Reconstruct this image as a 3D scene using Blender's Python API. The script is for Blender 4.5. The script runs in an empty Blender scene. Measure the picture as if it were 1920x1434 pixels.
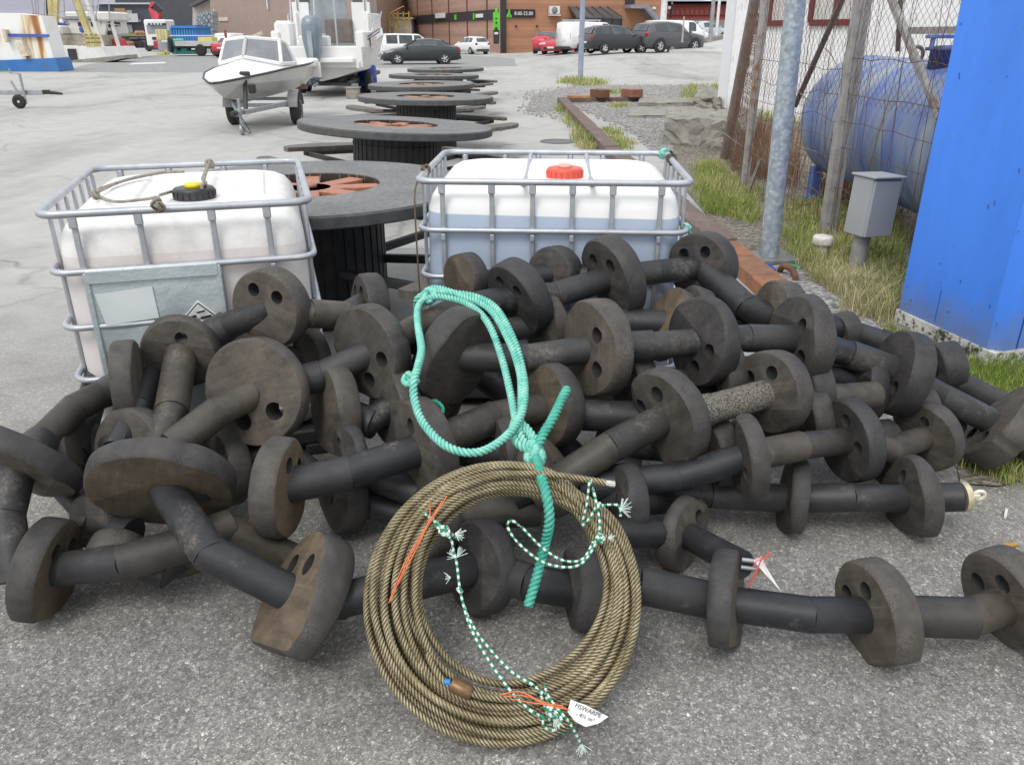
import bpy, bmesh, math, random
import numpy as np
from mathutils import Vector, Matrix
from mathutils.geometry import delaunay_2d_cdt
R = math.radians
rng = random.Random(7)
scn = bpy.context.scene
col = scn.collection

# ------------------------------------------------------------------ camera geometry (surveying helpers)
F, CAMH, YH = 1500.0, 1.7, 60.0
TILT = math.atan((717 - YH) / F)
ct, st = math.cos(TILT), math.sin(TILT)

def ray(px, py):
    u = (px - 960) / F; v = (717 - py) / F
    return Vector((u, ct + v * st, v * ct - st))

def atz(px, py, z=0.0):
    d = ray(px, py); t = (z - CAMH) / d.z
    return Vector((d.x * t, d.y * t, z))

def aty(px, py, Y):
    d = ray(px, py); t = Y / d.y
    return Vector((d.x * t, Y, CAMH + d.z * t))

def depth(p):
    return p.y * ct + (CAMH - p.z) * st

# ------------------------------------------------------------------ mesh builder
class MB:
    def __init__(self):
        self.v = []; self.f = []; self.mi = []; self.sm = []; self.s = []; self.has_s = False

    def add(self, verts, faces, mi=0, smooth=False, s=None):
        o = len(self.v)
        self.v.extend([tuple(p) for p in verts])
        if s is None: self.s.extend([0.0] * len(verts))
        else: self.s.extend(s); self.has_s = True
        for f in faces:
            self.f.append(tuple(i + o for i in f)); self.mi.append(mi); self.sm.append(smooth)
        return self

    def box(self, c, sz, rz=0.0, mi=0, M=None, bev=0.0):
        x, y, z = sz[0] / 2, sz[1] / 2, sz[2] / 2
        b = min(bev, x * .9, y * .9, z * .9)
        if M is None: M = Matrix.Translation(Vector(c)) @ Matrix.Rotation(rz, 4, 'Z')
        if b <= 0:
            vs = [(-x, -y, -z), (x, -y, -z), (x, y, -z), (-x, y, -z), (-x, -y, z), (x, -y, z), (x, y, z), (-x, y, z)]
            fs = [(0, 3, 2, 1), (4, 5, 6, 7), (0, 1, 5, 4), (1, 2, 6, 5), (2, 3, 7, 6), (3, 0, 4, 7)]
        else:
            vs = []; idx = {}
            for sx in (-1, 1):
                for sy in (-1, 1):
                    for szz in (-1, 1):
                        for k in range(3):
                            p = [sx * (x - b), sy * (y - b), szz * (z - b)]
                            p[k] = (sx * x, sy * y, szz * z)[k]
                            idx[(sx, sy, szz, k)] = len(vs); vs.append(tuple(p))
            fs = []
            for k in range(3):
                a, c2 = [(1, 2), (2, 0), (0, 1)][k]
                for sg in (-1, 1):
                    q = []
                    for (p1, p2) in ((-1, -1), (1, -1), (1, 1), (-1, 1)):
                        t = [0, 0, 0]; t[k] = sg; t[a] = p1; t[c2] = p2
                        q.append(idx[(t[0], t[1], t[2], k)])
                    fs.append(tuple(q if sg > 0 else q[::-1]))
            for k in range(3):      # edge chamfers along axis k
                a, c2 = [(1, 2), (2, 0), (0, 1)][k]
                for p1 in (-1, 1):
                    for p2 in (-1, 1):
                        t0 = [0, 0, 0]; t1 = [0, 0, 0]
                        t0[k] = -1; t1[k] = 1
                        for t in (t0, t1): t[a] = p1; t[c2] = p2
                        q = [idx[(*t0, a)], idx[(*t1, a)], idx[(*t1, c2)], idx[(*t0, c2)]]
                        if p1 * p2 > 0: q = q[::-1]
                        fs.append(tuple(q))
            for sx in (-1, 1):
                for sy in (-1, 1):
                    for szz in (-1, 1):
                        q = [idx[(sx, sy, szz, k)] for k in range(3)]
                        if sx * sy * szz < 0: q = q[::-1]
                        fs.append(tuple(q))
        return self.add([M @ Vector(p) for p in vs], fs, mi)

    def bar(self, a, b, w, h, mi=0, up=(0, 0, 1), bev=0.0):
        a = Vector(a); b = Vector(b); d = b - a; L = d.length
        if L < 1e-6: return self
        zx = d / L; u = Vector(up)
        if abs(zx.dot(u)) > .98: u = Vector((1, 0, 0))
        yy = u.cross(zx).normalized(); zz = zx.cross(yy)
        M = Matrix(((zx.x, yy.x, zz.x, 0), (zx.y, yy.y, zz.y, 0), (zx.z, yy.z, zz.z, 0), (0, 0, 0, 1)))
        M = Matrix.Translation((a + b) / 2) @ M
        return self.box((0, 0, 0), (L, w, h), M=M, mi=mi, bev=bev)

    def tube(self, pts, r, n=8, mi=0, closed=False, cap=True, lobes=0, lobe_d=0.16, lay=0.1, smooth=True, rfun=None, groove=False):
        P = np.array([tuple(p) for p in pts], dtype=float); m = len(P)
        if closed:
            Tn = np.roll(P, -1, 0) - np.roll(P, 1, 0)
        else:
            Tn = np.gradient(P, axis=0)
        Tn /= np.linalg.norm(Tn, axis=1)[:, None] + 1e-12
        seg = np.linalg.norm(np.diff(P, axis=0), axis=1)
        S = np.concatenate([[0], np.cumsum(seg)])
        t0 = Tn[0]; up = np.array([0, 0, 1.0]) if abs(t0[2]) < .9 else np.array([1.0, 0, 0])
        U = np.zeros_like(P); u = np.cross(up, t0); u /= np.linalg.norm(u); U[0] = u
        for i in range(1, m):
            u = U[i - 1] - Tn[i] * np.dot(U[i - 1], Tn[i]); u /= np.linalg.norm(u) + 1e-12; U[i] = u
        V = np.cross(Tn, U)
        th = np.linspace(0, 2 * math.pi, n, endpoint=False)
        rr = np.full((m, n), float(r))
        if rfun is not None: rr *= np.array([rfun(x) for x in S / max(S[-1], 1e-9)])[:, None]
        ang = np.tile(th, (m, 1))
        if lobes:
            tw = 2 * math.pi * S / lay
            rr *= 1 - lobe_d * (1 - np.abs(np.cos(lobes * (th[None, :]) / 2.0))) * 1.0
            ang = th[None, :] + tw[:, None] / 1.0
        vs = P[:, None, :] + rr[..., None] * (np.cos(ang)[..., None] * U[:, None, :] + np.sin(ang)[..., None] * V[:, None, :])
        vs = vs.reshape(-1, 3)
        fs = []
        rings = m if closed else m - 1
        for i in range(rings):
            a = i * n; b = ((i + 1) % m) * n
            for j in range(n):
                k = (j + 1) % n
                fs.append((a + j, a + k, b + k, b + j))
        if cap and not closed:
            self.add(vs[:n].tolist(), [tuple(range(n - 1, -1, -1))], mi, False)
            self.add(vs[-n:].tolist(), [tuple(range(n))], mi, False)
        sv = np.repeat(S, n)
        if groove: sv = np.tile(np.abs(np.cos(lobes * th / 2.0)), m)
        self.add(vs.tolist(), fs, mi, smooth, s=sv.tolist())
        return self

    def lathe(self, prof, n=24, M=None, mi=0, smooth=True, cap=True, arc=2 * math.pi):
        M = M or Matrix(); vs = []; fs = []; m = len(prof)
        full = abs(arc - 2 * math.pi) < 1e-6
        cols_ = n if full else n + 1
        for (r, z) in prof:
            for j in range(cols_):
                a = arc * j / n
                vs.append(M @ Vector((r * math.cos(a), r * math.sin(a), z)))
        for i in range(m - 1):
            for j in range(n):
                k = (j + 1) % cols_
                fs.append((i * cols_ + j, i * cols_ + k, (i + 1) * cols_ + k, (i + 1) * cols_ + j))
        if cap and full:
            fs.append(tuple(range(n - 1, -1, -1))); fs.append(tuple((m - 1) * n + j for j in range(n)))
        return self.add(vs, fs, mi, smooth)

    def prism(self, poly, d0, d1, M=None, mi=0):
        """polygon in local XY extruded along local Z from d0 to d1"""
        M = M or Matrix(); n = len(poly)
        vs = [M @ Vector((p[0], p[1], d0)) for p in poly] + [M @ Vector((p[0], p[1], d1)) for p in poly]
        fs = [tuple(range(n - 1, -1, -1)), tuple(range(n, 2 * n))]
        for i in range(n):
            k = (i + 1) % n; fs.append((i, k, n + k, n + i))
        return self.add(vs, fs, mi)

    def build(self, name, mats, parent=None, world=False, M=None, fixn=False):
        off = Vector((0, 0, 0))
        if world and parent is not None:
            off = parent.matrix_basis.translation.copy()
            if parent.parent: off += parent.parent.matrix_basis.translation
        me = bpy.data.meshes.new(name)
        vs = self.v if off.length == 0 else [(p[0] - off.x, p[1] - off.y, p[2] - off.z) for p in self.v]
        me.from_pydata(vs, [], self.f)
        if not isinstance(mats, (list, tuple)): mats = [mats]
        for m in mats: me.materials.append(m)
        me.polygons.foreach_set('material_index', self.mi)
        me.polygons.foreach_set('use_smooth', self.sm)
        if self.has_s:
            at = me.attributes.new('len', 'FLOAT', 'POINT'); at.data.foreach_set('value', self.s)
        me.update()
        if fixn:
            bm = bmesh.new(); bm.from_mesh(me); bmesh.ops.recalc_face_normals(bm, faces=bm.faces); bm.to_mesh(me); bm.free()
        ob = bpy.data.objects.new(name, me); col.objects.link(ob)
        if parent is not None: ob.parent = parent
        if M is not None: ob.matrix_basis = M
        return ob

def tag(o, label=None, cat=None, group=None, kind=None):
    if label: o['label'] = label
    if cat: o['category'] = cat
    if group: o['group'] = group
    if kind: o['kind'] = kind
    return o

def thing(name, label, cat, loc=(0, 0, 0), rz=0.0, group=None):
    o = bpy.data.objects.new(name, None); col.objects.link(o)
    o.matrix_basis = Matrix.Translation(Vector(loc)) @ Matrix.Rotation(rz, 4, 'Z')
    o.empty_display_size = .1
    return tag(o, label, cat, group)

def copy_tree(o, parent=None):
    c = o.copy(); col.objects.link(c)
    if parent is not None: c.parent = parent
    for ch in [x for x in o.children]: copy_tree(ch, c)
    return c

def smooth_path(pts, step=0.012, closed=False):
    """Catmull-Rom through points, resampled"""
    P = [Vector(p) for p in pts]; out = []
    n = len(P)
    rngi = range(n) if closed else range(n - 1)
    for i in rngi:
        if closed: p0, p1, p2, p3 = P[i - 1], P[i], P[(i + 1) % n], P[(i + 2) % n]
        else: p0, p1, p2, p3 = P[max(i - 1, 0)], P[i], P[i + 1], P[min(i + 2, n - 1)]
        k = max(2, int((p2 - p1).length / step))
        for j in range(k):
            t = j / k
            out.append(0.5 * ((2 * p1) + (p2 - p0) * t + (2 * p0 - 5 * p1 + 4 * p2 - p3) * t * t + (3 * p1 - p0 - 3 * p2 + p3) * t ** 3))
    if not closed: out.append(P[-1])
    return out

# ------------------------------------------------------------------ materials
MATS = {}
def N(nt, t, **kw):
    n = nt.nodes.new(t)
    for k, v in kw.items():
        if k.startswith('i_'):
            key = k[2:].replace('_', ' ')
            n.inputs[key].default_value = v
        else: setattr(n, k, v)
    return n

def ramp(nt, fac, stops):
    r = nt.nodes.new('ShaderNodeValToRGB'); e = r.color_ramp.elements
    while len(e) > 1: e.remove(e[-1])
    e[0].position = stops[0][0]; e[0].color = stops[0][1]
    for p, c in stops[1:]:
        x = e.new(p); x.color = c
    nt.links.new(fac, r.inputs[0]); return r.outputs[0]

def c4(c, k=1.0): return (c[0] * k, c[1] * k, c[2] * k, 1)
def g4(v): return (v, v, v, 1)

def mix(nt, fac, a, b, mode='MIX'):
    m = nt.nodes.new('ShaderNodeMix'); m.data_type = 'RGBA'; m.blend_type = mode
    for s, v in ((0, fac), (6, a), (7, b)):
        if hasattr(v, 'is_output'): nt.links.new(v, m.inputs[s])
        else: m.inputs[s].default_value = v
    return m.outputs[2]

def newmat(name):
    m = bpy.data.materials.new(name); m.use_nodes = True
    nt = m.node_tree; b = nt.nodes['Principled BSDF']
    MATS[name] = m
    return m, nt, b

def noise(nt, scale, detail=5, rough=.6, coord='Object', stretch=None):
    tc = nt.nodes.new('ShaderNodeTexCoord'); src = tc.outputs[coord]
    if stretch:
        mp = nt.nodes.new('ShaderNodeMapping'); mp.inputs['Scale'].default_value = stretch
        nt.links.new(src, mp.inputs[0]); src = mp.outputs[0]
    n = nt.nodes.new('ShaderNodeTexNoise'); n.inputs['Scale'].default_value = scale
    n.inputs['Detail'].default_value = detail; n.inputs['Roughness'].default_value = rough
    nt.links.new(src, n.inputs['Vector']); return n.outputs['Fac']

def bump(nt, b, h, strength=.3, dist=.01):
    bp = nt.nodes.new('ShaderNodeBump'); bp.inputs['Strength'].default_value = strength; bp.inputs['Distance'].default_value = dist
    nt.links.new(h, bp.inputs['Height']); nt.links.new(bp.outputs[0], b.inputs['Normal']); return bp

def paint(name, c, c2=None, scale=4., lo=.42, hi=.62, rough=.55, metal=0., bmp=0., bscale=60., rnd=0., stretch=None, spec=.5, detail=6,
          rust=None, rscale=3., rlo=.6, rhi=.7, rstretch=None, bdist=.01):
    m, nt, b = newmat(name)
    out = None
    c2 = c2 or (c[0] * .75, c[1] * .75, c[2] * .75)
    f = noise(nt, scale, detail, .65, stretch=stretch)
    out = ramp(nt, f, [(lo, c4(c)), (hi, c4(c2))])
    if rust:
        f2 = noise(nt, rscale, 8, .7, stretch=rstretch)
        k = ramp(nt, f2, [(rlo, g4(0)), (rhi, g4(1))])
        out = mix(nt, k, out, c4(rust))
    if rnd:
        oi = nt.nodes.new('ShaderNodeObjectInfo')
        k = ramp(nt, oi.outputs['Random'], [(0, g4(1 - rnd)), (1, g4(1.0))])
        out = mix(nt, 1.0, out, k, 'MULTIPLY')
    nt.links.new(out, b.inputs['Base Color'])
    b.inputs['Roughness'].default_value = rough; b.inputs['Metallic'].default_value = metal
    b.inputs['Specular IOR Level'].default_value = spec
    if bmp: bump(nt, b, noise(nt, bscale, 6, .7, stretch=stretch), bmp, bdist)
    return m

# ---- world, sun, camera
w = bpy.data.worlds.new('World'); scn.world = w; w.use_nodes = True
nt = w.node_tree; bg = nt.nodes['Background']
sky = nt.nodes.new('ShaderNodeTexSky'); sky.sky_type = 'NISHITA'; sky.sun_disc = False
SUN_EL, SUN_AZ = 52, 205          # azimuth measured clockwise from +Y: behind and a little left of the camera
sky.sun_elevation = R(SUN_EL); sky.sun_rotation = R(SUN_AZ); sky.air_density = 1.0; sky.dust_density = 0.0; sky.ozone_density = 1.0
hs = nt.nodes.new('ShaderNodeHueSaturation'); hs.inputs['Saturation'].default_value = .14
nt.links.new(sky.outputs[0], hs.inputs['Color'])
cl = nt.nodes.new('ShaderNodeMix'); cl.data_type = 'RGBA'; cl.inputs[0].default_value = .6; cl.inputs[7].default_value = (5.9, 6.1, 6.4, 1)   # even cloud layer over the clear sky
ctc = nt.nodes.new('ShaderNodeTexCoord'); csp = nt.nodes.new('ShaderNodeSeparateXYZ'); nt.links.new(ctc.outputs['Generated'], csp.inputs[0])
cmr = nt.nodes.new('ShaderNodeMapRange'); cmr.inputs['From Max'].default_value = 1; cmr.inputs['To Min'].default_value = .62; cmr.inputs['To Max'].default_value = 1.75; nt.links.new(csp.outputs['Z'], cmr.inputs['Value'])
cvm = nt.nodes.new('ShaderNodeVectorMath'); cvm.operation = 'SCALE'; cvm.inputs[0].default_value = (5.9, 6.1, 6.4); nt.links.new(cmr.outputs[0], cvm.inputs['Scale']); nt.links.new(cvm.outputs[0], cl.inputs[7])   # overcast: brighter overhead than at the horizon
nt.links.new(hs.outputs[0], cl.inputs[6]); nt.links.new(cl.outputs[2], bg.inputs['Color'])
bg.inputs['Strength'].default_value = .13
sl = bpy.data.lights.new('Sun', 'SUN'); sl.energy = 1.1; sl.angle = R(22); sl.color = (1, .965, .91)
so = bpy.data.objects.new('Sun', sl); col.objects.link(so)
sdir = Vector((math.sin(R(SUN_AZ)) * math.cos(R(SUN_EL)), math.cos(R(SUN_AZ)) * math.cos(R(SUN_EL)), math.sin(R(SUN_EL))))
so.rotation_euler = sdir.to_track_quat('Z', 'Y').to_euler()
cam = bpy.data.cameras.new('Camera'); cam.sensor_width = 36; cam.lens = 36 * F / 1920; cam.clip_end = 5000; cam.clip_start = .05
co = bpy.data.objects.new('Camera', cam); col.objects.link(co); scn.camera = co
co.location = (0, 0, CAMH); co.rotation_euler = (math.pi / 2 - TILT, 0, 0)
vs_ = scn.view_settings; vs_.view_transform = 'Standard'; vs_.look = 'None'; vs_.gamma = 1; vs_.exposure = 0.55
scn.cycles.max_bounces = 6

# ---- ground materials
def ground_mat():
    m, nt, b = newmat('worn_yard')
    tc = nt.nodes.new('ShaderNodeTexCoord')
    sep = nt.nodes.new('ShaderNodeSeparateXYZ'); nt.links.new(tc.outputs['Object'], sep.inputs[0])
    big = noise(nt, .55, 5, .6); mid = noise(nt, 2.6, 6, .65); fine = noise(nt, 190, 3, .7)
    # distance mask: coarse worn asphalt near the pile, smooth pale concrete further; camera brightening of distance painted in too
    ma = nt.nodes.new('ShaderNodeMath'); ma.operation = 'MULTIPLY_ADD'; ma.inputs[1].default_value = 2.6; nt.links.new(big, ma.inputs[0]); nt.links.new(sep.outputs['Y'], ma.inputs[2])
    mr = nt.nodes.new('ShaderNodeMapRange'); mr.inputs['From Min'].default_value = 3.3; mr.inputs['From Max'].default_value = 7.5
    nt.links.new(ma.outputs[0], mr.inputs['Value']); far = mr.outputs[0]
    vo = nt.nodes.new('ShaderNodeTexVoronoi'); vo.inputs['Scale'].default_value = 240; nt.links.new(tc.outputs['Object'], vo.inputs['Vector'])
    sepc = nt.nodes.new('ShaderNodeSeparateColor'); nt.links.new(vo.outputs['Color'], sepc.inputs[0])
    agg = ramp(nt, sepc.outputs[0], [(0, c4((.16, .155, .146))), (.4, c4((.222, .216, .205))), (.8, c4((.268, .261, .248))), (.94, c4((.35, .342, .325))), (1, c4((.56, .545, .52)))])
    vo2 = nt.nodes.new('ShaderNodeTexVoronoi'); vo2.inputs['Scale'].default_value = 95; nt.links.new(tc.outputs['Object'], vo2.inputs['Vector'])
    sep2 = nt.nodes.new('ShaderNodeSeparateColor'); nt.links.new(vo2.outputs['Color'], sep2.inputs[0])
    agg2 = ramp(nt, sep2.outputs[1], [(0, g4(.72)), (.6, g4(1)), (.9, g4(1.12)), (1, g4(1.7))])
    near = mix(nt, 1, agg, agg2, 'MULTIPLY')
    stain = ramp(nt, mid, [(.3, g4(.66)), (.5, g4(1)), (.7, g4(1.15))])
    near = mix(nt, 1, near, stain, 'MULTIPLY')
    warm = ramp(nt, big, [(.35, c4((1, .97, .93))), (.6, c4((1, 1, 1)))])
    near = mix(nt, 1, near, warm, 'MULTIPLY')
    conc = ramp(nt, mid, [(.25, c4((.37, .362, .34))), (.5, c4((.43, .422, .40))), (.75, c4((.465, .457, .44)))])
    grain = ramp(nt, fine, [(.3, g4(.88)), (.7, g4(1.1))])
    conc = mix(nt, 1, conc, grain, 'MULTIPLY')
    streak = noise(nt, .35, 7, .7, stretch=(1, .25, 1))
    conc = mix(nt, 1, conc, ramp(nt, streak, [(.36, g4(.78)), (.5, g4(1)), (.68, g4(1.05))]), 'MULTIPLY')
    # old stains, tyre tracks and hairline cracks in the concrete
    st1 = noise(nt, .22, 8, .7); conc = mix(nt, 1, conc, ramp(nt, st1, [(.34, g4(.74)), (.46, g4(.97)), (.6, g4(1))]), 'MULTIPLY')
    st2 = noise(nt, .9, 9, .75); conc = mix(nt, 1, conc, ramp(nt, st2, [(.30, g4(.62)), (.36, g4(.97)), (.5, g4(1))]), 'MULTIPLY')
    ve = nt.nodes.new('ShaderNodeTexVoronoi'); ve.feature = 'DISTANCE_TO_EDGE'; ve.inputs['Scale'].default_value = .23
    wob = nt.nodes.new('ShaderNodeTexNoise'); wob.inputs['Scale'].default_value = .8; wob.inputs['Detail'].default_value = 6
    vm = nt.nodes.new('ShaderNodeVectorMath'); vm.operation = 'MULTIPLY_ADD'; vm.inputs[1].default_value = (1.6, 1.6, 0); nt.links.new(tc.outputs['Object'], wob.inputs['Vector']); nt.links.new(wob.outputs['Color'], vm.inputs[0]); nt.links.new(tc.outputs['Object'], vm.inputs[2]); nt.links.new(vm.outputs[0], ve.inputs['Vector'])
    crk = ramp(nt, ve.outputs['Distance'], [(.0, g4(.62)), (.004, g4(.72)), (.009, g4(1))])
    conc = mix(nt, ramp(nt, st1, [(.42, g4(1)), (.6, g4(0))]), conc, mix(nt, 1, conc, crk, 'MULTIPLY'))
    near = mix(nt, 1, near, ramp(nt, st2, [(.32, g4(.72)), (.42, g4(1))]), 'MULTIPLY')
    out = mix(nt, far, near, conc)
    nt.links.new(out, b.inputs['Base Color']); b.inputs['Roughness'].default_value = .85; b.inputs['Specular IOR Level'].default_value = .25
    hb = nt.nodes.new('ShaderNodeMath'); hb.operation = 'ADD'; nt.links.new(vo.outputs['Distance'], hb.inputs[0]); nt.links.new(fine, hb.inputs[1])
    bump(nt, b, hb.outputs[0], .35, .004)
    return m

ground = MB()
GX = [-900, -300, -100, -40, -15, -5, 0, 5, 15, 40, 100, 300, 900]; GY = [-30, -5, 0, 5, 15, 40, 100, 300, 900, 1800]
ss = lambda t: (lambda q: q * q * (3 - 2 * q))(max(0, min(1, t)))
def gz(x, y): return .5 * ss((y - 40) / 15) * ss(x / 7)     # the car park on the right lies half a metre higher
GX = [-900, -300, -100, -40, -15, -5, 0, 1, 2, 3, 4, 5, 6, 7, 10, 15, 40, 100, 300, 900]; GY = [-30, -5, 0, 5, 15, 30, 38, 40, 42, 44, 46, 48, 50, 52, 54, 56, 70, 100, 300, 900, 1800]
gv = [(x, y, gz(x, y)) for y in GY for x in GX]; nx = len(GX)
ground.add(gv, [(j * nx + i, j * nx + i + 1, (j + 1) * nx + i + 1, (j + 1) * nx + i) for j in range(len(GY) - 1) for i in range(nx - 1)])
tag(ground.build('ground', ground_mat()), kind='structure')

def flat_poly(name, pxs, z, m, kind='structure'):
    pts = [atz(x, y, 0) for x, y in pxs]; mb = MB()
    mb.add([(p.x, p.y, z) for p in pts], [tuple(range(len(pts)))])
    o = mb.build(name, m, fixn=True)
    if o.data.polygons[0].normal.z < 0: o.data.flip_normals()
    return tag(o, kind=kind)

asph = paint('patched_asphalt', (.30, .30, .295), (.22, .22, .215), 3, .35, .65, .9, bmp=.2, bscale=200)
lightc = paint('pale_concrete', (.50, .49, .46), (.42, .41, .39), 1.2, .35, .65, .9)
mark = paint('road_marking_white', (.7, .7, .68), (.5, .5, .48), 8, .4, .65, .8)
gravelm = None

# ---- rubber materials
def rubber(name, c, c2, rim=False, tube=False):
    m, nt, b = newmat(name)
    f = noise(nt, 9, 7, .7)
    out = ramp(nt, f, [(.32, c4(c2)), (.52, c4(c)), (.72, c4(c, 1.35))])
    oi = nt.nodes.new('ShaderNodeObjectInfo')
    out = mix(nt, 1, out, ramp(nt, oi.outputs['Random'], [(0, c4((.62, .64, .70))), (.5, c4((1, .98, .95))), (1, c4((1.45, 1.34, 1.2)))]), 'MULTIPLY')
    if rim:
        tc = nt.nodes.new('ShaderNodeTexCoord')
        vo = nt.nodes.new('ShaderNodeTexVoronoi'); vo.inputs['Scale'].default_value = 230; nt.links.new(tc.outputs['Object'], vo.inputs['Vector'])
        wet = noise(nt, 6, 3, .5)
        sp = ramp(nt, vo.outputs['Distance'], [(.0, g4(2.6)), (.35, g4(1.0)), (.8, g4(.55))])
        msk = ramp(nt, wet, [(.42, g4(0)), (.58, g4(1))])
        out = mix(nt, msk, out, mix(nt, 1, out, sp, 'MULTIPLY'))
        h = vo.outputs['Distance']
        hm = nt.nodes.new('ShaderNodeMath'); hm.operation = 'MULTIPLY'; nt.links.new(h, hm.inputs[0]); nt.links.new(msk, hm.inputs[1])
        bump(nt, b, hm.outputs[0], -.7, .004)
        b.inputs['Roughness'].default_value = .62
    elif tube:
        # scuffs and pale dried mud in patches
        f2 = noise(nt, 5, 8, .75); k = ramp(nt, f2, [(.55, g4(0)), (.70, g4(.7))])
        gr = noise(nt, 90, 3, .8); k2 = mix(nt, 1, k, ramp(nt, gr, [(.40, g4(.1)), (.6, g4(1))]), 'MULTIPLY')
        out = mix(nt, k2, out, c4((.22, .195, .16)))
        bump(nt, b, noise(nt, 60, 6, .7), .25, .004); b.inputs['Roughness'].default_value = .5
    else:
        # saw scratches across the cut face
        tc = nt.nodes.new('ShaderNodeTexCoord')
        sc1 = noise(nt, 60, 4, .6, stretch=(1, .05, 1)); sc2 = noise(nt, 22, 5, .65, stretch=(.06, 1, 1))
        out = mix(nt, 1, out, ramp(nt, sc1, [(.3, g4(.8)), (.5, g4(1)), (.66, g4(1.12)), (.72, g4(1.6))]), 'MULTIPLY')
        out = mix(nt, 1, out, ramp(nt, sc2, [(.3, g4(.86)), (.6, g4(1.08)), (.73, g4(1.5))]), 'MULTIPLY')
        f2 = noise(nt, 4, 8, .75); k = ramp(nt, f2, [(.55, g4(0)), (.72, g4(.6))])
        out = mix(nt, k, out, c4((.155, .13, .105)))
        bump(nt, b, noise(nt, 45, 7, .75), .3, .004); b.inputs['Roughness'].default_value = .66
    nt.links.new(out, b.inputs['Base Color']); b.inputs['Specular IOR Level'].default_value = .42
    return m
FACE = rubber('rubber_cut_face', (.068, .062, .055), (.036, .034, .032))
FACEB = rubber('rubber_brown_face', (.105, .083, .058), (.058, .048, .037))
RIM = rubber('rubber_rim', (.060, .057, .055), (.034, .033, .033), rim=True)
TUBE = rubber('rubber_tube', (.030, .031, .034), (.018, .019, .021), tube=True)
TUBEB = rubber('rubber_tube_muddy', (.055, .050, .043), (.028, .027, .025), tube=True)
HOLE = paint('hole_wall', (.03, .028, .026), (.02, .02, .02), rough=.8)
def texm():
    m, nt, b = newmat('rubber_tube_crazed')
    tc = nt.nodes.new('ShaderNodeTexCoord'); vo = nt.nodes.new('ShaderNodeTexVoronoi'); vo.inputs['Scale'].default_value = 170
    nt.links.new(tc.outputs['Object'], vo.inputs['Vector'])
    nt.links.new(ramp(nt, vo.outputs['Distance'], [(0, c4((.30, .27, .22))), (.4, c4((.16, .145, .12))), (.7, c4((.05, .046, .04)))]), b.inputs['Base Color'])
    bump(nt, b, vo.outputs['Distance'], -.6, .004); b.inputs['Roughness'].default_value = .8
    return m
TUBEX = texm()

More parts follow.
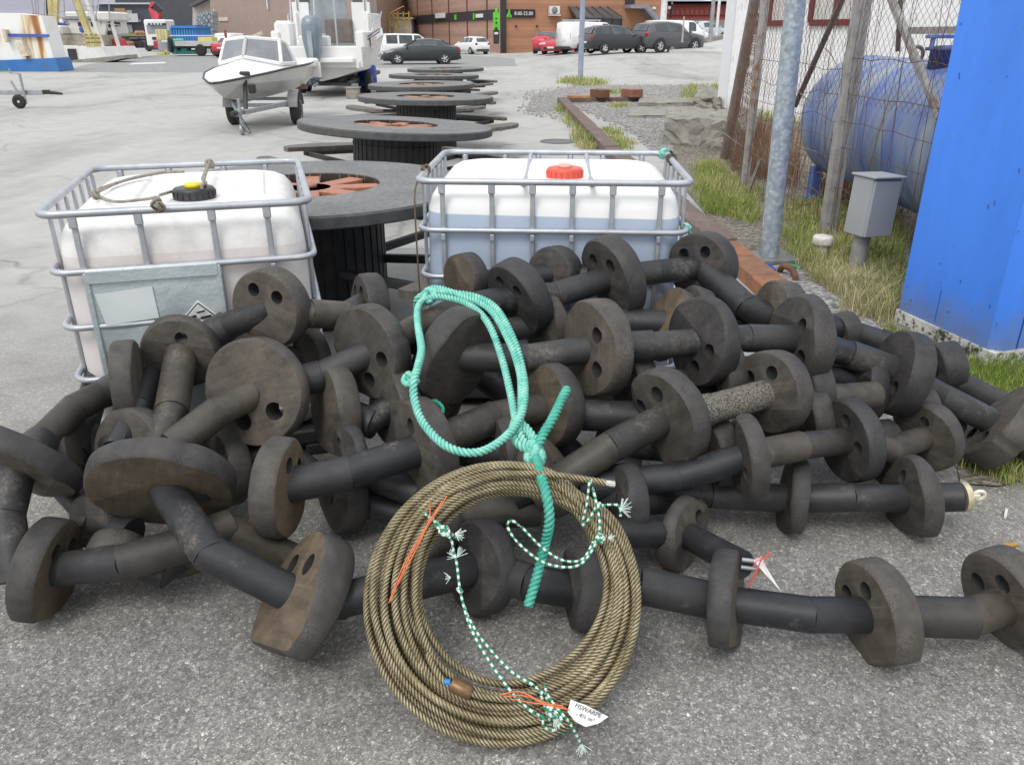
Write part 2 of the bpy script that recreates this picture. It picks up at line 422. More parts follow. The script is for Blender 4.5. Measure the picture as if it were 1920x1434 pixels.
# ---- rubber discs and strings
def inside_poly(poly, x, y):
    r_ = False; j = len(poly) - 1
    for i in range(len(poly)):
        if (poly[i][1] > y) != (poly[j][1] > y) and x < (poly[j][0] - poly[i][0]) * (y - poly[i][1]) / (poly[j][1] - poly[i][1]) + poly[i][0]: r_ = not r_
        j = i
    return r_
def disc_mesh(Rr, Tk, nh, flat, seed, hole_r=None):
    r_ = random.Random(seed); n = 72
    e1, e2 = r_.uniform(-.012, .012), r_.uniform(0, 6.28)
    fd = Rr * r_.uniform(.76, .86)
    nb = [(r_.uniform(0, 6.28), r_.uniform(.05, .16), r_.uniform(.02, .07)) for _ in range(r_.choice([0, 0, 1, 1, 2]))]     # chips knocked out of the rim
    outl = []
    for i in range(n):
        a = 2 * math.pi * i / n
        rr = Rr * (1 + e1 * math.cos(2 * a + e2) + .004 * math.sin(5 * a + e2))
        for (na, nw, nd) in nb:
            da = abs((a - na + math.pi) % (2 * math.pi) - math.pi)
            if da < nw: rr *= 1 - nd * (1 - da / nw)
        if flat:
            cc = math.cos(a - math.pi)
            if cc > .2: rr = min(rr, fd / cc)
        outl.append((rr * math.cos(a), rr * math.sin(a)))
    hr = hole_r or Rr * .168
    holes = []
    if nh == 2: hc = [(.56, 38), (.56, -38)]
    elif nh == 1: hc = [(.52, 0)]
    else: hc = []
    for (q, d) in hc:
        cx, cy = Rr * q * math.cos(R(d)), Rr * q * math.sin(R(d))
        holes.append([(cx + hr * math.cos(-2 * math.pi * k / 18), cy + hr * math.sin(-2 * math.pi * k / 18)) for k in range(18)])
    ch = .007
    fa, fb, fk = r_.uniform(0, 6.28), r_.uniform(.25, .6) * Rr, r_.choice([.12, .24, .34, .42])
    def fold(x, y):
        d = x * math.cos(fa) + y * math.sin(fa)
        return -fk * max(0, d - fb)
    inn = [(x * (1 - ch / Rr), y * (1 - ch / Rr)) for x, y in outl]
    loops = [inn] + holes
    pts2 = [p for lp in loops for p in lp]; edges = []; o = 0
    for lp in loops:
        edges += [(o + i, o + (i + 1) % len(lp)) for i in range(len(lp))]; o += len(lp)
    hcs = [(Rr * q * math.cos(R(d)), Rr * q * math.sin(R(d))) for q, d in hc]
    free = lambda x, y, k=1.25: all(math.hypot(x - hx, y - hy) > hr * k for hx, hy in hcs) and inside_poly(inn, x / .97, y / .97)
    for rq in (.2, .38, .56, .74, .88):
        for i in range(int(30 * rq) + 6):
            a = 6.283 * i / (int(30 * rq) + 6) + rq * 5; x, y = Rr * rq * math.cos(a), Rr * rq * math.sin(a)
            if free(x, y): pts2.append((x, y))
    for i in range(-14, 15):            # points along the crease of the cut
        t = i / 14 * Rr; x, y = fb * math.cos(fa) - t * math.sin(fa), fb * math.sin(fa) + t * math.cos(fa)
        if free(x, y): pts2.append((x, y))
    vv, _, tris, ov, _, _ = delaunay_2d_cdt([Vector(p) for p in pts2], edges, [list(range(len(inn)))], 1, 1e-6)
    flatpts = [(v.x, v.y) for v in vv]
    def ctr(t): return sum(flatpts[i][0] for i in t) / len(t), sum(flatpts[i][1] for i in t) / len(t)
    tris = [t for t in tris if all(math.hypot(ctr(t)[0] - hx, ctr(t)[1] - hy) > hr * .96 for hx, hy in hcs)]
    mb = MB()
    top = [(x, y, fold(x, y)) for x, y in flatpts]
    def orient(t, up):
        a, b_, c = [Vector(flatpts[i]) for i in t]
        cr = (b_ - a).x * (c - a).y - (b_ - a).y * (c - a).x
        return t if (cr > 0) == up else t[::-1]
    mb.add(top, [orient(t, True) for t in tris], 0)
    bt = [(x, y, -Tk) for x, y in flatpts]
    mb.add(bt, [orient(t, False) for t in tris], 0)
    # rim: chamfer, bulged wall, chamfer
    rings = [[(x, y, fold(x, y)) for x, y in inn], [(x, y, fold(x, y) - ch) for x, y in outl]]
    for t, k in ((.35, 1.012), (.65, 1.012)):
        rings.append([(x * k, y * k, (fold(x, y) - ch) * (1 - t) + (-Tk + ch) * t) for x, y in outl])
    rings += [[(x, y, -Tk + ch) for x, y in outl], [(x, y, -Tk) for x, y in inn]]
    vs = [p for rg in rings for p in rg]; fs = []
    for i in range(len(rings) - 1):
        for j in range(n):
            k = (j + 1) % n; fs.append((i * n + k, i * n + j, (i + 1) * n + j, (i + 1) * n + k))
    mb.add(vs, fs, 1, True)
    for h in holes:
        m = len(h); vs = [(x, y, fold(x, y)) for x, y in h] + [(x, y, -Tk) for x, y in h]
        mb.add(vs, [(j, (j + 1) % m, m + (j + 1) % m, m + j)[::-1] for j in range(m)], 2, True)
    return mb

def ysurf(py, off=0.0):
    d = ray(960, py); a = -d.z / d.y
    return 2.38 / (a + .46) + off

class D:      # a disc seen at image point x, y with apparent half height a
    def __init__(s, x, y, a, q, phi, h=90, nh=2, flat=0, T=.1, Y=None, off=0., face=None, ground=False):
        s.__dict__.update(x=x, y=y, a=a, q=q, phi=phi, h=h, nh=nh, flat=flat, T=T * .84, face=face or FACE)
        s.P = aty(x, y, Y if Y else ysurf(y, off))
        w_ = ray(x, y).normalized(); r_ = Vector((1, 0, 0)); r_ = (r_ - w_ * r_.dot(w_)).normalized(); u_ = r_.cross(w_)
        lat = lambda d: r_ * math.cos(math.radians(d)) + u_ * math.sin(math.radians(d))
        s.n = (-w_ * q + lat(phi) * math.sqrt(1 - q * q)).normalized()
        hx = lat(h); hx = (hx - s.n * hx.dot(s.n)).normalized()
        s.X = hx; s.Yv = s.n.cross(hx)
        s.R = a * depth(s.P) / F
        if ground:      # slide along the line of sight until the rim touches the ground
            for _ in range(40):
                hz = math.sqrt(max(0, 1 - s.n.z ** 2)); fl = .85 if flat else 1.0
                low = s.P.z - s.R * hz * fl + min(0, -s.n.z * s.T)
                s.P = aty(x, y, s.P.y + low * .6); s.R = a * depth(s.P) / F
        s.mid = s.P - s.n * s.T * .5

class J:      # a joint or free end of the rubber tubes
    def __init__(s, x, y, Y=None, off=0., m=None, end=False):
        s.P = aty(x, y, Y if Y else ysurf(y, off)); s.mid = s.P; s.m = m; s.end = end

SEED = [100]
def string(label, nodes, r=.056, group='strings of rubber discs in the pile'):
    ps = [n.mid for n in nodes]
    root = thing('rubber_disc_string', label, 'disc string', Vector((sum(p.x for p in ps) / len(ps), sum(p.y for p in ps) / len(ps), 0)), 0, group)
    L = root.matrix_basis.translation
    for n in nodes:
        if isinstance(n, D):
            SEED[0] += 1
            mb = disc_mesh(n.R, n.T, n.nh, n.flat, SEED[0])
            M = Matrix(((n.X.x, n.Yv.x, n.n.x, n.P.x - L.x), (n.X.y, n.Yv.y, n.n.y, n.P.y - L.y), (n.X.z, n.Yv.z, n.n.z, n.P.z - L.z), (0, 0, 0, 1)))
            mb.build('rubber_disc', [n.face, RIM, HOLE], root, M=M)
    for i in range(len(nodes) - 1):
        a, b = nodes[i], nodes[i + 1]
        A, B = a.mid, b.mid
        d = (B - A); L_ = d.length
        if L_ < .05: continue
        k = max(2, int(L_ / .05)); e = d / L_
        def over(n0, n1, n2):      # let the cut tube ends run past a kink so that they stay closed
            u = (n1 - n0).normalized(); v = (n2 - n1).normalized(); return r * .9 * math.tan(min(u.angle(v), 1.2) / 2)
        A2 = A - e * (over(nodes[i - 1].mid, A, B) if i > 0 and isinstance(a, J) else 0) + e * .002
        B = B + e * (over(A, B, nodes[i + 2].mid) if i + 2 < len(nodes) and isinstance(b, J) else 0)
        rr = r * rng.choice([.93, .97, 1.0, 1.05])
        pts = [A2 + (B - A2) * t / k for t in range(k + 1)]
        # rounded ends
        prof = lambda s: 1.0
        mb = MB(); mb.tube([A2] + pts[1:-1] + [B], rr, 26, ) if True else None
        mt = (b.m if isinstance(b, J) and b.m else (a.m if isinstance(a, J) and a.m else TUBE))
        o = mb.build('tube_spacer', mt, root, world=True)
    return root
S = string
S('rubber disc string along the top of the pile, ending before the orange kerb', [
    J(322, 838, m=TUBEB), J(408, 772, m=TUBEB), D(469, 738, 103, .8, 198, h=-70, T=.10), J(600, 705, off=.04), D(681, 664, 89, .62, 198, h=-30, T=.1),
    J(770, 620, off=.05, m=TUBEB), J(858, 578, off=.1), D(959, 566, 75, .45, 210, h=60, T=.11, off=.12), J(1043, 552, off=.14), D(1133, 527, 79, .5, 202, h=70, T=.11, off=.14),
    J(1232, 510, off=.16), D(1305, 504, 66, .85, 195, h=95, T=.12, off=.2), J(1393, 572, off=.2), J(1436, 592, off=.24), J(1520, 635, off=.3)])
S('string of five rubber discs from the turquoise rope loop down to the blue wall', [
    D(871, 677, 94, .5, -25, nh=0, T=.11), J(985, 672), D(1098, 654, 92, .47, 186, h=0, T=.12, off=-.02), J(1222, 648), D(1300, 643, 83, .6, 190, h=-40, T=.11),
    J(1400, 634, off=.03), D(1482, 637, 84, .5, 184, h=0, T=.11, off=.08), J(1592, 664, Y=3.02), D(1668, 695, 80, .45, 166, h=-80, T=.115, Y=3.02), J(1765, 742, Y=3.02),
    D(1858, 786, 84, .32, 140, h=-110, T=.13, Y=2.98), J(1960, 870, Y=2.9)])
S('scuffed rubber disc string in mid pile with one tube of crazed pale rubber', [
    J(1040, 905, off=.06, m=TUBEB), J(1145, 838, m=TUBEB), D(1236, 788, 94, .6, 204, h=125, T=.095, face=FACE), J(1330, 768, off=.02, m=TUBEX), D(1432, 738, 80, .75, 190, h=100, T=.1, off=.06), J(1500, 742, off=.2), J(1570, 745, off=.25, m=TUBEB), J(1640, 740, off=.3)])
S('rubber disc string low on the right with a chipped disc and a grey tube joint', [
    J(1085, 912, off=.12), J(1275, 893, off=.1), D(1384, 858, 80, .27, 188, h=-60, T=.075, off=.05), J(1500, 836, off=.1, m=TUBEB), D(1579, 828, 80, .55, 192, h=20, T=.085, Y=2.62),
    J(1670, 842, Y=2.72, m=TUBEB), D(1728, 822, 66, .7, 200, h=60, nh=1, T=.09, Y=2.86)], r=.053)
S('rubber disc string on the ground at the right ending in a pale metal eye', [
    J(1180, 925, Y=2.5), J(1330, 925, Y=2.5), D(1470, 932, 78, .16, 170, nh=0, T=.075, Y=2.47, h=90, flat=1, ground=True), J(1595, 932, Y=2.47), D(1692, 936, 80, .45, 186, h=70, nh=1, flat=1, T=.085, Y=2.47, ground=True),
    J(1804, 931, Y=2.47, end=True)], r=.05)
S('short rubber disc string behind the wire coil ending in the shackle with the white tag', [
    J(1120, 1000, Y=2.12), D(1298, 1006, 72, .32, -22, h=0, T=.085, Y=2.06, ground=True), J(1390, 1058, Y=1.98, end=True)], r=.045)
S('longest rubber disc string along the front of the pile, passing behind the wire coil', [
    J(215, 830, off=.15), D(300, 928, 132, .44, 264, h=-5, nh=1, T=.1, face=FACEB, off=-.06), J(392, 1036, off=-.08), D(538, 1110, 127, .3, 156, h=85, flat=1, T=.125, face=FACEB, off=-.05, ground=True), J(640, 1125), J(745, 1098),
    D(880, 1064, 88, .5, 185, nh=0, T=.1, face=FACE, off=.06, ground=True), J(985, 1090, off=.06), D(1068, 1112, 84, .14, 185, nh=0, flat=1, T=.1, off=.04, ground=True), J(1205, 1098, Y=1.94, m=TUBE),
    D(1384, 1133, 101, .12, -6, nh=0, flat=1, h=90, T=.08, Y=1.88, face=FACEB, ground=True), J(1520, 1152, Y=1.84), D(1619, 1157, 104, .47, 191, h=95, flat=1, T=.1, Y=1.82, ground=True), J(1815, 1158, Y=1.83, m=TUBEB), D(1874, 1138, 106, .5, 200, h=80, flat=1, T=.1, Y=1.84, ground=True), J(2010, 1150, Y=1.86)], r=.056)
S('rubber disc string on the top left beside the crumpled label plate of the white tank', [
    J(296, 845, off=.05), J(322, 770, off=.02, m=TUBEB), D(335, 667, 72, .8, 240, h=75, nh=1, T=.08, off=.04), J(420, 614, off=.04), D(495, 582, 76, .75, 200, h=70, T=.11, off=-.12), J(585, 588, off=-.05, m=TUBEB), J(650, 592, off=.05), D(672, 570, 56, .34, 185, h=80, T=.11, off=.12)])
S('rubber disc string at the lower left corner with its disc standing on the asphalt', [
    D(113, 1073, 98, .35, -8, h=120, flat=1, T=.1, Y=1.93, face=FACEB, ground=True), J(234, 1053, Y=1.98), J(340, 1022, Y=2.05, m=TUBEB), J(420, 990, Y=2.15), J(560, 1050, Y=2.2, m=TUBEB)], r=.053)
S('rubber disc string cut off by the left edge of the picture, its disc face down', [
    J(30, 1090, Y=2.0), J(12, 960, Y=2.12), D(22, 885, 118, .2, 243, nh=0, T=.09, face=FACEB, Y=2.22), J(75, 830, Y=2.42), J(140, 765, Y=2.6, m=TUBEB), J(205, 732, Y=2.72), D(262, 712, 76, .16, 6, nh=0, T=.09, off=.02)])
S('rubber disc string through the middle of the pile, left of the wire coil', [
    D(549, 915, 94, .33, -5, h=92, T=.1, face=FACEB), J(655, 886, off=.02), D(778, 845, 94, .34, 198, nh=1, h=60, T=.1, off=.02), J(925, 782, off=.08, m=TUBEB), D(1014, 762, 80, .62, 190, nh=0, T=.1, face=FACEB, off=.1), J(1095, 778, off=.16), J(1195, 782, off=.16)])
S('grey rubber tube pair and disc under the topmost left discs', [
    J(290, 690, off=.16), J(262, 762, off=.06), J(225, 830, off=.05), D(235, 855, 90, .62, 190, nh=0, T=.09, off=.1)], r=.045)
S('dark rubber disc string leaning at the far left below the white tank', [
    J(190, 690, off=.32), D(160, 850, 84, .36, 15, nh=0, T=.09, off=.2), J(120, 910, off=.2), D(165, 985, 58, .55, 200, nh=0, T=.09, off=.1), J(250, 1000, off=.1)], r=.05)
S('buried rubber disc string under the big round disc at the front left', [
    D(215, 1060, 60, .5, 250, nh=0, T=.09, Y=2.08), J(300, 1070, Y=2.1), D(345, 1060, 60, .45, 280, nh=0, T=.09, Y=2.12), J(420, 1000, Y=2.2, m=TUBEB), J(540, 1050, Y=2.22)], r=.05)
S('buried rubber disc string in the dark gap between the left discs and the turquoise rope', [
    D(608, 770, 86, .3, 186, nh=0, T=.1, off=.14), J(690, 790, off=.16), D(722, 765, 74, .42, 190, nh=0, T=.1, off=.14), J(800, 830, off=.22), J(900, 850, off=.2), D(930, 850, 70, .3, 190, nh=0, off=.16)])
S('small rubber disc and tube lying deep behind the long tube of the middle string', [
    D(640, 862, 62, .22, 190, nh=1, h=110, T=.085, off=.14), J(720, 900, off=.2), J(800, 930, off=.22), D(790, 985, 74, .5, 165, nh=0, T=.09, off=.12), J(900, 960, off=.18, m=TUBEB), J(1010, 955, off=.2)])
S('rubber disc string with a plain grey disc just above the wire coil', [
    J(960, 930, off=.14), D(1045, 885, 76, .36, 28, nh=0, T=.09, off=.08), J(1130, 930, off=.2), D(1155, 940, 70, .3, 185, nh=0, T=.09, off=.12), J(1250, 935, off=.3)])
S('pair of brown rubber discs at the back of the pile against the blue liquid tank', [
    D(858, 528, 50, .55, 192, nh=0, T=.11, Y=3.36, face=FACEB), J(940, 530, Y=3.38), D(1028, 516, 52, .8, 190, nh=0, T=.12, Y=3.4), J(1100, 520, Y=3.42)])
S('rubber discs stacked under the top string in front of the blue liquid tank', [
    J(700, 640, off=.2), J(840, 640, off=.22), D(1005, 610, 60, .5, 200, nh=0, off=.26), J(1120, 600, off=.26), D(1238, 600, 70, .42, 150, nh=1, h=180, off=.22, face=FACEB), D(1275, 600, 70, .4, 160, nh=0, off=.24), J(1400, 600, off=.34)])
S('brown striped rubber discs at the top right of the pile beside the orange beam', [
    D(1442, 578, 52, .6, 175, nh=0, T=.13, Y=3.2), J(1500, 600, Y=3.3), D(1567, 622, 34, .62, 195, nh=0, T=.1, Y=3.4, face=FACEB), J(1650, 640, Y=3.42), D(1752, 690, 46, .4, 190, nh=0, T=.12, Y=3.3), J(1800, 720, Y=3.25), J(1900, 770, Y=3.2)])
S('grey rubber discs lying flat behind the string that runs to the blue wall', [
    J(1480, 690, off=.2), D(1590, 722, 74, .55, 185, nh=1, h=120, off=.42), J(1660, 745, Y=3.2, m=TUBEB), D(1700, 775, 56, .5, 185, nh=0, Y=3.0), J(1790, 800, Y=3.05)])
S('dark rubber discs deep inside the right half of the pile', [
    J(1060, 700, off=.3), D(1170, 720, 70, .4, 190, nh=0, off=.24), J(1260, 720, off=.26), D(1330, 700, 70, .5, 190, nh=1, h=-60, off=.16), J(1420, 690, off=.26), D(1500, 730, 66, .4, 190, nh=0, off=.26), J(1600, 780, Y=2.95)])
S('dark rubber discs resting on the asphalt deep under the right half of the pile', [
    J(1120, 830, off=.34), D(1320, 850, 70, .4, 190, nh=0, off=.22), J(1400, 800, off=.34), D(1500, 790, 66, .4, 190, nh=0, off=.3), J(1600, 860, Y=2.9), D(1640, 850, 60, .4, 190, nh=0, Y=2.9), J(1740, 870, Y=2.9)])
S('dark rubber tubes deep inside the left half of the pile', [
    J(60, 830, off=.3), D(130, 860, 74, .4, 190, nh=0, off=.3), J(260, 900, off=.26), D(400, 880, 74, .4, 190, nh=0, off=.26), J(520, 840, off=.3), D(620, 930, 74, .4, 190, nh=0, off=.26), J(740, 960, off=.3), J(900, 1000, off=.28)])
S('dark rubber tubes deep behind the knot of the turquoise rope', [
    J(480, 660, off=.34), D(560, 680, 66, .4, 190, nh=0, off=.32), J(700, 720, off=.36), D(800, 720, 74, .4, 190, nh=0, off=.34), J(900, 700, off=.36), D(960, 760, 74, .4, 190, nh=0, off=.34), J(1080, 860, off=.36), J(1200, 880, off=.36)])

# metal eye at the end of the right ground string, shackle and tag at the short string
def px_bar(mb, a, b, Y1, Y2, w, h, mi=0): mb.bar(aty(*a, Y1), aty(*b, Y2), w, h, mi)
GALV = paint('galvanised_steel', (.42, .44, .46), (.30, .32, .34), 14, .35, .65, .45, metal=.55, rust=(.25, .18, .12), rscale=6, rlo=.68, rhi=.8)
GOLD = paint('zinc_plated_steel', (.62, .56, .38), (.45, .38, .22), 20, .4, .6, .4, metal=.4)
WHITEP = paint('white_plastic_tag', (.78, .78, .77), (.7, .7, .69), 6, .4, .7, .45)
th = thing('metal_eye_end', 'pale metal eye fitting on the end of the right hand ground string', 'end fitting', aty(1804, 931, 2.47))
e = MB(); p0 = aty(1802, 931, 2.47); p1 = aty(1836, 928, 2.47); dx = (p1 - p0).normalized()
e.tube([p0, p0 + dx * .02], .054, 26); e.build('end_washer', GOLD, th, world=True)
e = MB(); e.bar(p0 + dx * .02, p1, .022, .016, bev=.003)
cq = p1
e.tube([cq + Vector((math.cos(a) * .02, 0.0, math.sin(a) * .016)) for a in np.linspace(0, 2 * math.pi, 17)[:-1]], .007, 8, closed=True)
e.build('eye_lug', paint('pale_lug', (.72, .70, .60), (.6, .56, .42), 10), th, world=True)
th = thing('steel_shackle', 'small galvanised shackle on the tube end beside the white paper tag', 'shackle', aty(1400, 1060, 1.98))
e = MB(); a = aty(1388, 1052, 1.98)
for dz in (0, .03): e.tube([a + Vector((0, -.012, -.012 + dz * .9)), a + Vector((.045, -.02, -.014 + dz * .9)), a + Vector((.06, -.02, -.006 + dz * .6))], .007, 8)
e.build('bow', GALV, th, world=True)
e = MB(); b_ = a + Vector((.05, -.03, .01)); e.bar(b_ + Vector((0, -.01, -.03)), b_ + Vector((0, -.01, .03)), .012, .012, bev=.002); e.build('pin', GOLD, th, world=True)
e = MB(); A = aty(1422, 1045, 1.94); pts = [aty(1412, 1050, 1.93), aty(1428, 1042, 1.93), aty(1436, 1062, 1.92), aty(1466, 1111, 1.90), aty(1446, 1088, 1.905), aty(1420, 1060, 1.93)]
nn = Vector((0, -.6, .8)) * .001
e.add([p + nn for p in pts] + [p - nn for p in pts], [tuple(range(6)), tuple(range(11, 5, -1))] + [(i, 6 + i, 6 + (i + 1) % 6, (i + 1) % 6) for i in range(6)])
tag(e.build('paper_tag', WHITEP, fixn=True), 'narrow white tag tied with red cord to the shackle on the ground', 'tag')
REDC = paint('red_cord', (.75, .13, .09), (.6, .1, .07), 50)
e = MB()
for pl in ([(1442, 1034), (1432, 1048), (1420, 1050), (1412, 1062)], [(1426, 1050), (1416, 1080), (1400, 1102)], [(1430, 1040), (1424, 1056), (1404, 1096)], [(1420, 1044), (1438, 1046), (1442, 1038)]):
    e.tube(smooth_path([aty(x, y, 1.9) for x, y in pl], .006), .0016, 6)
tag(e.build('red_twine', REDC), 'thin red cord tying the white tag to the ground shackle', 'cord')
# ------------------------------------------------------------------ wire rope coil and cords
def wire_mat():
    m, nt, b = newmat('greased_wire_rope')
    f = noise(nt, 14, 6, .7)
    out = ramp(nt, f, [(.3, c4((.17, .135, .065))), (.5, c4((.35, .295, .17))), (.72, c4((.54, .475, .32)))])
    at = nt.nodes.new('ShaderNodeAttribute'); at.attribute_name = 'len'   # shade between the strands painted into the grooves, along with dark grease
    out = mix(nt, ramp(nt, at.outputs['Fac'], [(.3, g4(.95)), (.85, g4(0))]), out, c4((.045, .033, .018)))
    nt.links.new(out, b.inputs['Base Color']); b.inputs['Roughness'].default_value = .45; b.inputs['Metallic'].default_value = .25
    bump(nt, b, noise(nt, 420, 2, .5), .5, .002)
    return m
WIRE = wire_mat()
LAM = R(44)
CB = Vector((-.012, 1.537, .048)); CU = Vector((0, math.cos(LAM), math.sin(LAM))); CN = Vector((0, -math.sin(LAM), math.cos(LAM)))
CR = .352
CC = CB + CU * CR
def coilp(x, y, h=0.0):
    d = ray(x, y); o = Vector((0, 0, CAMH)); c0 = CC + CN * h
    t = (c0 - o).dot(CN) / d.dot(CN); return o + d * t
coil = thing('wire_rope_coil', 'big coil of brown twisted wire rope leaning on the front of the disc pile', 'wire rope', (CC.x, CC.y, 0))
slots = []
for hi in range(4):
    for ri in range(7 if hi in (1, 2) else 6):
        slots.append((.268 + .0166 * ri + (.0086 if hi % 2 else 0), -.028 + .0172 * hi))
rng4 = random.Random(21); rng4.shuffle(slots)
pts = []; nper = 460
wob = [(rng4.uniform(-.015, .015), rng4.uniform(0, 6.28), rng4.uniform(-.010, .010), rng4.uniform(0, 6.28), rng4.uniform(-.010, .006)) for _ in slots]
def lpt(k, a):
    r_, h_ = slots[k]; w0 = wob[k]
    r2 = r_ + w0[0] * math.sin(a + w0[1]) + .4 * w0[0] * math.sin(3 * a + w0[3]) + w0[4] * .6
    # bundle spreads at the lower left, tight at the top and right
    sp = 1 + .34 * math.cos(a - R(225)); rc = .315
    r2 = rc + (r2 - rc) * sp
    h2 = (h_ + w0[2] * math.sin(2 * a + w0[3])) * (1 + .15 * math.cos(a - R(215)))
    return Vector((1, 0, 0)) * (math.cos(a) * r2) + CU * (math.sin(a) * r2) + CN * h2 + CC
for k in range(len(slots)):
    for i in range(nper):
        a = 2 * math.pi * i / nper + R(75)
        p = lpt(k, a)
        if k + 1 < len(slots) and i > nper - 60:
            t = (i - (nper - 60)) / 60; t = t * t * (3 - 2 * t)
            p = p.lerp(lpt(k + 1, a), t)
        pts.append(p)
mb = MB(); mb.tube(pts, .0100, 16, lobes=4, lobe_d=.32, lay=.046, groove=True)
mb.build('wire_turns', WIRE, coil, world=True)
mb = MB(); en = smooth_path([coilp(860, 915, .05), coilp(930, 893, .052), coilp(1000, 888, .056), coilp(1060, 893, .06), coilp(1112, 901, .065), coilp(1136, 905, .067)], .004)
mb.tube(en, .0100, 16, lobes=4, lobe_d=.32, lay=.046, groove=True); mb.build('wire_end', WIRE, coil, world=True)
mb = MB(); p0, p1 = en[-1], coilp(1153, 908, .068)
for k in range(7):
    a = k * 6.28 / 7; o = Vector((0, math.sin(a), math.cos(a))) * .006
    mb.tube([p0 + o * .8, p0.lerp(p1, .5) + o * 1.1, p1 + o * rng4.uniform(.6, 1.5)], .0034, 6)
mb.build('frayed_strands', paint('bright_wire', (.6, .58, .54), (.4, .38, .34), 60, rough=.4, metal=.4), coil, world=True)
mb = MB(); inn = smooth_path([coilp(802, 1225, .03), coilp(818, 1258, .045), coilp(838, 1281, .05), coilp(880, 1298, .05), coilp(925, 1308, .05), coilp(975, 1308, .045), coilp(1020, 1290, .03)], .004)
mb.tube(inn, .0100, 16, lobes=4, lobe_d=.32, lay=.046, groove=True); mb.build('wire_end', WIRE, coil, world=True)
mb = MB(); mb.tube([coilp(846, 1281, .051), coilp(850, 1283, .051), coilp(880, 1297, .051), coilp(884, 1298, .051)], .0195, 20, rfun=lambda s: .86 if s < .02 or s > .98 else 1)
fer = mb.build('ferrule', paint('brown_ferrule', (.22, .13, .06), (.14, .08, .04), 30, rough=.4, metal=.5), coil, world=True)
mb = MB(); mb.tube([coilp(833, 1277, .056), coilp(844, 1279, .056)], .008, 10); mb.build('blue_tape', paint('blue_tape', (.03, .25, .7)), coil, world=True)

# cords: striped green and white
def stripes(name, ca, cb, per):
    m, nt, b = newmat(name)
    at = nt.nodes.new('ShaderNodeAttribute'); at.attribute_name = 'len'
    mm = nt.nodes.new('ShaderNodeMath'); mm.operation = 'MULTIPLY'; mm.inputs[1].default_value = 1 / per; nt.links.new(at.outputs['Fac'], mm.inputs[0])
    fr = nt.nodes.new('ShaderNodeMath'); fr.operation = 'FRACT'; nt.links.new(mm.outputs[0], fr.inputs[0])
    nt.links.new(ramp(nt, fr.outputs[0], [(.42, c4(ca)), (.5, c4(cb)), (.92, c4(cb)), (1, c4(ca))]), b.inputs['Base Color'])
    b.inputs['Roughness'].default_value = .7
    return m
CORD = stripes('green_white_cord', (.01, .26, .13), (.72, .76, .72), .019)
FRAY = paint('frayed_fibre', (.72, .78, .74), (.5, .65, .58), 60)
def cord(mb, pl, r=.0046):
    mb.tube(smooth_path([coilp(*p) for p in pl], .006), r, 8, lobes=4, lobe_d=.15, lay=.02)
def wrap(mb, x0, y0, x1, y1, turns, r=.0046, hh=.058, dx=14):
    """turns around the bundle between its inner and outer edge"""
    pl = []
    n = 12 * turns
    for i in range(n + 1):
        a = 2 * math.pi * i / 12; t = .5 + .5 * math.cos(a); s_ = i / n - .5
        pl.append(coilp(x0 + (x1 - x0) * t + s_ * dx, y0 + (y1 - y0) * t + s_ * dx * .6, math.sin(a) * hh))
    mb.tube(smooth_path(pl, .006), r, 8, lobes=4, lobe_d=.15, lay=.02)
def fray(mb, x, y, h, ang, n=14, L=.03, spread=50, r=.001):
    p = coilp(x, y, h)
    for k in range(n):
        a = R(ang + rng4.uniform(-spread, spread)); l = L * rng4.uniform(.5, 1.1)
        d = Vector((1, 0, 0)) * math.cos(a) + CU * math.sin(a) + CN * rng4.uniform(-.4, .5)
        mb.tube([p, p + d * l * .5, p + d * l + CN * rng4.uniform(-.01, .01)], r, 4)
def knot(mb, P, r, rk, n=3, seed=0, lay=.046, lobes=3):
    r_ = random.Random(seed)
    for k in range(n):
        ax = Vector((r_.uniform(-1, 1), r_.uniform(-1, .2), r_.uniform(-1, 1))).normalized()
        u = ax.orthogonal().normalized(); v = ax.cross(u); o = Vector((r_.uniform(-1, 1), r_.uniform(-1, 0), r_.uniform(-1, 1))) * rk * .35
        mb.tube([P + o + (u * math.cos(a) + v * math.sin(a)) * rk for a in np.linspace(0, 2 * math.pi, 26)[:-1]], r, 9, closed=True, lobes=lobes, lobe_d=.25, lay=lay, groove=lobes == 3)

t = thing('braided_tie_cord', 'green and white cord from the upper left of the wire coil to its bottom', 'tie cord', coilp(830, 990))
t.location.z = 0; t.matrix_basis = Matrix.Translation((coilp(830, 990).x, coilp(830, 990).y, 0))
mb = MB(); wrap(mb, 797, 962, 852, 1006, 3); cord(mb, [(815, 985, .07), (835, 1000, .075), (846, 1012, .07), (851, 1035, .055), (857, 1060, .05), (861, 1095, .05), (868, 1130, .05), (884, 1180, .045), (918, 1240, .045), (962, 1300, .06), (1000, 1335, .075), (1018, 1342, .078)])
cord(mb, [(868, 1130, .05), (880, 1160, .045), (905, 1200, .045), (955, 1255, .045), (1000, 1284, .06), (1018, 1300, .07)])
mb.build('cord_run', CORD, t, world=True)
mb = MB(); knot(mb, coilp(836, 996, .07), .0046, .013, 4, 3, .02, 4); mb.build('knot', CORD, t, world=True); mb = MB(); knot(mb, coilp(863, 1105, .05), .0042, .007, 2, 4, .02, 4); mb.build('knot', CORD, t, world=True)
mb = MB(); fray(mb, 853, 1000, .075, -10, 16); mb.build('frayed_end', FRAY, t, world=True); mb = MB(); fray(mb, 856, 1045, .05, 60, 10); fray(mb, 852, 1045, .05, 150, 10); fray(mb, 845, 1082, .05, 190, 10, .02); mb.build('frayed_end', FRAY, t, world=True)
t = thing('braided_tie_cord', 'green and white cord at the upper right of the wire coil, with a slack loop', 'tie cord', (coilp(1120, 970).x, coilp(1120, 970).y, 0))
mb = MB()
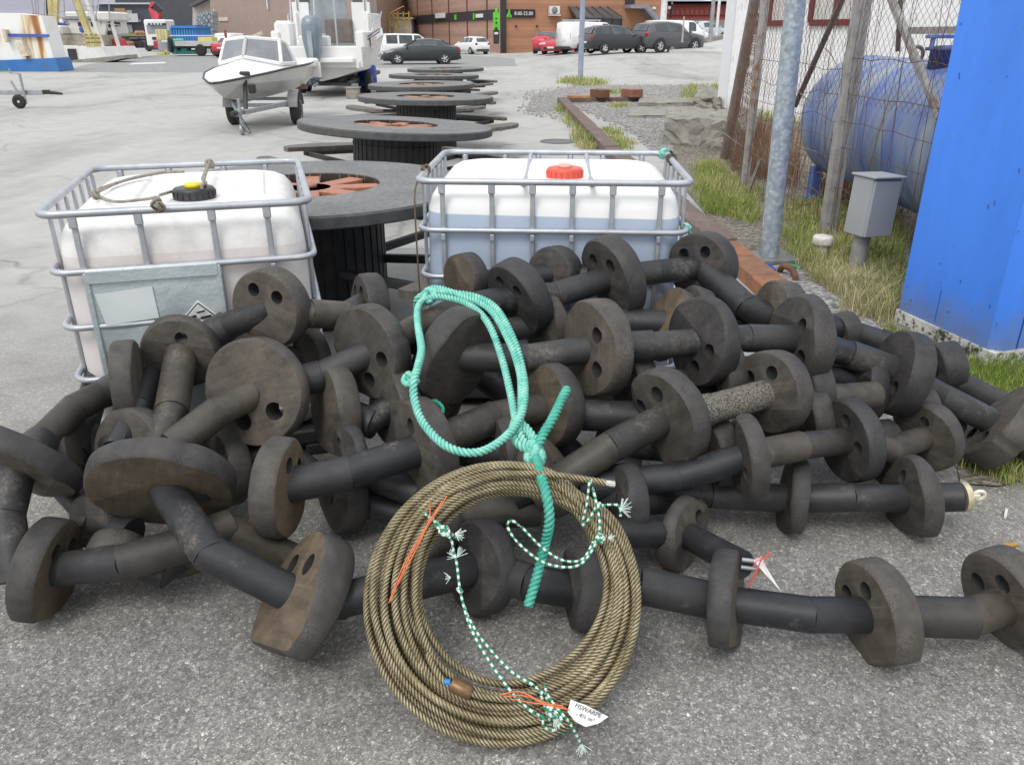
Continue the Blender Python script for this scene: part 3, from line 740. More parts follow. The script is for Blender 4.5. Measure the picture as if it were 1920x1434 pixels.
cord(mb, [(1092, 978, .04), (1100, 945, .066), (1106, 900, .075), (1112, 918, .07), (1118, 945, .066), (1106, 970, .06), (1092, 985, .04)])
cord(mb, [(1112, 918, .07), (1120, 950, .066), (1124, 975, .066), (1124, 1000, .066)])
cord(mb, [(1120, 948, .068), (1140, 946, .072), (1160, 948, .075), (1164, 968, .07)])
cord(mb, [(1122, 1000, .066), (1112, 1028, .06), (1090, 1056, .05), (1060, 1063, .045), (1015, 1052, .045), (972, 1018, .045), (952, 988, .045), (958, 976, .045), (978, 988, .045), (1015, 1025, .045), (1055, 1050, .045), (1092, 1048, .05), (1112, 1015, .06)])
mb.build('cord_run', CORD, t, world=True)
mb = MB(); knot(mb, coilp(1124, 1008, .066), .0046, .011, 4, 5, .02, 4); mb.build('knot', CORD, t, world=True); mb = MB(); knot(mb, coilp(1122, 948, .07), .0046, .008, 3, 6, .02, 4); mb.build('knot', CORD, t, world=True)
mb = MB(); fray(mb, 1163, 955, .075, 20, 22, .035, 60); mb.build('frayed_end', FRAY, t, world=True); mb = MB(); fray(mb, 1140, 1008, .06, 0, 12, .02); mb.build('frayed_end', FRAY, t, world=True)
t = thing('braided_tie_cord', 'green and white cord knotted at the bottom of the wire coil', 'tie cord', (coilp(1030, 1330).x, coilp(1030, 1330).y, 0))
mb = MB(); wrap(mb, 1015, 1290, 1045, 1368, 2, dx=22); cord(mb, [(1020, 1285, .05), (1032, 1310, .07), (1052, 1335, .075), (1066, 1352, .06), (1080, 1376, .03), (1090, 1396, .0)])
cord(mb, [(1018, 1342, .078), (1020, 1362, .075), (1040, 1368, .07), (1052, 1345, .076), (1030, 1325, .078)])
mb.build('cord_run', CORD, t, world=True)
mb = MB(); knot(mb, coilp(1036, 1332, .072), .0046, .012, 4, 8, .02, 4); mb.build('knot', CORD, t, world=True)
mb = MB(); fray(mb, 1090, 1394, .0, -80, 22, .03, 55); mb.build('frayed_end', FRAY, t, world=True); mb = MB(); fray(mb, 1040, 1345, .07, -60, 16, .03); mb.build('frayed_end', FRAY, t, world=True)
ORG = paint('orange_twine', (.75, .2, .07), (.6, .13, .05), 60)
mb = MB()
for pl in ([(838, 930, .06), (800, 990, .07), (765, 1050, .062), (732, 1126, .05)], [(830, 938, .06), (797, 990, .072), (757, 1058, .062), (729, 1130, .05)], [(806, 940, .03), (804, 975, .068), (780, 1030, .066), (738, 1110, .05)]):
    mb.tube(smooth_path([coilp(*p) for p in pl], .01), .0017, 6)
tag(mb.build('orange_twine', ORG), 'thin orange twine lying along the left side of the wire coil', 'twine')
mb = MB()
for pl in ([(938, 1302, .06), (975, 1296, .07), (1010, 1312, .08), (1062, 1328, .07)], [(945, 1306, .06), (985, 1304, .07), (1030, 1322, .083), (1068, 1330, .07)], [(960, 1310, .06), (1005, 1318, .08), (1055, 1322, .08)]):
    mb.tube(smooth_path([coilp(*p) for p in pl], .01), .0017, 6)
tag(mb.build('orange_twine', ORG), 'orange twine tying the handwritten tag to the bottom of the wire coil', 'twine')

# handwritten paper tag
tagthing = thing('paper_tag', 'white handwritten paper tag tied to the bottom of the wire coil', 'tag', (coilp(1100, 1338).x, coilp(1100, 1338).y, 0))
TP = [(1070, 1311, .05), (1100, 1322, .052), (1141, 1343, .045), (1122, 1356, .04), (1098, 1362, .038), (1078, 1352, .042), (1064, 1334, .05)]
mb = MB(); q = [coilp(*p) for p in TP]; n_ = len(q)
mb.add([p + CN * .0006 for p in q] + [p - CN * .0006 for p in q], [tuple(range(n_)), tuple(range(2 * n_ - 1, n_ - 1, -1))] + [(i, n_ + i, n_ + (i + 1) % n_, (i + 1) % n_) for i in range(n_)])
mb.build('tag_sheet', WHITEP, tagthing, world=True, fixn=True)
INK = paint('black_ink', (.02, .02, .025), (.02, .02, .02))
def text_mesh(name, body, size, M, m, parent, extrude=.0, spacing=1.0, shear=0.0, align='CENTER', world=True):
    cu = bpy.data.curves.new(name, 'FONT'); cu.body = body; cu.size = size; cu.extrude = extrude; cu.space_character = spacing; cu.shear = shear
    cu.align_x = align; cu.align_y = 'CENTER'; cu.resolution_u = 3
    ob = bpy.data.objects.new(name, cu); col.objects.link(ob)
    dg = bpy.context.evaluated_depsgraph_get(); dg.update()
    me = bpy.data.meshes.new_from_object(ob.evaluated_get(dg)); bpy.data.objects.remove(ob); bpy.data.curves.remove(cu)
    me.materials.clear(); me.materials.append(m)
    o = bpy.data.objects.new(name, me); col.objects.link(o)
    if parent is not None:
        o.parent = parent
        M = (parent.matrix_basis.inverted() @ M) if world else M
    o.matrix_basis = M; return o
def frame(o, x, y):
    x = Vector(x).normalized(); z = x.cross(Vector(y)).normalized(); y = z.cross(x)
    return Matrix(((x.x, y.x, z.x, o[0]), (x.y, y.y, z.y, o[1]), (x.z, y.z, z.z, o[2]), (0, 0, 0, 1)))
xa = coilp(1132, 1343, .046) - coilp(1072, 1318, .052); ya = coilp(1085, 1320, .05) - coilp(1080, 1345, .045)
nrm = xa.cross(ya).normalized()
text_mesh('handwriting', 'FISWARPE', .0165, frame(coilp(1102, 1331, .049) + nrm * .004, xa, ya), INK, tagthing, shear=.15, spacing=.95)
text_mesh('handwriting', '- 4½ m²', .015, frame(coilp(1096, 1343, .046) + nrm * .004, xa, ya), INK, tagthing, shear=.2)

# turquoise rope
def rope_mat(name, a, b_):
    m, nt, b = newmat(name)
    at = nt.nodes.new('ShaderNodeTexCoord')
    f = noise(nt, 26, 4, .6); f2 = noise(nt, 300, 2, .6)
    out = ramp(nt, f, [(.3, c4(a)), (.55, c4(b_)), (.75, c4((b_[0] * 1.5, b_[1] * 1.08, b_[2] * 1.1)))])
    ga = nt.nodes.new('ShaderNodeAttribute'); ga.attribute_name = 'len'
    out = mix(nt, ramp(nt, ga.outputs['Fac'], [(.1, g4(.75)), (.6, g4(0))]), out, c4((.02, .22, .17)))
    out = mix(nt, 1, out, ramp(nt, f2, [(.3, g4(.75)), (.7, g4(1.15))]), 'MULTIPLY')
    nt.links.new(out, b.inputs['Base Color']); b.inputs['Roughness'].default_value = .65
    bump(nt, b, f2, .4, .003); return m
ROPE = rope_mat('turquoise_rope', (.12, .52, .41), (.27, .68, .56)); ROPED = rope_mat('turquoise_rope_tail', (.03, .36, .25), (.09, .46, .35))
def rp(l): return [aty(x, y, ysurf(y) + o if o < 1 else o) for x, y, o in l]
rope = thing('turquoise_rope', 'knotted turquoise rope looped over the upper discs and hanging inside the wire coil', 'rope', (rp([(900, 700, -.2)])[0].x, rp([(900, 700, -.2)])[0].y, 0))
mb = MB()
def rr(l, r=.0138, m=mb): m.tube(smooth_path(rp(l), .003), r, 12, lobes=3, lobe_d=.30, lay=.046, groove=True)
rr([(1004, 855, -.2), (982, 828, -.22), (968, 792, -.22), (958, 740, -.2), (940, 668, -.18), (915, 606, -.18), (880, 572, -.14), (830, 557, -.1), (796, 562, -.06), (783, 580, -.1), (784, 612, -.18), (790, 655, -.3), (783, 690, -.34),
    (776, 715, -.34), (777, 748, -.3), (795, 795, -.28), (840, 838, -.28), (895, 848, -.28), (942, 824, -.27), (974, 785, -.25), (984, 740, -.23), (979, 690, -.2), (962, 634, -.2), (930, 578, -.18), (890, 556, -.14), (842, 549, -.1), (806, 548, -.04), (783, 560, -.02), (781, 575, .04)])
rr([(1006, 850, -.2), (992, 815, -.2), (975, 800, -.21), (978, 760, -.23), (975, 700, -.21), (955, 640, -.2), (918, 580, -.17), (868, 556, -.12), (822, 541, -.07), (802, 546, -.02), (790, 570, .0)])
rr([(1002, 850, -.2), (975, 836, -.22), (962, 815, -.22), (966, 790, -.22), (985, 800, -.21), (1005, 825, -.2)])
mb.build('rope_run', ROPE, rope, world=True)
mb = MB(); rr([(1003, 848, -.2), (1018, 815, -.22), (1036, 785, -.24), (1055, 745, -.25), (1064, 728, -.26)], .0165, mb)
cy = lambda x, y, h: coilp(x, y, h).y
rr([(1003, 852, -.2), (1012, 885, 2.0), (1024, 925, cy(1024, 925, .08)), (1030, 975, cy(1030, 975, .06)), (1022, 1020, cy(1022, 1020, .0)), (1008, 1075, cy(1008, 1075, -.03)), (990, 1136, cy(990, 1136, -.05))], .0155, mb)
mb.build('rope_tail', ROPED, rope, world=True)
mb = MB()
knot(mb, rp([(1003, 856, -.2)])[0], .0135, .024, 3, 11); knot(mb, rp([(1001, 838, -.2)])[0], .0135, .021, 2, 15)
mb.build('knot', ROPE, rope, world=True)
mb = MB(); knot(mb, rp([(771, 709, -.28)])[0], .011, .019, 4, 12); mb.build('knot', ROPE, rope, world=True)
mb = MB(); knot(mb, rp([(806, 552, -.06)])[0], .0125, .026, 3, 13); mb.build('knot', ROPE, rope, world=True)
mb = MB()
for pl in ([(800, 760, -.12), (815, 752, -.12), (830, 765, -.12), (826, 785, -.12)],): rr(pl, .008, mb)
mb2 = mb; tag(mb2.build('green_cord_scrap', paint('dark_green_cord', (.02, .3, .2), (.01, .2, .13), 40)), 'scrap of dark green cord caught between the discs behind the turquoise loop', 'cord')
# ------------------------------------------------------------------ IBC tanks
def tank_mat(name, top, liquid, lvl, sl, dirt=None):
    m, nt, b = newmat(name)
    tc = nt.nodes.new('ShaderNodeTexCoord'); sep = nt.nodes.new('ShaderNodeSeparateXYZ'); nt.links.new(tc.outputs['Object'], sep.inputs[0])
    m1 = nt.nodes.new('ShaderNodeMath'); m1.operation = 'MULTIPLY_ADD'; m1.inputs[1].default_value = sl; nt.links.new(sep.outputs['X'], m1.inputs[0]); nt.links.new(sep.outputs['Z'], m1.inputs[2])
    mr = nt.nodes.new('ShaderNodeMapRange'); mr.inputs['From Min'].default_value = lvl - .002; mr.inputs['From Max'].default_value = lvl + .002; nt.links.new(m1.outputs[0], mr.inputs['Value'])
    f = noise(nt, 3.5, 6, .65)
    ct_ = ramp(nt, f, [(.3, c4(top)), (.7, c4(top, .93))]); cl = ramp(nt, f, [(.3, c4(liquid)), (.7, c4(liquid, .92))])
    out = mix(nt, mr.outputs[0], cl, ct_)
    if dirt:
        f2 = noise(nt, 2.2, 8, .75); out = mix(nt, ramp(nt, f2, [(.5, g4(0)), (.72, g4(.7))]), out, c4(dirt))
    nt.links.new(out, b.inputs['Base Color']); b.inputs['Roughness'].default_value = .38
    b.inputs['Subsurface Weight'].default_value = .0
    bump(nt, b, noise(nt, 4, 3, .5), .25, .02)
    return m
CAGE = paint('cage_steel', (.50, .52, .55), (.38, .40, .43), 10, .35, .65, .42, metal=.5, rust=(.3, .22, .15), rscale=9, rlo=.72, rhi=.82)
PALLET = paint('pallet_black', (.05, .05, .05))
def rrect(hx, hy, r, z, n=6):
    out = []
    for (sx, sy, a0) in ((1, 1, 0), (-1, 1, 90), (-1, -1, 180), (1, -1, 270)):
        for k in range(n + 1):
            a = R(a0 + 90 * k / n); out.append(Vector((sx * (hx - r) + r * math.cos(a), sy * (hy - r) + r * math.sin(a), z)))
    return out
def ibc(label, loc, rz, wx, wy, H, tmat, xs, ys, rope_=None, lean=(0, 0)):
    t = thing('ibc_tank', label, 'liquid tank', loc, rz, 'caged liquid tanks behind the pile')
    t.matrix_basis = Matrix.Translation(Vector(loc)) @ Matrix.Rotation(rz, 4, 'Z') @ Matrix.Rotation(lean[0], 4, 'X') @ Matrix.Rotation(lean[1], 4, 'Y')
    hx, hy = wx / 2, wy / 2
    # plastic bottle: stacked rounded rectangles
    mb = MB(); rings = []
    tz = H - .012
    for (z, ins) in ((.14, .08), (.15, .04), (.2, .027), (.5, .024), (tz - .18, .025), (tz - .12, .03), (tz - .07, .045), (tz - .035, .07), (tz - .012, .11), (tz, .16), (tz - .004, .2)):
        rings.append(rrect(hx - ins, hy - ins, max(.02, .12 - ins * .2), z, 8))
    n = len(rings[0]); vs = [p for r_ in rings for p in r_]; fs = []
    for i in range(len(rings) - 1):
        for j in range(n): fs.append((i * n + j, i * n + (j + 1) % n, (i + 1) * n + (j + 1) % n, (i + 1) * n + j))
    fs.append(tuple((len(rings) - 1) * n + j for j in range(n))); fs.append(tuple(range(n - 1, -1, -1)))
    mb.add(vs, fs, 0, True)
    # moulded ridges on the top
    for sx in (-1, 1):
        mb.box((sx * hx * .52, 0, tz - .022), (.36 * hx, hy * 1.15, .06), bev=.028)
    tk = mb.build('tank', tmat, t)
    zs = [H, H - .215, H - .43, H - .645, H - .86]
    for i, z in enumerate(zs):
        mb = MB(); mb.tube(rrect(hx, hy, .07, z, 6), .0125 if i else .0148, 10, closed=True); mb.build('cage_hoop', CAGE, t)
    for (s, ax) in ((-1, 'x'), (1, 'x')):
        for x in xs:
            mb = MB(); o_ = .012
            mb.bar((x, s * (hy - o_), H - .012), (x, s * (hy - o_), .13), .022, .014, up=(0, 1, 0), bev=.004)
            mb.box((x, s * (hy + .002), H - .03), (.03, .016, .045), bev=.004); mb.box((x, s * (hy + .004), H - .245), (.02, .012, .03), bev=.003)
            mb.build('cage_upright', CAGE, t)
        for y in ys:
            mb = MB(); mb.bar((s * (hx - .012), y, H - .012), (s * (hx - .012), y, .13), .022, .014, up=(1, 0, 0), bev=.004); mb.build('cage_upright', CAGE, t)
    mb = MB(); mb.box((0, 0, .09), (wx, wy, .07), bev=.01)
    for x in (-hx + .07, 0, hx - .07): mb.box((x, 0, .03), (.1, wy, .055), bev=.01)
    mb.build('pallet', PALLET, t)
    return t, tz
def cap(t, x, y, z, r, m, m2, plugr, ribs=18):
    mb = MB(); mb.lathe([(r * .98, -.01), (r * 1.04, -.004), (r * 1.04, .004), (r, .008), (r, .036), (r * .95, .044), (r * .6, .045)], 36, Matrix.Translation((x, y, z)))
    for k in range(ribs):
        a = 6.283 * k / ribs; mb.box((x + math.cos(a) * r, y + math.sin(a) * r, z + .022), (.008, .008, .026), rz=a, bev=.002)
    c = mb.build('cap', m, t)
    mb = MB(); mb.lathe([(plugr, 0), (plugr, .012), (plugr * .9, .017), (plugr * .3, .017)], 24, Matrix.Translation((x, y, z + .044))); mb.build('plug', m2, c)
TK1 = tank_mat('white_blue_liquid_tank', (.86, .86, .84), (.42, .50, .62), .945, .015)
rc = (atz(780, 340, 1.1) + atz(1300, 345, 1.1)) / 2
rz1 = math.atan2(3.501 - 3.568, 1.202)
ax1 = Vector((math.cos(rz1), math.sin(rz1), 0)); ay1 = Vector((-math.sin(rz1), math.cos(rz1), 0))
c1 = Vector((rc.x, rc.y, 0)) + ay1 * .475
t1, tz1 = ibc('white caged tank part filled with blue liquid, red screw cap, behind the pile', c1, rz1, 1.2, .95, 1.1, TK1, [-.49, -.27, -.09, .085, .26, .47][0:6], [-.36, -.2, -.05, .1, .25, .38])
REDCAP = paint('red_cap', (.72, .1, .06), (.62, .08, .05), 8, rough=.4)
capc = atz(1059, 322, tz1 + .02)
lc = t1.matrix_basis.inverted() @ capc
cap(t1, lc.x, lc.y, tz1 - .006, .083, REDCAP, paint('pink_plug', (.8, .45, .38)), .032)
mb = MB()
for x in (-.13, .17): mb.tube([Vector((x, -.47, 1.09)), Vector((x, -.2, 1.073)), Vector((x, .2, 1.075)), Vector((x, .47, 1.09))], .013, 10)
mb.build('cross_bar', CAGE, t1)
TK2 = tank_mat('white_tank_pinkish', (.80, .79, .77), (.70, .655, .635), .93, 0, dirt=(.50, .43, .39))
a_ = atz(65, 405, 1.1); b_ = atz(580, 378, 1.1)
rz2 = math.atan2(b_.y - a_.y, b_.x - a_.x); wl = (b_ - a_).length
ax2 = Vector((math.cos(rz2), math.sin(rz2), 0)); ay2 = Vector((-math.sin(rz2), math.cos(rz2), 0))
c2 = (a_ + b_) / 2; c2 = Vector((c2.x, c2.y, 0)) + ay2 * .56
t2, tz2 = ibc('white caged tank with black screw cap and metal label plate, left of the pile', c2, rz2, wl, 1.12, 1.1, TK2, [-.36, -.14, .115, .315], [-.42, -.27, -.12, .03, .18, .33, .45])
BLK = paint('black_cap', (.035, .035, .038), (.025, .025, .025), 8, rough=.4); YEL = paint('yellow_plug', (.75, .62, .02), (.7, .5, .02))
lc = t2.matrix_basis.inverted() @ atz(364, 360, tz2 + .02)
cap(t2, lc.x, lc.y, tz2 - .006, .08, BLK, YEL, .034)
PLATE = paint('dull_label_plate', (.50, .56, .57), (.40, .46, .47), 3, .35, .65, .35, metal=.3, bmp=.3, bscale=6, bdist=.03)
mb = MB()
PX0, PX1 = -.355, .11
nn_ = 14; vs = []; fs = []
for j in range(nn_ + 1):
    for i in range(nn_ + 1):
        x = PX0 + (PX1 - PX0) * i / nn_; z = .86 - .62 * j / nn_
        y = -.566 - (.012 * math.sin(i * .9 + j * .5) * (j / nn_)) + (.006 if j == 0 else 0)
        vs.append((x, y, z))
for j in range(nn_):
    for i in range(nn_):
        a = j * (nn_ + 1) + i; fs.append((a + 1, a, a + nn_ + 1, a + nn_ + 2)[::-1])
mb.add(vs, fs, 0, True); mb.bar((PX0, -.572, .865), (PX1, -.572, .865), .012, .05, bev=.003)
for x in (PX0, PX1): mb.bar((x, -.568, .88), (x, -.568, .25), .02, .014, up=(0, 1, 0), bev=.003)
pl = mb.build('label_plate', PLATE, t2)
def yplate(i_, j_): return -.566 - (.012 * math.sin(i_ * .9 + j_ * .5) * (j_ / nn_)) - .005
def sheet(mb, pts, t=.002): # pts (x, z) on the plate, front facing -Y
    q = []
    for x, z in pts:
        i_ = (x - PX0) / (PX1 - PX0) * nn_; j_ = (.86 - z) / .62 * nn_; q.append((x, yplate(i_, j_), z))
    n = len(q); mb.add(q + [(p[0], p[1] + t, p[2]) for p in q], [tuple(range(n)), tuple(range(2 * n - 1, n - 1, -1))] + [(i, (i + 1) % n, n + (i + 1) % n, n + i) for i in range(n)])
mb = MB(); sheet(mb, [(-.338, .80), (-.135, .815), (-.13, .69), (-.32, .675)]); mb.build('paper_sheet', paint('grey_white_sheet', (.60, .64, .64), (.54, .58, .58), 4), pl, fixn=True)
mb = MB(); cx, cz = .018, .66
sheet(mb, [(cx, cz + .085), (cx + .085, cz), (cx, cz - .085), (cx - .085, cz)]); dm = mb.build('hazard_label', WHITEP, pl, fixn=True)
mb = MB()
def ln(a, b, w=.004): mb.bar((a[0], -.581, a[1]), (b[0], -.581, b[1]), w, .002, up=(0, 1, 0))
dd = [(cx, cz + .077), (cx + .077, cz), (cx, cz - .077), (cx - .077, cz)]
for i in range(4): mb.bar((dd[i][0], -.5795, dd[i][1]), (dd[(i + 1) % 4][0], -.5795, dd[(i + 1) % 4][1]), .002, .004)
mb.bar((cx - .01, -.5795, cz + .038), (cx + .022, -.5795, cz + .044), .002, .007); mb.bar((cx - .035, -.5795, cz + .02), (cx - .012, -.5795, cz + .026), .002, .01); mb.bar((cx + .002, -.5795, cz + .016), (cx + .042, -.5795, cz + .022), .002, .009)
mb.prism([(cx - .05, cz - .006), (cx + .05, cz - .006), (cx, cz - .066)], 0, .002, M=Matrix.Translation((0, -.5785, 0)) @ Matrix(((1, 0, 0, 0), (0, 0, -1, 0), (0, 1, 0, 0), (0, 0, 0, 1))))
mb.build('hazard_marks', INK, pl)
# cords on the tanks
GREYROPE = paint('old_grey_rope', (.34, .31, .25), (.22, .2, .16), 30, rough=.9)
def tcord(name, label, t, pls, r=.007, m=GREYROPE, knots=()):
    mb = MB()
    for pl in pls: mb.tube(smooth_path([t.matrix_basis @ Vector(p) for p in pl], .008), r, 8, lobes=3, lobe_d=.22, lay=.04)
    for (p, rk, n) in knots: knot(mb, t.matrix_basis @ Vector(p), r, rk, n, int(p[0] * 977) % 91)
    return tag(mb.build(name, m), label, 'cord')
L2 = lambda x, y, z: t2.matrix_basis.inverted() @ atz(x, y, z)
tcord('rope_tie', 'old grey cord tied from the front bar of the black capped tank around its cap', t2,
      [[L2(294, 383, 1.140), L2(296, 370, 1.120), L2(270, 374, 1.104), L2(215, 378, 1.104), L2(180, 365, 1.107), L2(178, 360, 1.122)], [L2(300, 366, 1.122), L2(330, 357, 1.107), L2(350, 354, 1.120), L2(385, 345, 1.140), L2(380, 335, 1.140), L2(390, 310, 1.140)],
       [L2(180, 362, 1.112), L2(230, 340, 1.112), L2(300, 325, 1.117), L2(345, 322, 1.122)], [L2(185, 355, 1.112), L2(245, 335, 1.112), L2(310, 322, 1.122)], [L2(378, 352, 1.145), L2(392, 305, 1.145)]], .0065, knots=((L2(295, 384, 1.125), .018, 4), (L2(180, 364, 1.117), .014, 3), (L2(394, 306, 1.135), .018, 3)))
L1 = lambda x, y, z: t1.matrix_basis.inverted() @ atz(x, y, z)
tcord('hanging_string', 'thin brown cord hanging down the left corner of the blue liquid tank', t1, [[(-.597, -.26, 1.12), (-.605, -.33, 1.1), (-.615, -.44, 1.05), (-.613, -.475, .9), (-.608, -.48, .6), (-.6, -.48, .3), (-.61, -.48, .1)]], .0045, paint('brown_cord_fibre', (.16, .12, .07), (.1, .07, .04), 60), knots=(((-.598, -.2, 1.108), .02, 5),))
tcord('rope_tie', 'dark cord knotted over the right rear corner of the blue liquid tank', t1, [[(.6, .33, 1.13), (.62, .36, 1.1), (.628, .38, .95), (.628, .36, .7), (.62, .3, .55)]], .007, paint('dark_cord_fibre', (.08, .07, .05), (.05, .04, .03), 60), knots=(((.6, .25, 1.1), .022, 6),))
tcord('turquoise_tie', 'turquoise wrapping tied on the rear right corner bar of the blue liquid tank', t1, [[(.57, .49, 1.115), (.6, .44, 1.115), (.61, .40, 1.10)]], .011, ROPE, knots=(((.585, .455, 1.1), .017, 6),))
tcord('turquoise_tie', 'turquoise knot tied on the second bar at the right side of the blue liquid tank', t1, [[(.61, -.3, .88), (.622, -.38, .87), (.635, -.43, .84)]], .007, ROPE, knots=(((.607, -.36, .89), .014, 3),))

# ------------------------------------------------------------------ cable spool tables
def spool_mat():
    m, nt, b = newmat('weathered_grey_spool')
    f = noise(nt, 30, 8, .75); f2 = noise(nt, 2.5, 5, .6)
    out = ramp(nt, f, [(.3, c4((.105, .105, .103))), (.5, c4((.165, .165, .162))), (.66, c4((.23, .23, .225))), (.76, c4((.46, .46, .45)))])
    out = mix(nt, 1, out, ramp(nt, f2, [(.3, g4(.8)), (.7, g4(1.15))]), 'MULTIPLY')
    nt.links.new(out, b.inputs['Base Color']); b.inputs['Roughness'].default_value = .75
    bump(nt, b, f, .2, .006); return m
SPOOL = spool_mat(); SPEDGE = paint('spool_edge', (.085, .085, .085), (.06, .06, .06), 12, rough=.7, bmp=.2)
DRUM = paint('spool_drum_black', (.022, .022, .023), (.034, .033, .032), 9, rough=.6, bmp=.2)
PITW = paint('orange_wood_spokes', (.45, .20, .12), (.28, .115, .07), 5, .35, .65, .6, stretch=(1, 6, 1)); PITD = paint('pit_dark', (.05, .03, .02))
SEATW = paint('weathered_seat_board', (.17, .155, .135), (.11, .10, .09), 6, rough=.85, stretch=(1, 5, 1))
ARM = paint('black_bench_arm', (.03, .03, .03), (.045, .043, .04), 9, rough=.6)
def spool(label, loc, rz, D_=2.0, H=.83, tilt=(0, 0), seats=((20, 1), (110, 1), (200, 1), (290, 1)), drumr=.44):
    t = thing('spool_table', label, 'spool table', loc, rz, 'row of cable spool tables in the yard')
    t.matrix_basis = Matrix.Translation(Vector(loc)) @ Matrix.Rotation(rz, 4, 'Z') @ Matrix.Rotation(tilt[0], 4, 'X') @ Matrix.Rotation(tilt[1], 4, 'Y')
    ro, ri, th = D_ / 2, D_ * .218, .075
    mb = MB(); n = 72
    prof = [(ri, H), (ro - .012, H), (ro, H - .012), (ro, H - th + .008), (ro - .01, H - th), (ri, H - th)]
    for i in range(len(prof)):
        a, b = prof[i], prof[(i + 1) % len(prof)]
        mb.lathe([a, b], n, mi=(1 if 1 <= i <= 4 else 0), cap=False, smooth=(i in (2, 5)))
    mb.build('table_top', [SPOOL, SPEDGE], t, fixn=True)
    mb = MB(); mb.lathe([(drumr, .02), (drumr, H - th - .002)], 40, cap=False)
    for k in range(40):
        a = 6.283 * k / 40; mb.box((drumr * math.cos(a), drumr * math.sin(a), (H - th) / 2), (.012, .052, H - th - .04), rz=a, bev=.002)
    mb.build('drum', DRUM, t)
    mb = MB(); mb.lathe([(ri + .02, H - th - .12), (.01, H - th - .12)], 40, cap=False); mb.lathe([(ri, H - .006), (ri, H - th - .12)], 40, cap=False, smooth=True); mb.build('hub_well', PITD, t)
    mb = MB()
    for k in range(8):
        a = 6.283 * k / 8 + .3; mb.box((math.cos(a) * ri * .52, math.sin(a) * ri * .52, H - .045), (ri * .92, .12, .05), rz=a, bev=.006)
    mb.lathe([(.13, H - .02), (.13, H - th - .06)], 20)
    mb.lathe([(.045, H + .0), (.045, H - .02)], 12)
    mb.build('hub_spokes', PITW, t)
    for (a, ln_) in seats:
        a = R(a); d = Vector((math.cos(a), math.sin(a), 0)); s = Vector((-math.sin(a), math.cos(a), 0))
        c = d * (ro + .28 * ln_) + Vector((0, 0, .44)); mb = MB()
        pts = []
        for k in range(25):      # half-round seat board
            b = R(-100 + 200 * k / 24); pts.append(Vector((.26 * math.cos(b) * 1.0, .62 * math.sin(b))))
        M = Matrix(((d.x, s.x, 0, c.x - d.x * .1), (d.y, s.y, 0, c.y - d.y * .1), (0, 0, 1, c.z), (0, 0, 0, 1)))
        mb.prism([(p.x, p.y) for p in pts], 0, .045, M=M); se = mb.build('seat', SEATW, t)
        mb = MB(); q = d * (ro + .15); e0 = d * (drumr * .9)
        for sg in (-.35, .35):
            mb.bar(e0 + s * sg * .6 + Vector((0, 0, .36)), q + s * sg + Vector((0, 0, .41)), .05, .05, bev=.005)
        mb.bar(q + s * -.4 + Vector((0, 0, .415)), q + s * .4 + Vector((0, 0, .415)), .05, .045, bev=.005)
        mb.build('seat_arm', ARM, se)
    return t
SP = [(580, 345, 'large grey spool table nearest the tanks, its orange hub well half hidden by a cage', (0, 0), 40),
      (735, 232, 'tilted grey spool table, second from the tanks, beside the small boat', (0, 3.2), 25),
      (797, 180, 'grey spool table third from the tanks with its full orange hub showing', (0, 1.0), 35),
      (791, 157, 'grey spool table, fourth from the tanks, beside the blue barrel', (0, -.5), 15),
      (813, 140, 'brown edged spool table, fifth from the tanks, second to last in the row', (0, .8), 50),
      (836, 128, 'farthest spool table in the row, below the dark saloon car', (0, -.6), 20)]
for i, (px, py, lab, tl, rz) in enumerate(SP):
    p = atz(px, py, .83)
    spool(lab, (p.x, p.y, 0), R(rz), 2.0 if i != 3 else 1.95, .83, (R(tl[0]), R(tl[1])))
# ------------------------------------------------------------------ right hand side: blue building, fence, tank, pole, verge
V = Vector
r_w = random.Random(33)
def splash(m):
    nt = m.node_tree; b = nt.nodes['Principled BSDF']; src = b.inputs['Base Color'].links[0].from_socket
    g = nt.nodes.new('ShaderNodeTexCoord'); sp = nt.nodes.new('ShaderNodeSeparateXYZ'); nt.links.new(g.outputs['Object'], sp.inputs[0])
    a = nt.nodes.new('ShaderNodeMath'); a.operation = 'MULTIPLY_ADD'; a.inputs[1].default_value = -.55; nt.links.new(noise(nt, 9, 8, .75), a.inputs[0]); nt.links.new(sp.outputs['Z'], a.inputs[2])
    k = ramp(nt, a.outputs[0], [(0, g4(.0)), (.001, g4(0)), (1, g4(0))]); mr = nt.nodes.new('ShaderNodeMapRange'); mr.inputs['From Min'].default_value = -.17; mr.inputs['From Max'].default_value = .06; mr.inputs['To Min'].default_value = .6; mr.inputs['To Max'].default_value = 0; nt.links.new(a.outputs[0], mr.inputs['Value'])
    o = mix(nt, mr.outputs[0], src, c4((.20, .21, .22)))
    o = mix(nt, 1, o, ramp(nt, noise(nt, 2.2, 7, .7, stretch=(1, 1, .3)), [(.35, g4(.88)), (.6, g4(1.04))]), 'MULTIPLY')
    nt.links.new(o, b.inputs['Base Color'])
BLUE = paint('blue_wall_paint', (.062, .255, .90), (.055, .235, .85), 1.2, .3, .7, .42, bmp=.06, bscale=3, rust=(.06, .2, .6), rscale=30, rlo=.74, rhi=.8)
splash(BLUE)
PLASTER = paint('mossy_white_plinth', (.66, .65, .61), (.48, .47, .43), 7, .35, .65, .9, bmp=.5, bscale=40, rust=(.05, .06, .03), rscale=16, rlo=.49, rhi=.57)
bl = V((2.452, 4.832, 0)); bc = V((2.645, 4.08, 0)); br = bc + (V((2.90, 4.165, 0)) - bc).normalized() * 1.6
th = thing('blue_building', 'bright blue painted building corner on a mossy white plinth at the right edge', 'building', bc)
dL = (bl - bc).normalized(); dR = (br - bc).normalized()
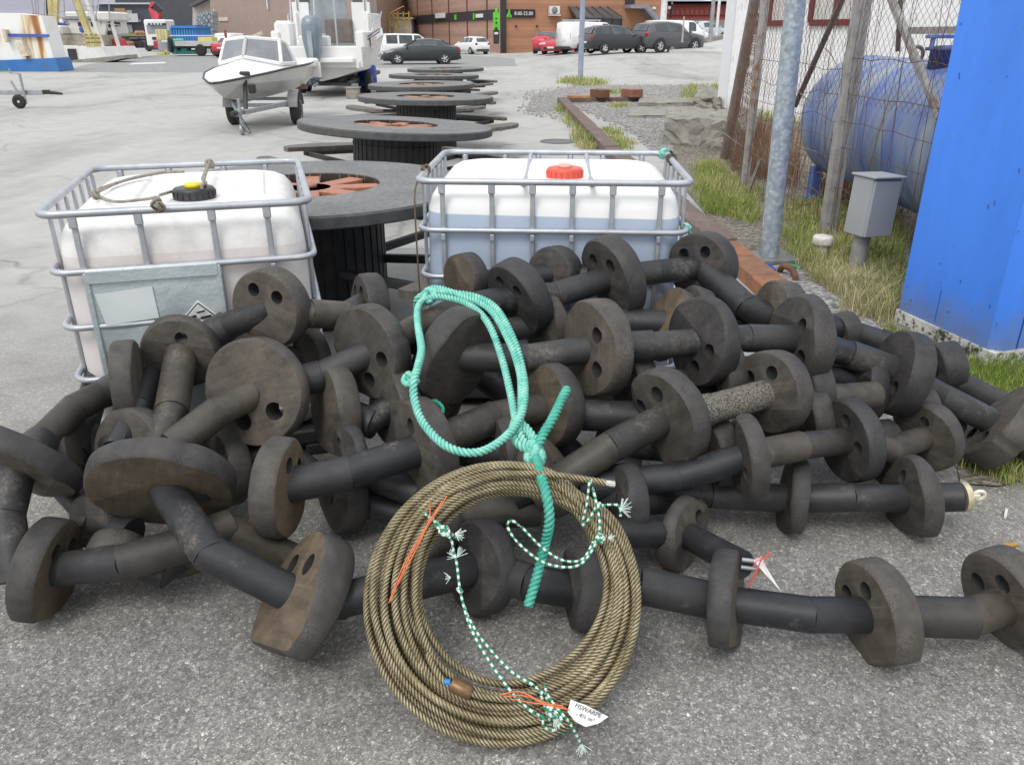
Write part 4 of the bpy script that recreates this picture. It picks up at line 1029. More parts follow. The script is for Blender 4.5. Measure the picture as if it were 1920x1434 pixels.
back = br + dL * 4.0
ctr = (bl + br) / 2
def wallbox(mb, a, b, z0, z1, th_, inward, n=1):
    q = [a, b, b + inward * th_, a + inward * th_]
    mb.prism([(p.x, p.y) for p in q], z0, z1)
Z0 = .09
mb = MB(); foot = [bc, bl, bl + dR * 1.6, br]
# body with chamfered near corner
k = .06
body = [bc + dR * k, bc + dL * k, bl, bl + dR * 1.6, br]
mb.prism([(p.x, p.y) for p in body], Z0 + .001, 3.4); mb.build('wall', BLUE, th, world=True, fixn=True)
mb = MB(); inn = -.012
pl_ = [bc + dR * .075 + dL * .015 + V((0, 0, 0)), bc + dL * .075 + dR * .015, bl + dR * .015, bl + dR * 1.6, br + dL * .015]
mb.prism([(p.x - (0.0), p.y) for p in [bc + (bc - ctr).normalized() * .015, bl + (bl - ctr).normalized() * .015, bl + dR * 1.6, br + (br - ctr).normalized() * .015]], -.05, Z0); mb.build('plinth', PLASTER, th, world=True, fixn=True)
mb = MB(); n_ = V((dR.y, -dR.x, 0)); s0 = bc + dR * .15 + n_ * .001
mb.bar(s0 + V((0, 0, Z0 + .01)), s0 + V((0, 0, 2.6)), .006, .006, up=n_); mb.build('panel_seam', paint('dark_seam', (.015, .05, .2)), th, world=True)
mb = MB(); hh = bc + dR * .13 + n_ * .012 + V((0, 0, .42)); mb.bar(hh, hh + dR * .12, .03, .018, up=(0, 0, 1), bev=.004); mb.tube([hh + V((0, 0, -.015)), hh + V((0, 0, .03))], .01, 8)
mb.build('hinge', paint('rusty_hinge', (.28, .11, .04), (.2, .07, .03), 30), th, world=True)
mb = MB(); h2 = bc + dR * .16 + n_ * .01 + V((0, 0, .33)); mb.tube([h2, h2 + dR * .3], .007, 8); mb.build('wall_cable', BLUE, th, world=True)

mb = MB(); sL = bl.lerp(bc, .55) + V((-dL.y, dL.x, 0)) * 0
nL = V((dL.y, -dL.x, 0)); nL = nL if nL.x < 0 else -nL
for f_ in (.40,): q = bl.lerp(bc, f_) + nL * .001; mb.bar(q + V((0, 0, Z0 + .02)), q + V((0.0, 0, Z0 + .22)), .003, .003, up=nL)
mb.build('panel_joint', paint('joint_blue', (.03, .12, .45)), th, world=True)
mb = MB()
for k_ in range(26):
    q = bl.lerp(bc, r_w.uniform(.03, .95)) + nL * .0015 + V((0, 0, Z0 + r_w.choice([r_w.uniform(.02, .3), r_w.uniform(.05, 1.7)]))); d_ = V((0, 0, 1)) * r_w.uniform(-.04, .04) + dL * r_w.uniform(-.01, .01)
    mb.bar(q, q + d_ * r_w.choice([.3, .5, 1]) + V((0, 0, .004)), .003, r_w.uniform(.002, .005), up=nL)
mb.build('paint_scratches', paint('scratch_dark', (.03, .08, .26), (.3, .42, .7), 30, .5, .6), th, world=True)
mb = MB()
for z_ in (.16, 1.65):
    for f_ in (.04, .96): q = bl.lerp(bc, f_) + nL * .001 + V((0, 0, Z0 + z_)); mb.tube([q, q + nL * .003], .006, 8)
mb.build('panel_screws', paint('screw_blue', (.05, .2, .6)), th, world=True)
# galvanised pole
GP = newmat('mottled_galvanised')
m_, nt_, b_ = GP
tc_ = nt_.nodes.new('ShaderNodeTexCoord'); vo_ = nt_.nodes.new('ShaderNodeTexVoronoi'); vo_.inputs['Scale'].default_value = 38; nt_.links.new(tc_.outputs['Object'], vo_.inputs['Vector'])
sc_ = nt_.nodes.new('ShaderNodeSeparateColor'); nt_.links.new(vo_.outputs['Color'], sc_.inputs[0])
o1 = ramp(nt_, sc_.outputs[0], [(0, c4((.28, .33, .37))), (.5, c4((.36, .41, .45))), (1, c4((.47, .52, .55)))])
o2 = ramp(nt_, noise(nt_, 14, 7, .7), [(.3, g4(.78)), (.7, g4(1.15))])
nt_.links.new(mix(nt_, 1, o1, o2, 'MULTIPLY'), b_.inputs['Base Color']); b_.inputs['Roughness'].default_value = .5; b_.inputs['Metallic'].default_value = .25
GPOLE = m_
pb = atz(1440, 490); pt = aty(1492, 0, 6.34)
th = thing('steel_pole', 'thick mottled galvanised pole bolted to a base plate beside the rusty fence', 'pole', pb)
d_ = (pt - pb).normalized()
mb = MB(); mb.tube([pb + V((0, 0, .05)) + d_ * t for t in (0, .3, .9, 1.8, 3.2, 4.6)], .074, 28, rfun=lambda s: 1 - .03 * s); mb.build('shaft', GPOLE, th, world=True)
mb = MB(); mb.box((pb.x, pb.y, .035), (.40, .34, .03), rz=.1, bev=.004); bp_ = mb.build('base_plate', paint('grey_base_plate', (.2, .21, .2), (.14, .145, .13), 9), th, world=True)
for sx in (-1, 1):
    for sy in (-1, 1):
        mb = MB(); mb.lathe([(.02, .05), (.02, .08), (.012, .082), (.012, .1)], 6, Matrix.Translation((pb.x + sx * .15, pb.y + sy * .12, 0)), smooth=False); mb.build('anchor_bolt', GALV, bp_)
# electrical cabinet
BOXM = paint('grey_cabinet', (.36, .375, .38), (.31, .325, .33), 2.5, .3, .7, .5, rust=(.24, .25, .25), rscale=12, rlo=.7, rhi=.8)
bb = atz(1602, 520)
th = thing('electric_cabinet', 'grey electric cabinet on a tube stand in the grass before the blue tank', 'cabinet', bb)
mb = MB(); mb.tube([bb, bb + V((.0, 0, .2)), bb + V((0.01, 0, .38))], .058, 24); mb.build('stand', paint('grey_tube_stand', (.34, .33, .31), (.25, .24, .22), 10), th, world=True)
ang = R(20); cb = bb + V((.045, .02, .535))
Mb = Matrix.Translation(cb) @ Matrix.Rotation(ang, 4, 'Z') @ Matrix.Rotation(R(2), 4, 'Y')
mb = MB(); mb.box((0, 0, 0), (.26, .20, .42), M=Mb, bev=.008); mb.build('housing', BOXM, th, world=True)
mb = MB(); mb.box((0, 0, 0), (.24, .02, .40), M=Mb @ Matrix.Translation((.0, -.107, -.005)), bev=.004); mb.build('door', BOXM, th, world=True)
mb = MB(); mb.box((0, 0, 0), (.285, .245, .016), M=Mb @ Matrix.Translation((0, -.008, .218)), bev=.004); mb.build('lid', BOXM, th, world=True)
# white pipe cap
pc = atz(1537, 488)
th = thing('pipe_cap', 'white capped pipe stub standing in the grass between pole and cabinet', 'pipe', pc)
CAPW = paint('chalky_white', (.74, .72, .68), (.55, .5, .45), 12, rust=(.3, .24, .2), rscale=20, rlo=.66, rhi=.74)
Mc = Matrix.Translation(pc)
mb = MB(); mb.lathe([(.05, 0), (.05, .15)], 20, Mc); mb.build('stub', CAPW, th, world=True)
mb = MB(); mb.lathe([(.078, .135), (.08, .14), (.08, .185), (.07, .2), (.02, .203)], 28, Mc); mb.build('cap', CAPW, th, world=True)
# rusty pipe bend and coloured scraps by the pole base
RUST = paint('rusty_iron', (.20, .09, .05), (.12, .055, .035), 12, .35, .65, .85, bmp=.4)
q = [aty(1462, 508, 5.95), aty(1470, 499, 5.9), aty(1484, 505, 5.85), aty(1490, 525, 5.8), aty(1488, 545, 5.72)]
q = [V((p.x, p.y, max(p.z, .03))) for p in q]
mb = MB(); mb.tube(smooth_path(q, .02), .024, 12); tag(mb.build('iron_hook', RUST), 'rusty iron hook bent over on the gravel below the galvanised pole', 'hook')
mb = MB(); mb.tube(smooth_path([atz(1425, 500, .02), atz(1440, 497, .03), atz(1452, 506, .02), atz(1446, 508, .02)], .01), .012, 8); tag(mb.build('rope_scrap', paint('blue_cord', (.02, .08, .5))), 'scrap of blue cord at the foot of the galvanised pole', 'cord')
mb = MB(); mb.tube(smooth_path([atz(1478, 497, .02), atz(1490, 499, .03), atz(1500, 505, .02)], .01), .012, 8); tag(mb.build('rope_scrap', paint('green_cord', (.02, .3, .12))), 'scrap of green cord at the foot of the galvanised pole', 'cord')

# blue horizontal tank
def tankm():
    m, nt, b = newmat('faded_blue_tank')
    f = noise(nt, 1.3, 6, .65, stretch=(1, 1.0, .6)); f2 = noise(nt, 2.6, 7, .7, stretch=(.5, 1.5, .28))
    out = ramp(nt, f, [(.3, c4((.05, .11, .36))), (.5, c4((.085, .16, .44))), (.7, c4((.16, .24, .46)))])
    out = mix(nt, ramp(nt, f2, [(.38, g4(0)), (.60, g4(.85))]), out, c4((.32, .355, .37)))
    f3 = noise(nt, 4, 8, .75, stretch=(.6, 1.6, .3)); out = mix(nt, ramp(nt, f3, [(.52, g4(0)), (.66, g4(.7))]), out, c4((.09, .11, .14)))
    nt.links.new(out, b.inputs['Base Color']); b.inputs['Roughness'].default_value = .42; return m
TB = tankm()
TC = V((3.76, 0, .84)); TR = .635
th = thing('steel_tank', 'faded blue horizontal steel tank on legs behind the wire fence', 'tank', (TC.x, 7.4, 0))
My = Matrix.Translation((TC.x, 0, TC.z)) @ Matrix.Rotation(R(-90), 4, 'X')
prof = []
for kx in range(9):
    a = R(90 * kx / 8); prof.append((max(TR * math.sin(a), .001), 5.35 - .22 * math.cos(a)))
prof += [(TR + .004, 5.5), (TR, 5.52), (TR, 7.2), (TR, 9.0), (TR + .006, 9.02), (TR + .006, 9.05), (TR, 9.06)]
for kx in range(1, 9):
    a = R(90 * kx / 8); prof.append((max(TR * math.cos(a), .001), 9.06 + .30 * math.sin(a)))
mb = MB(); mb.lathe(prof, 56, My); mb.build('shell', TB, th, world=True, fixn=True)
TBD = paint('dark_blue_hatch', (.06, .10, .30), (.04, .05, .10), 6, rust=(.22, .1, .05), rscale=7, rlo=.58, rhi=.68)
Mh = Matrix.Translation((TC.x - .02, 7.15, TC.z + TR - .06))
mb = MB(); mb.lathe([(.26, 0), (.26, .14), (.30, .142), (.30, .165), (.2, .18), (.02, .185)], 32, Mh); ht = mb.build('hatch', TBD, th, world=True)
mb = MB(); mb.bar((TC.x - .36, 7.15, TC.z + TR + .19), (TC.x + .36, 7.15, TC.z + TR + .19), .05, .03, bev=.005)
for sx in (-.3, 0, .3): mb.tube([(TC.x + sx, 7.15, TC.z + TR + .1), (TC.x + sx, 7.15, TC.z + TR + .24)], .02, 8)
mb.build('clamp_bar', TB, ht, world=True)
mb = MB(); mb.tube([V((TC.x - .34 + .05 * math.cos(a), 7.3, TC.z + TR + .05 + .06 * math.sin(a))) for a in np.linspace(0, 6.283, 17)[:-1]], .016, 8, closed=True); mb.build('lifting_eye', paint('grey_lug', (.22, .2, .18)), th, world=True)
for (x, y) in ((TC.x - .42, 9.0), (TC.x + .42, 9.0), (TC.x - .42, 6.3), (TC.x + .42, 6.3)):
    mb = MB(); mb.box((x, y, .16), (.09, .14, .36), bev=.004); mb.box((x, y, .01), (.16, .22, .02)); mb.build('leg', paint('blue_leg', (.09, .17, .5), (.07, .1, .25), 5) if 'blue_leg' not in MATS else MATS['blue_leg'], th, world=True)

# wire fence
RW = paint('rusty_wire', (.16, .085, .055), (.09, .06, .045), 30, rough=.9)
PG = paint('grey_flaking_post', (.36, .345, .325), (.26, .24, .22), 8, rust=(.21, .10, .05), rscale=5, rlo=.55, rhi=.63, rstretch=(1, 1, .35), bmp=.2)
PD = paint('dark_rusty_post', (.17, .13, .11), (.10, .075, .06), 8, rust=(.2, .1, .06), rscale=6, rlo=.58, rhi=.68)
A0 = atz(1355, 300); B0 = atz(1392, 357); C0 = atz(1545, 442); E0 = V((2.95, 4.95, 0))
th = thing('wire_fence', 'rusty wire mesh fence with leaning grey and brown posts round the blue tank', 'fence', C0)
def post(a, px, Y, w, m, h=2.6):
    b = aty(px, 0, Y); d = (b - a).normalized(); mb = MB(); mb.bar(a - d * .05, a + d * h, w, w * .75, bev=.004); mb.bar(a - d * .05 + V((w * .45, 0, 0)), a + d * h + V((w * .45, 0, 0)), .008, w * 1.1); mb.build('post', m, th, world=True); return d
dA = post(A0, 1412, 11.9, .1, PD); dB = post(B0, 1432, 9.56, .065, PG); dC = post(C0, 1612, 7.25, .1, PG)
mb = MB(); mb.bar(aty(1588, -20, 8.2), aty(1490, 200, 9.4), .05, .035, bev=.003); mb.build('brace', PD, th, world=True)
mb = MB(); mb.bar(aty(1664, -20, 7.0), aty(1762, 222, 6.2), .055, .04, bev=.003); mb.build('brace', PG, th, world=True)
mb = MB(); mb.bar(aty(1690, -20, 6.9), aty(1683, 97, 6.9), .03, .03, bev=.003); mb.build('brace', PD, th, world=True)
mb = MB(); mb.bar(aty(1425, 300, 9.2), aty(1400, 368, 9.0), .03, .03); mb.build('brace', PD, th, world=True)
mb = MB(); mb.bar(aty(1695, 58, 6.9), aty(1800, 57, 6.3), .05, .05); mb.build('rail', PG, th, world=True)
r6 = random.Random(5)
mb = MB()
def wire(p, r=.0022): mb.tube(p, r, 4, cap=False)
def panel(P, Q, n, zt, dp, dq, horiz, sag):
    for i in range(n + 1):
        t = i / n
        if r6.random() < .16: continue
        b = P.lerp(Q, t); d = dp.lerp(dq, t); j = r6.uniform(-.03, .03); k = r6.uniform(-.06, .06)
        wire([b + V((0, 0, .02)), b + d * (zt * .33) + V((j, 0, 0)), b + d * (zt * .66) + V((k, j, 0)), b + d * zt])
    for z in horiz:
        pts = []
        for i in range(13):
            t = i / 12; pts.append(P.lerp(Q, t) + dp.lerp(dq, t) * (z + sag * r6.uniform(-1, 1)) + V((r6.uniform(-.02, .02), r6.uniform(-.03, .03), 0)))
        wire(pts, .0028)
panel(B0, C0, 24, 2.2, dB, dC, (.06, .18, .33, .5, .66, .83, 1.0, 1.2, 1.42), .035)
panel(C0, E0, 26, 2.2, dC, V((0, 0, 1)), (.12, .45, .78, 1.0, 1.22, 1.5), .012)
panel(A0, B0, 16, 2.0, dA, dB, (.1, .3, .52, .75, 1.0, 1.25), .04)
# diamond mesh over the upper half
def diamond(P, Q, dp, dq, z0, z1, step):
    L_ = (Q - P).length; n = int((L_ + (z1 - z0)) / step)
    for sg in (1, -1):
        for i in range(n):
            s0 = i * step - ((z1 - z0) if sg > 0 else 0); pts = []
            for k in range(9):
                z = z0 + (z1 - z0) * k / 8; s = s0 + sg * (z - z0)
                if 0 <= s <= L_: pts.append(P.lerp(Q, s / L_) + dp.lerp(dq, s / L_) * z + V((.012 * sg * (k % 2), 0, 0)))
            if len(pts) > 1: wire(pts, .0016)
diamond(B0, C0, dB, dC, 1.05, 2.2, .085); diamond(C0, E0, dC, V((0, 0, 1)), 1.15, 2.3, .085); diamond(A0, B0, dA, dB, .1, 1.9, .11)
mb.build('wire_mesh', RW, th, world=True)
# loose bent strands
mb = MB()
for pl in ([(1500, 175), (1520, 190), (1553, 180), (1575, 150), (1560, 105), (1545, 90)], [(1495, 275), (1530, 285), (1555, 300), (1575, 330)], [(1480, 305), (1500, 320), (1520, 350), (1550, 372)], [(1478, 330), (1510, 360), (1540, 375), (1600, 378)], [(1350, 245), (1400, 280), (1430, 300)], [(1345, 300), (1390, 340), (1410, 330)]):
    mb = MB(); mb.tube(smooth_path([aty(x, y, 8.1 if x > 1450 else 10) for x, y in pl], .05), .0045, 5); mb.build('loose_wire', MATS.get('pale_wire') or paint('pale_wire', (.4, .36, .32), (.25, .2, .17), 20), th, world=True)

# white wooden building with dark red windows
WB = paint('flaking_white_boards', (.88, .88, .88), (.82, .82, .82), 3, .3, .7, .7, rust=(.16, .13, .11), rscale=5, rlo=.60, rhi=.64, rstretch=(6, 6, .6))
WBC = paint('clean_white_boards', (.74, .75, .77), (.70, .71, .73), 3, .3, .7, .6)
DRED = paint('dark_red_frame', (.16, .02, .025), (.12, .015, .02), 8); CURT = paint('pale_curtain', (.62, .6, .57), (.5, .48, .46), 4, stretch=(6, 6, 1))
w0 = V((4.85, 19.5, 0)); w1 = V((6.75, 15.1, 0)); w2 = V((8.4, 11.3, 0)); wn = V((-(w1 - w0).y, (w1 - w0).x, 0)).normalized() * -1
if wn.dot(V((-1, -1, 0))) < 0: wn = -wn
wd = (w2 - w0).normalized()
th = thing('white_house', 'white boarded house with dark red window frames behind the wire fence', 'house', w0)
mb = MB(); back = [w0, w2, w2 - wn * 8, w0 - wn * 8]
mb.prism([(p.x, p.y) for p in back], .0, 5.2); mb.build('wall', WB, th, world=True, fixn=True)
mb = MB()
for i in range(58):
    p = w0 + wd * (.14 + i * .15)
    mb.bar(p + wn * .008 + V((0, 0, .35)), p + wn * .008 + V((0, 0, 5.1)), .045, .018, up=wn)
mb.build('cover_boards', WB, th, world=True)
mb = MB(); mb.bar(w0 + wd * .02 + wn * .03 + V((0, 0, .1)), w0 + wd * .02 + wn * .03 + V((0, 0, 5.2)), .3, .04, up=wn); mb.build('corner_board', WBC, th, world=True)
for (s, wdt) in ((1.35, 1.1), (3.2, 1.3)):
    p = w0 + wd * s + wn * .035; mb = MB(); z0, z1 = 1.86, 3.4
    for (a, b) in (((-wdt / 2, z0), (wdt / 2, z0)), ((-wdt / 2, z1), (wdt / 2, z1)), ((-wdt / 2, z0), (-wdt / 2, z1)), ((wdt / 2, z0), (wdt / 2, z1)), ((0, z0), (0, z1))):
        mb.bar(p + wd * a[0] + V((0, 0, a[1])), p + wd * b[0] + V((0, 0, b[1])), .11, .06, up=wn)
    wf = mb.build('window', DRED, th, world=True)
    mb = MB(); mb.bar(p + wd * (-wdt / 2 + .06) + V((0, 0, (z0 + z1) / 2)) - wn * .01, p + wd * (wdt / 2 - .06) + V((0, 0, (z0 + z1) / 2)) - wn * .01, z1 - z0 - .1, .02, up=V((wn.x, wn.y, 0))); mb.build('pane', CURT, wf, world=True)
mb = MB(); mb.prism([(p.x, p.y) for p in [w0 + wn * .6 - wd * .5, w2 + wn * .6, w2 - wn * 8.5, w0 - wn * 8.5 - wd * .5]], 5.22, 5.5); mb.build('roof', paint('grey_roof', (.12, .12, .12)), th, world=True, fixn=True)

# kerb beam, slabs, block
KB = paint('rusty_red_kerb', (.185, .125, .105), (.13, .10, .085), 5, .35, .65, .9, bmp=.5, bscale=50, rust=(.22, .20, .18), rscale=4, rlo=.55, rhi=.7)
KO = paint('orange_painted_kerb', (.36, .15, .06), (.22, .11, .07), 6, .4, .62, .8, rust=(.2, .1, .06), rscale=9, rlo=.46, rhi=.6)
k0 = atz(1062, 194); k1 = atz(1160, 292); k2 = atz(1380, 475); k3 = V((1.98, 4.55, 0))
th = thing('kerb_beam', 'long rusty red kerb beam with an orange painted near end', 'kerb', k1)
mb = MB()
def kseg(mb, a, b, w=.24, h=.17):
    d = (b - a).normalized(); s = V((d.y, -d.x, 0)); n = max(2, int((b - a).length / .5))
    for i in range(n):
        p = a.lerp(b, i / n); q = a.lerp(b, (i + 1) / n)
        mb.bar(p + s * w / 2 + V((0, 0, h / 2 - .02)), q + s * w / 2 + V((0, 0, h / 2 - .02 + r6.uniform(-.006, .006))), w + r6.uniform(-.01, .01), h, bev=.012)
kseg(mb, k0, k1); kseg(mb, k1, k2, .23, .15); mb.build('beam', KB, th, world=True)
mb = MB(); kseg(mb, k2, k3, .22, .13); mb.build('painted_end', KO, th, world=True)
mb = MB(); kseg(mb, atz(1064, 192), atz(1195, 190), .2, .14); tag(mb.build('cross_beam', KB), 'flat brown timber beam closing the far end of the gravel bed', 'beam')
CONC = paint('rough_old_concrete', (.33, .31, .27), (.22, .21, .185), 4, .35, .65, .95, bmp=.8, bscale=12, rust=(.09, .09, .06), rscale=5, rlo=.56, rhi=.66)
def rough_box(name, pxs, h, m, seed, z0=-.03, cuts=5, amp=.03):
    r_ = random.Random(seed); pts = [atz(x, y) for x, y in pxs]
    bm = bmesh.new(); vb = [bm.verts.new((p.x, p.y, z0)) for p in pts]; vt = [bm.verts.new((p.x, p.y, h * r_.uniform(.92, 1.05))) for p in pts]
    n = len(pts); bm.faces.new(vb[::-1]); bm.faces.new(vt)
    for i in range(n): bm.faces.new((vb[i], vb[(i + 1) % n], vt[(i + 1) % n], vt[i]))
    bmesh.ops.triangulate(bm, faces=bm.faces); bmesh.ops.subdivide_edges(bm, edges=bm.edges, cuts=cuts, use_grid_fill=True)
    for v in bm.verts: v.co += V((r_.uniform(-1, 1), r_.uniform(-1, 1), r_.uniform(-1, 1))) * amp
    bmesh.ops.recalc_face_normals(bm, faces=bm.faces)
    me = bpy.data.meshes.new(name); bm.to_mesh(me); bm.free(); me.materials.append(m)
    o = bpy.data.objects.new(name, me); col.objects.link(o); return o
tag(rough_box('concrete_block', [(1243, 272), (1300, 276), (1352, 282), (1405, 296), (1420, 255), (1330, 246), (1250, 240)], .44, CONC, 3), 'rough broken concrete block lying at the foot of the fence', 'concrete block')
tag(rough_box('concrete_slab', [(1175, 222), (1295, 222), (1310, 208), (1190, 207)], .06, CONC, 4, amp=.012), 'flat weathered concrete slab sunk in the gravel behind the block', 'slab')
tag(rough_box('concrete_slab', [(1195, 200), (1318, 200), (1330, 190), (1200, 190)], .09, CONC, 5, amp=.012), 'long concrete slab at the far end of the gravel bed', 'slab')
tag(rough_box('boulder', [(1300, 208), (1348, 212), (1352, 190), (1312, 184)], .32, CONC, 6, amp=.05), 'mossy grey boulder lying against the corner of the white house', 'boulder')
for (x, y, sx, lab) in ((1124, 192, .42, 'small dark brown timber offcut lying on the far beam'), (1184, 191, .5, 'brick red timber offcut lying on the far beam')):
    p = atz(x, y); mb = MB(); mb.box((p.x, p.y, .22), (sx * .7, .5, .2), rz=.5, bev=.01); tag(mb.build('timber_offcut', RUST if x < 1150 else paint('brick_red_timber', (.3, .12, .075), (.2, .09, .06))), lab, 'timber')
p = atz(1085, 195); mb = MB(); mb.box((p.x, p.y + .1, .17), (.6, .12, .06), bev=.005); tag(mb.build('orange_board', paint('orange_board', (.5, .25, .09), (.35, .17, .07))), 'short orange board lying on the far corner of the kerb beam', 'board')
# manhole cover in the yard
p = atz(1046, 266); mb = MB(); mb.lathe([(.3, .002), (.3, .012), (.27, .014), (.27, .010), (.02, .010)], 32, Matrix.Translation(p)); tag(mb.build('manhole_cover', paint('iron_cover', (.16, .16, .155), (.1, .1, .1), 20)), 'round iron cover set in the pale concrete beside the kerb beam', 'manhole cover')

# gravel bed, verge soil
def gravel_mat(name, cols_, sc):
    m, nt, b = newmat(name)
    tc = nt.nodes.new('ShaderNodeTexCoord'); vo = nt.nodes.new('ShaderNodeTexVoronoi'); vo.inputs['Scale'].default_value = sc; nt.links.new(tc.outputs['Object'], vo.inputs['Vector'])
    s = nt.nodes.new('ShaderNodeSeparateColor'); nt.links.new(vo.outputs['Color'], s.inputs[0])
    out = ramp(nt, s.outputs[0], [(i / (len(cols_) - 1), c4(c)) for i, c in enumerate(cols_)])
    out = mix(nt, 1, out, ramp(nt, noise(nt, 1.5, 6, .65), [(.3, g4(.72)), (.7, g4(1.1))]), 'MULTIPLY')
    nt.links.new(out, b.inputs['Base Color']); b.inputs['Roughness'].default_value = .9; bump(nt, b, vo.outputs['Distance'], .8, .02); return m
GRAV = gravel_mat('grey_gravel', [(.12, .115, .11), (.27, .255, .24), (.34, .325, .31), (.52, .50, .47)], 34)
SOIL = gravel_mat('verge_soil', [(.10, .085, .065), (.17, .15, .115), (.23, .205, .16), (.34, .32, .28)], 40)
flat_poly('gravel_bed', [(985, 208), (1000, 178), (1080, 160), (1200, 160), (1360, 163), (1352, 205), (1250, 250), (1330, 330), (1300, 330), (1180, 240), (1075, 200), (1010, 212)], .008, GRAV)
flat_poly('verge_ground', [(1262, 330), (1262, 240), (1300, 205), (1500, 205), (1900, 240), (2300, 300), (2400, 690), (1960, 895), (1870, 915), (1800, 910), (1790, 860), (1660, 640), (1590, 570), (1480, 530), (1440, 530), (1330, 410)], .012, SOIL)
flat_poly('gravel_strip', [(1440, 535), (1400, 480), (1475, 480), (1520, 530), (1600, 580), (1680, 640), (1720, 700), (1660, 720), (1560, 640)], .016, GRAV)
rs = random.Random(9)
def scatter_stones(name, region, n, smin, smax, m, z=.012):
    mb = MB()
    poly = region
    xs_ = [p[0] for p in poly]; ys_ = [p[1] for p in poly]; c = 0
    while c < n:
        x, y = rs.uniform(min(xs_), max(xs_)), rs.uniform(min(ys_), max(ys_))
        if not inside(poly, x, y): continue
        p = atz(x, y); s = rs.uniform(smin, smax); a = rs.uniform(0, 6.28); vs = []
        for (dx, dy, dz) in ((1, 0, 0), (-1, 0, 0), (0, 1, 0), (0, -1, 0), (0, 0, .8), (0, 0, -.4)):
            dx, dy = dx * math.cos(a) - dy * math.sin(a), dx * math.sin(a) + dy * math.cos(a)
            vs.append((p.x + dx * s * rs.uniform(.6, 1.2), p.y + dy * s * rs.uniform(.6, 1.2), z + dz * s * rs.uniform(.6, 1.1)))
        mb.add(vs, [(0, 2, 4), (2, 1, 4), (1, 3, 4), (3, 0, 4), (2, 0, 5), (1, 2, 5), (3, 1, 5), (0, 3, 5)]); c += 1
    return tag(mb.build(name, m), kind='stuff')
def inside(poly, x, y):
    r_ = False; j = len(poly) - 1
    for i in range(len(poly)):
        if (poly[i][1] > y) != (poly[j][1] > y) and x < (poly[j][0] - poly[i][0]) * (y - poly[i][1]) / (poly[j][1] - poly[i][1]) + poly[i][0]: r_ = not r_
        j = i
    return r_
STONE = paint('loose_stone', (.36, .35, .335), (.22, .215, .205), 3, .4, .6, .9)
scatter_stones('gravel', [(970, 212), (985, 172), (1080, 158), (1350, 160), (1340, 195), (1240, 230), (1240, 300), (1180, 250), (1080, 205), (1040, 225)], 2600, .012, .045, STONE)
scatter_stones('loose_grit', [(0, 640), (60, 720), (0, 800)] if False else [(0, 1180), (600, 1230), (1180, 1330), (1300, 1250), (1920, 1260), (1920, 1434), (0, 1434)], 620, .0015, .0045, STONE, .002)
scatter_stones('loose_grit', [(1420, 960), (1920, 900), (1920, 1030), (1560, 1050), (1440, 1040)], 260, .002, .006, STONE, .002)

p = atz(1885, 965); mb = MB(); mb.bar(p + V((-.02, -.03, .006)), p + V((.02, .03, .006)), .009, .009); tag(mb.build('paper_stick', CAPW), 'small white paper stick lying on the asphalt right of the ground string', 'litter')
p = atz(1893, 1023); mb = MB(); mb.prism([(-.03, -.008), (.0, -.012), (.03, -.004), (.02, .01), (-.02, .008)], .003, .008, M=Matrix.Translation(p)); tag(mb.build('orange_scrap', paint('orange_scrap', (.55, .3, .05))), 'orange yellow scrap lying behind the right corner disc', 'litter')
# grass
def grass_mat(name, cols_, sc=.9):
    m, nt, b = newmat(name)
    g = nt.nodes.new('ShaderNodeTexCoord')
    w_ = nt.nodes.new('ShaderNodeTexWhiteNoise'); w_.noise_dimensions = '1D'
    at = nt.nodes.new('ShaderNodeAttribute'); at.attribute_name = 'len'; nt.links.new(at.outputs['Fac'], w_.inputs['W'])
    a = nt.nodes.new('ShaderNodeMath'); a.operation = 'MULTIPLY_ADD'; a.inputs[1].default_value = .45; nt.links.new(w_.outputs['Value'], a.inputs[0]); nt.links.new(noise(nt, sc, 4, .6), a.inputs[2])
    mr = nt.nodes.new('ShaderNodeMapRange'); mr.inputs['From Min'].default_value = .42; mr.inputs['From Max'].default_value = 1.02; nt.links.new(a.outputs[0], mr.inputs['Value'])
    nt.links.new(ramp(nt, mr.outputs[0], [(i / (len(cols_) - 1), c4(c)) for i, c in enumerate(cols_)]), b.inputs['Base Color'])
    b.inputs['Roughness'].default_value = .7; b.inputs['Specular IOR Level'].default_value = .25; return m
GR = grass_mat('grass_blades', [(.12, .19, .03), (.19, .27, .045), (.27, .33, .08), (.46, .42, .19), (.58, .51, .30)])
GRS = grass_mat('straw_grass', [(.20, .22, .07), (.36, .34, .16), (.52, .46, .27), (.6, .54, .34)], 3)
BRN = grass_mat('dead_weed', [(.12, .065, .04), (.20, .115, .07), (.28, .18, .11), (.4, .3, .2)], 2)
def blades(mb, p, n, spread, h0, h1, w, lean=.5):
    for _ in range(n):
        a = rs.uniform(0, 6.283); rr_ = spread * math.sqrt(rs.random()); x, y = p.x + rr_ * math.cos(a), p.y + rr_ * math.sin(a)
        h = rs.uniform(h0, h1) * .72; b = rs.uniform(0, 6.283); l = h * rs.uniform(.1, lean); ww = w * rs.uniform(.6, 1.3)
        c = rs.uniform(0, 6.283); cx_, cy_ = math.cos(c) * ww, math.sin(c) * ww
        lx, ly = math.cos(b) * l, math.sin(b) * l; s = rs.random() * 50
        z = p.z
        mb.add([(x - cx_, y - cy_, z), (x + cx_, y + cy_, z), (x + lx * .4 + cx_ * .8, y + ly * .4 + cy_ * .8, z + h * .6), (x + lx * .4 - cx_ * .8, y + ly * .4 - cy_ * .8, z + h * .6), (x + lx, y + ly, z + h * rs.uniform(.8, 1))],
               [(0, 1, 2, 3), (3, 2, 4)], s=[s] * 5)
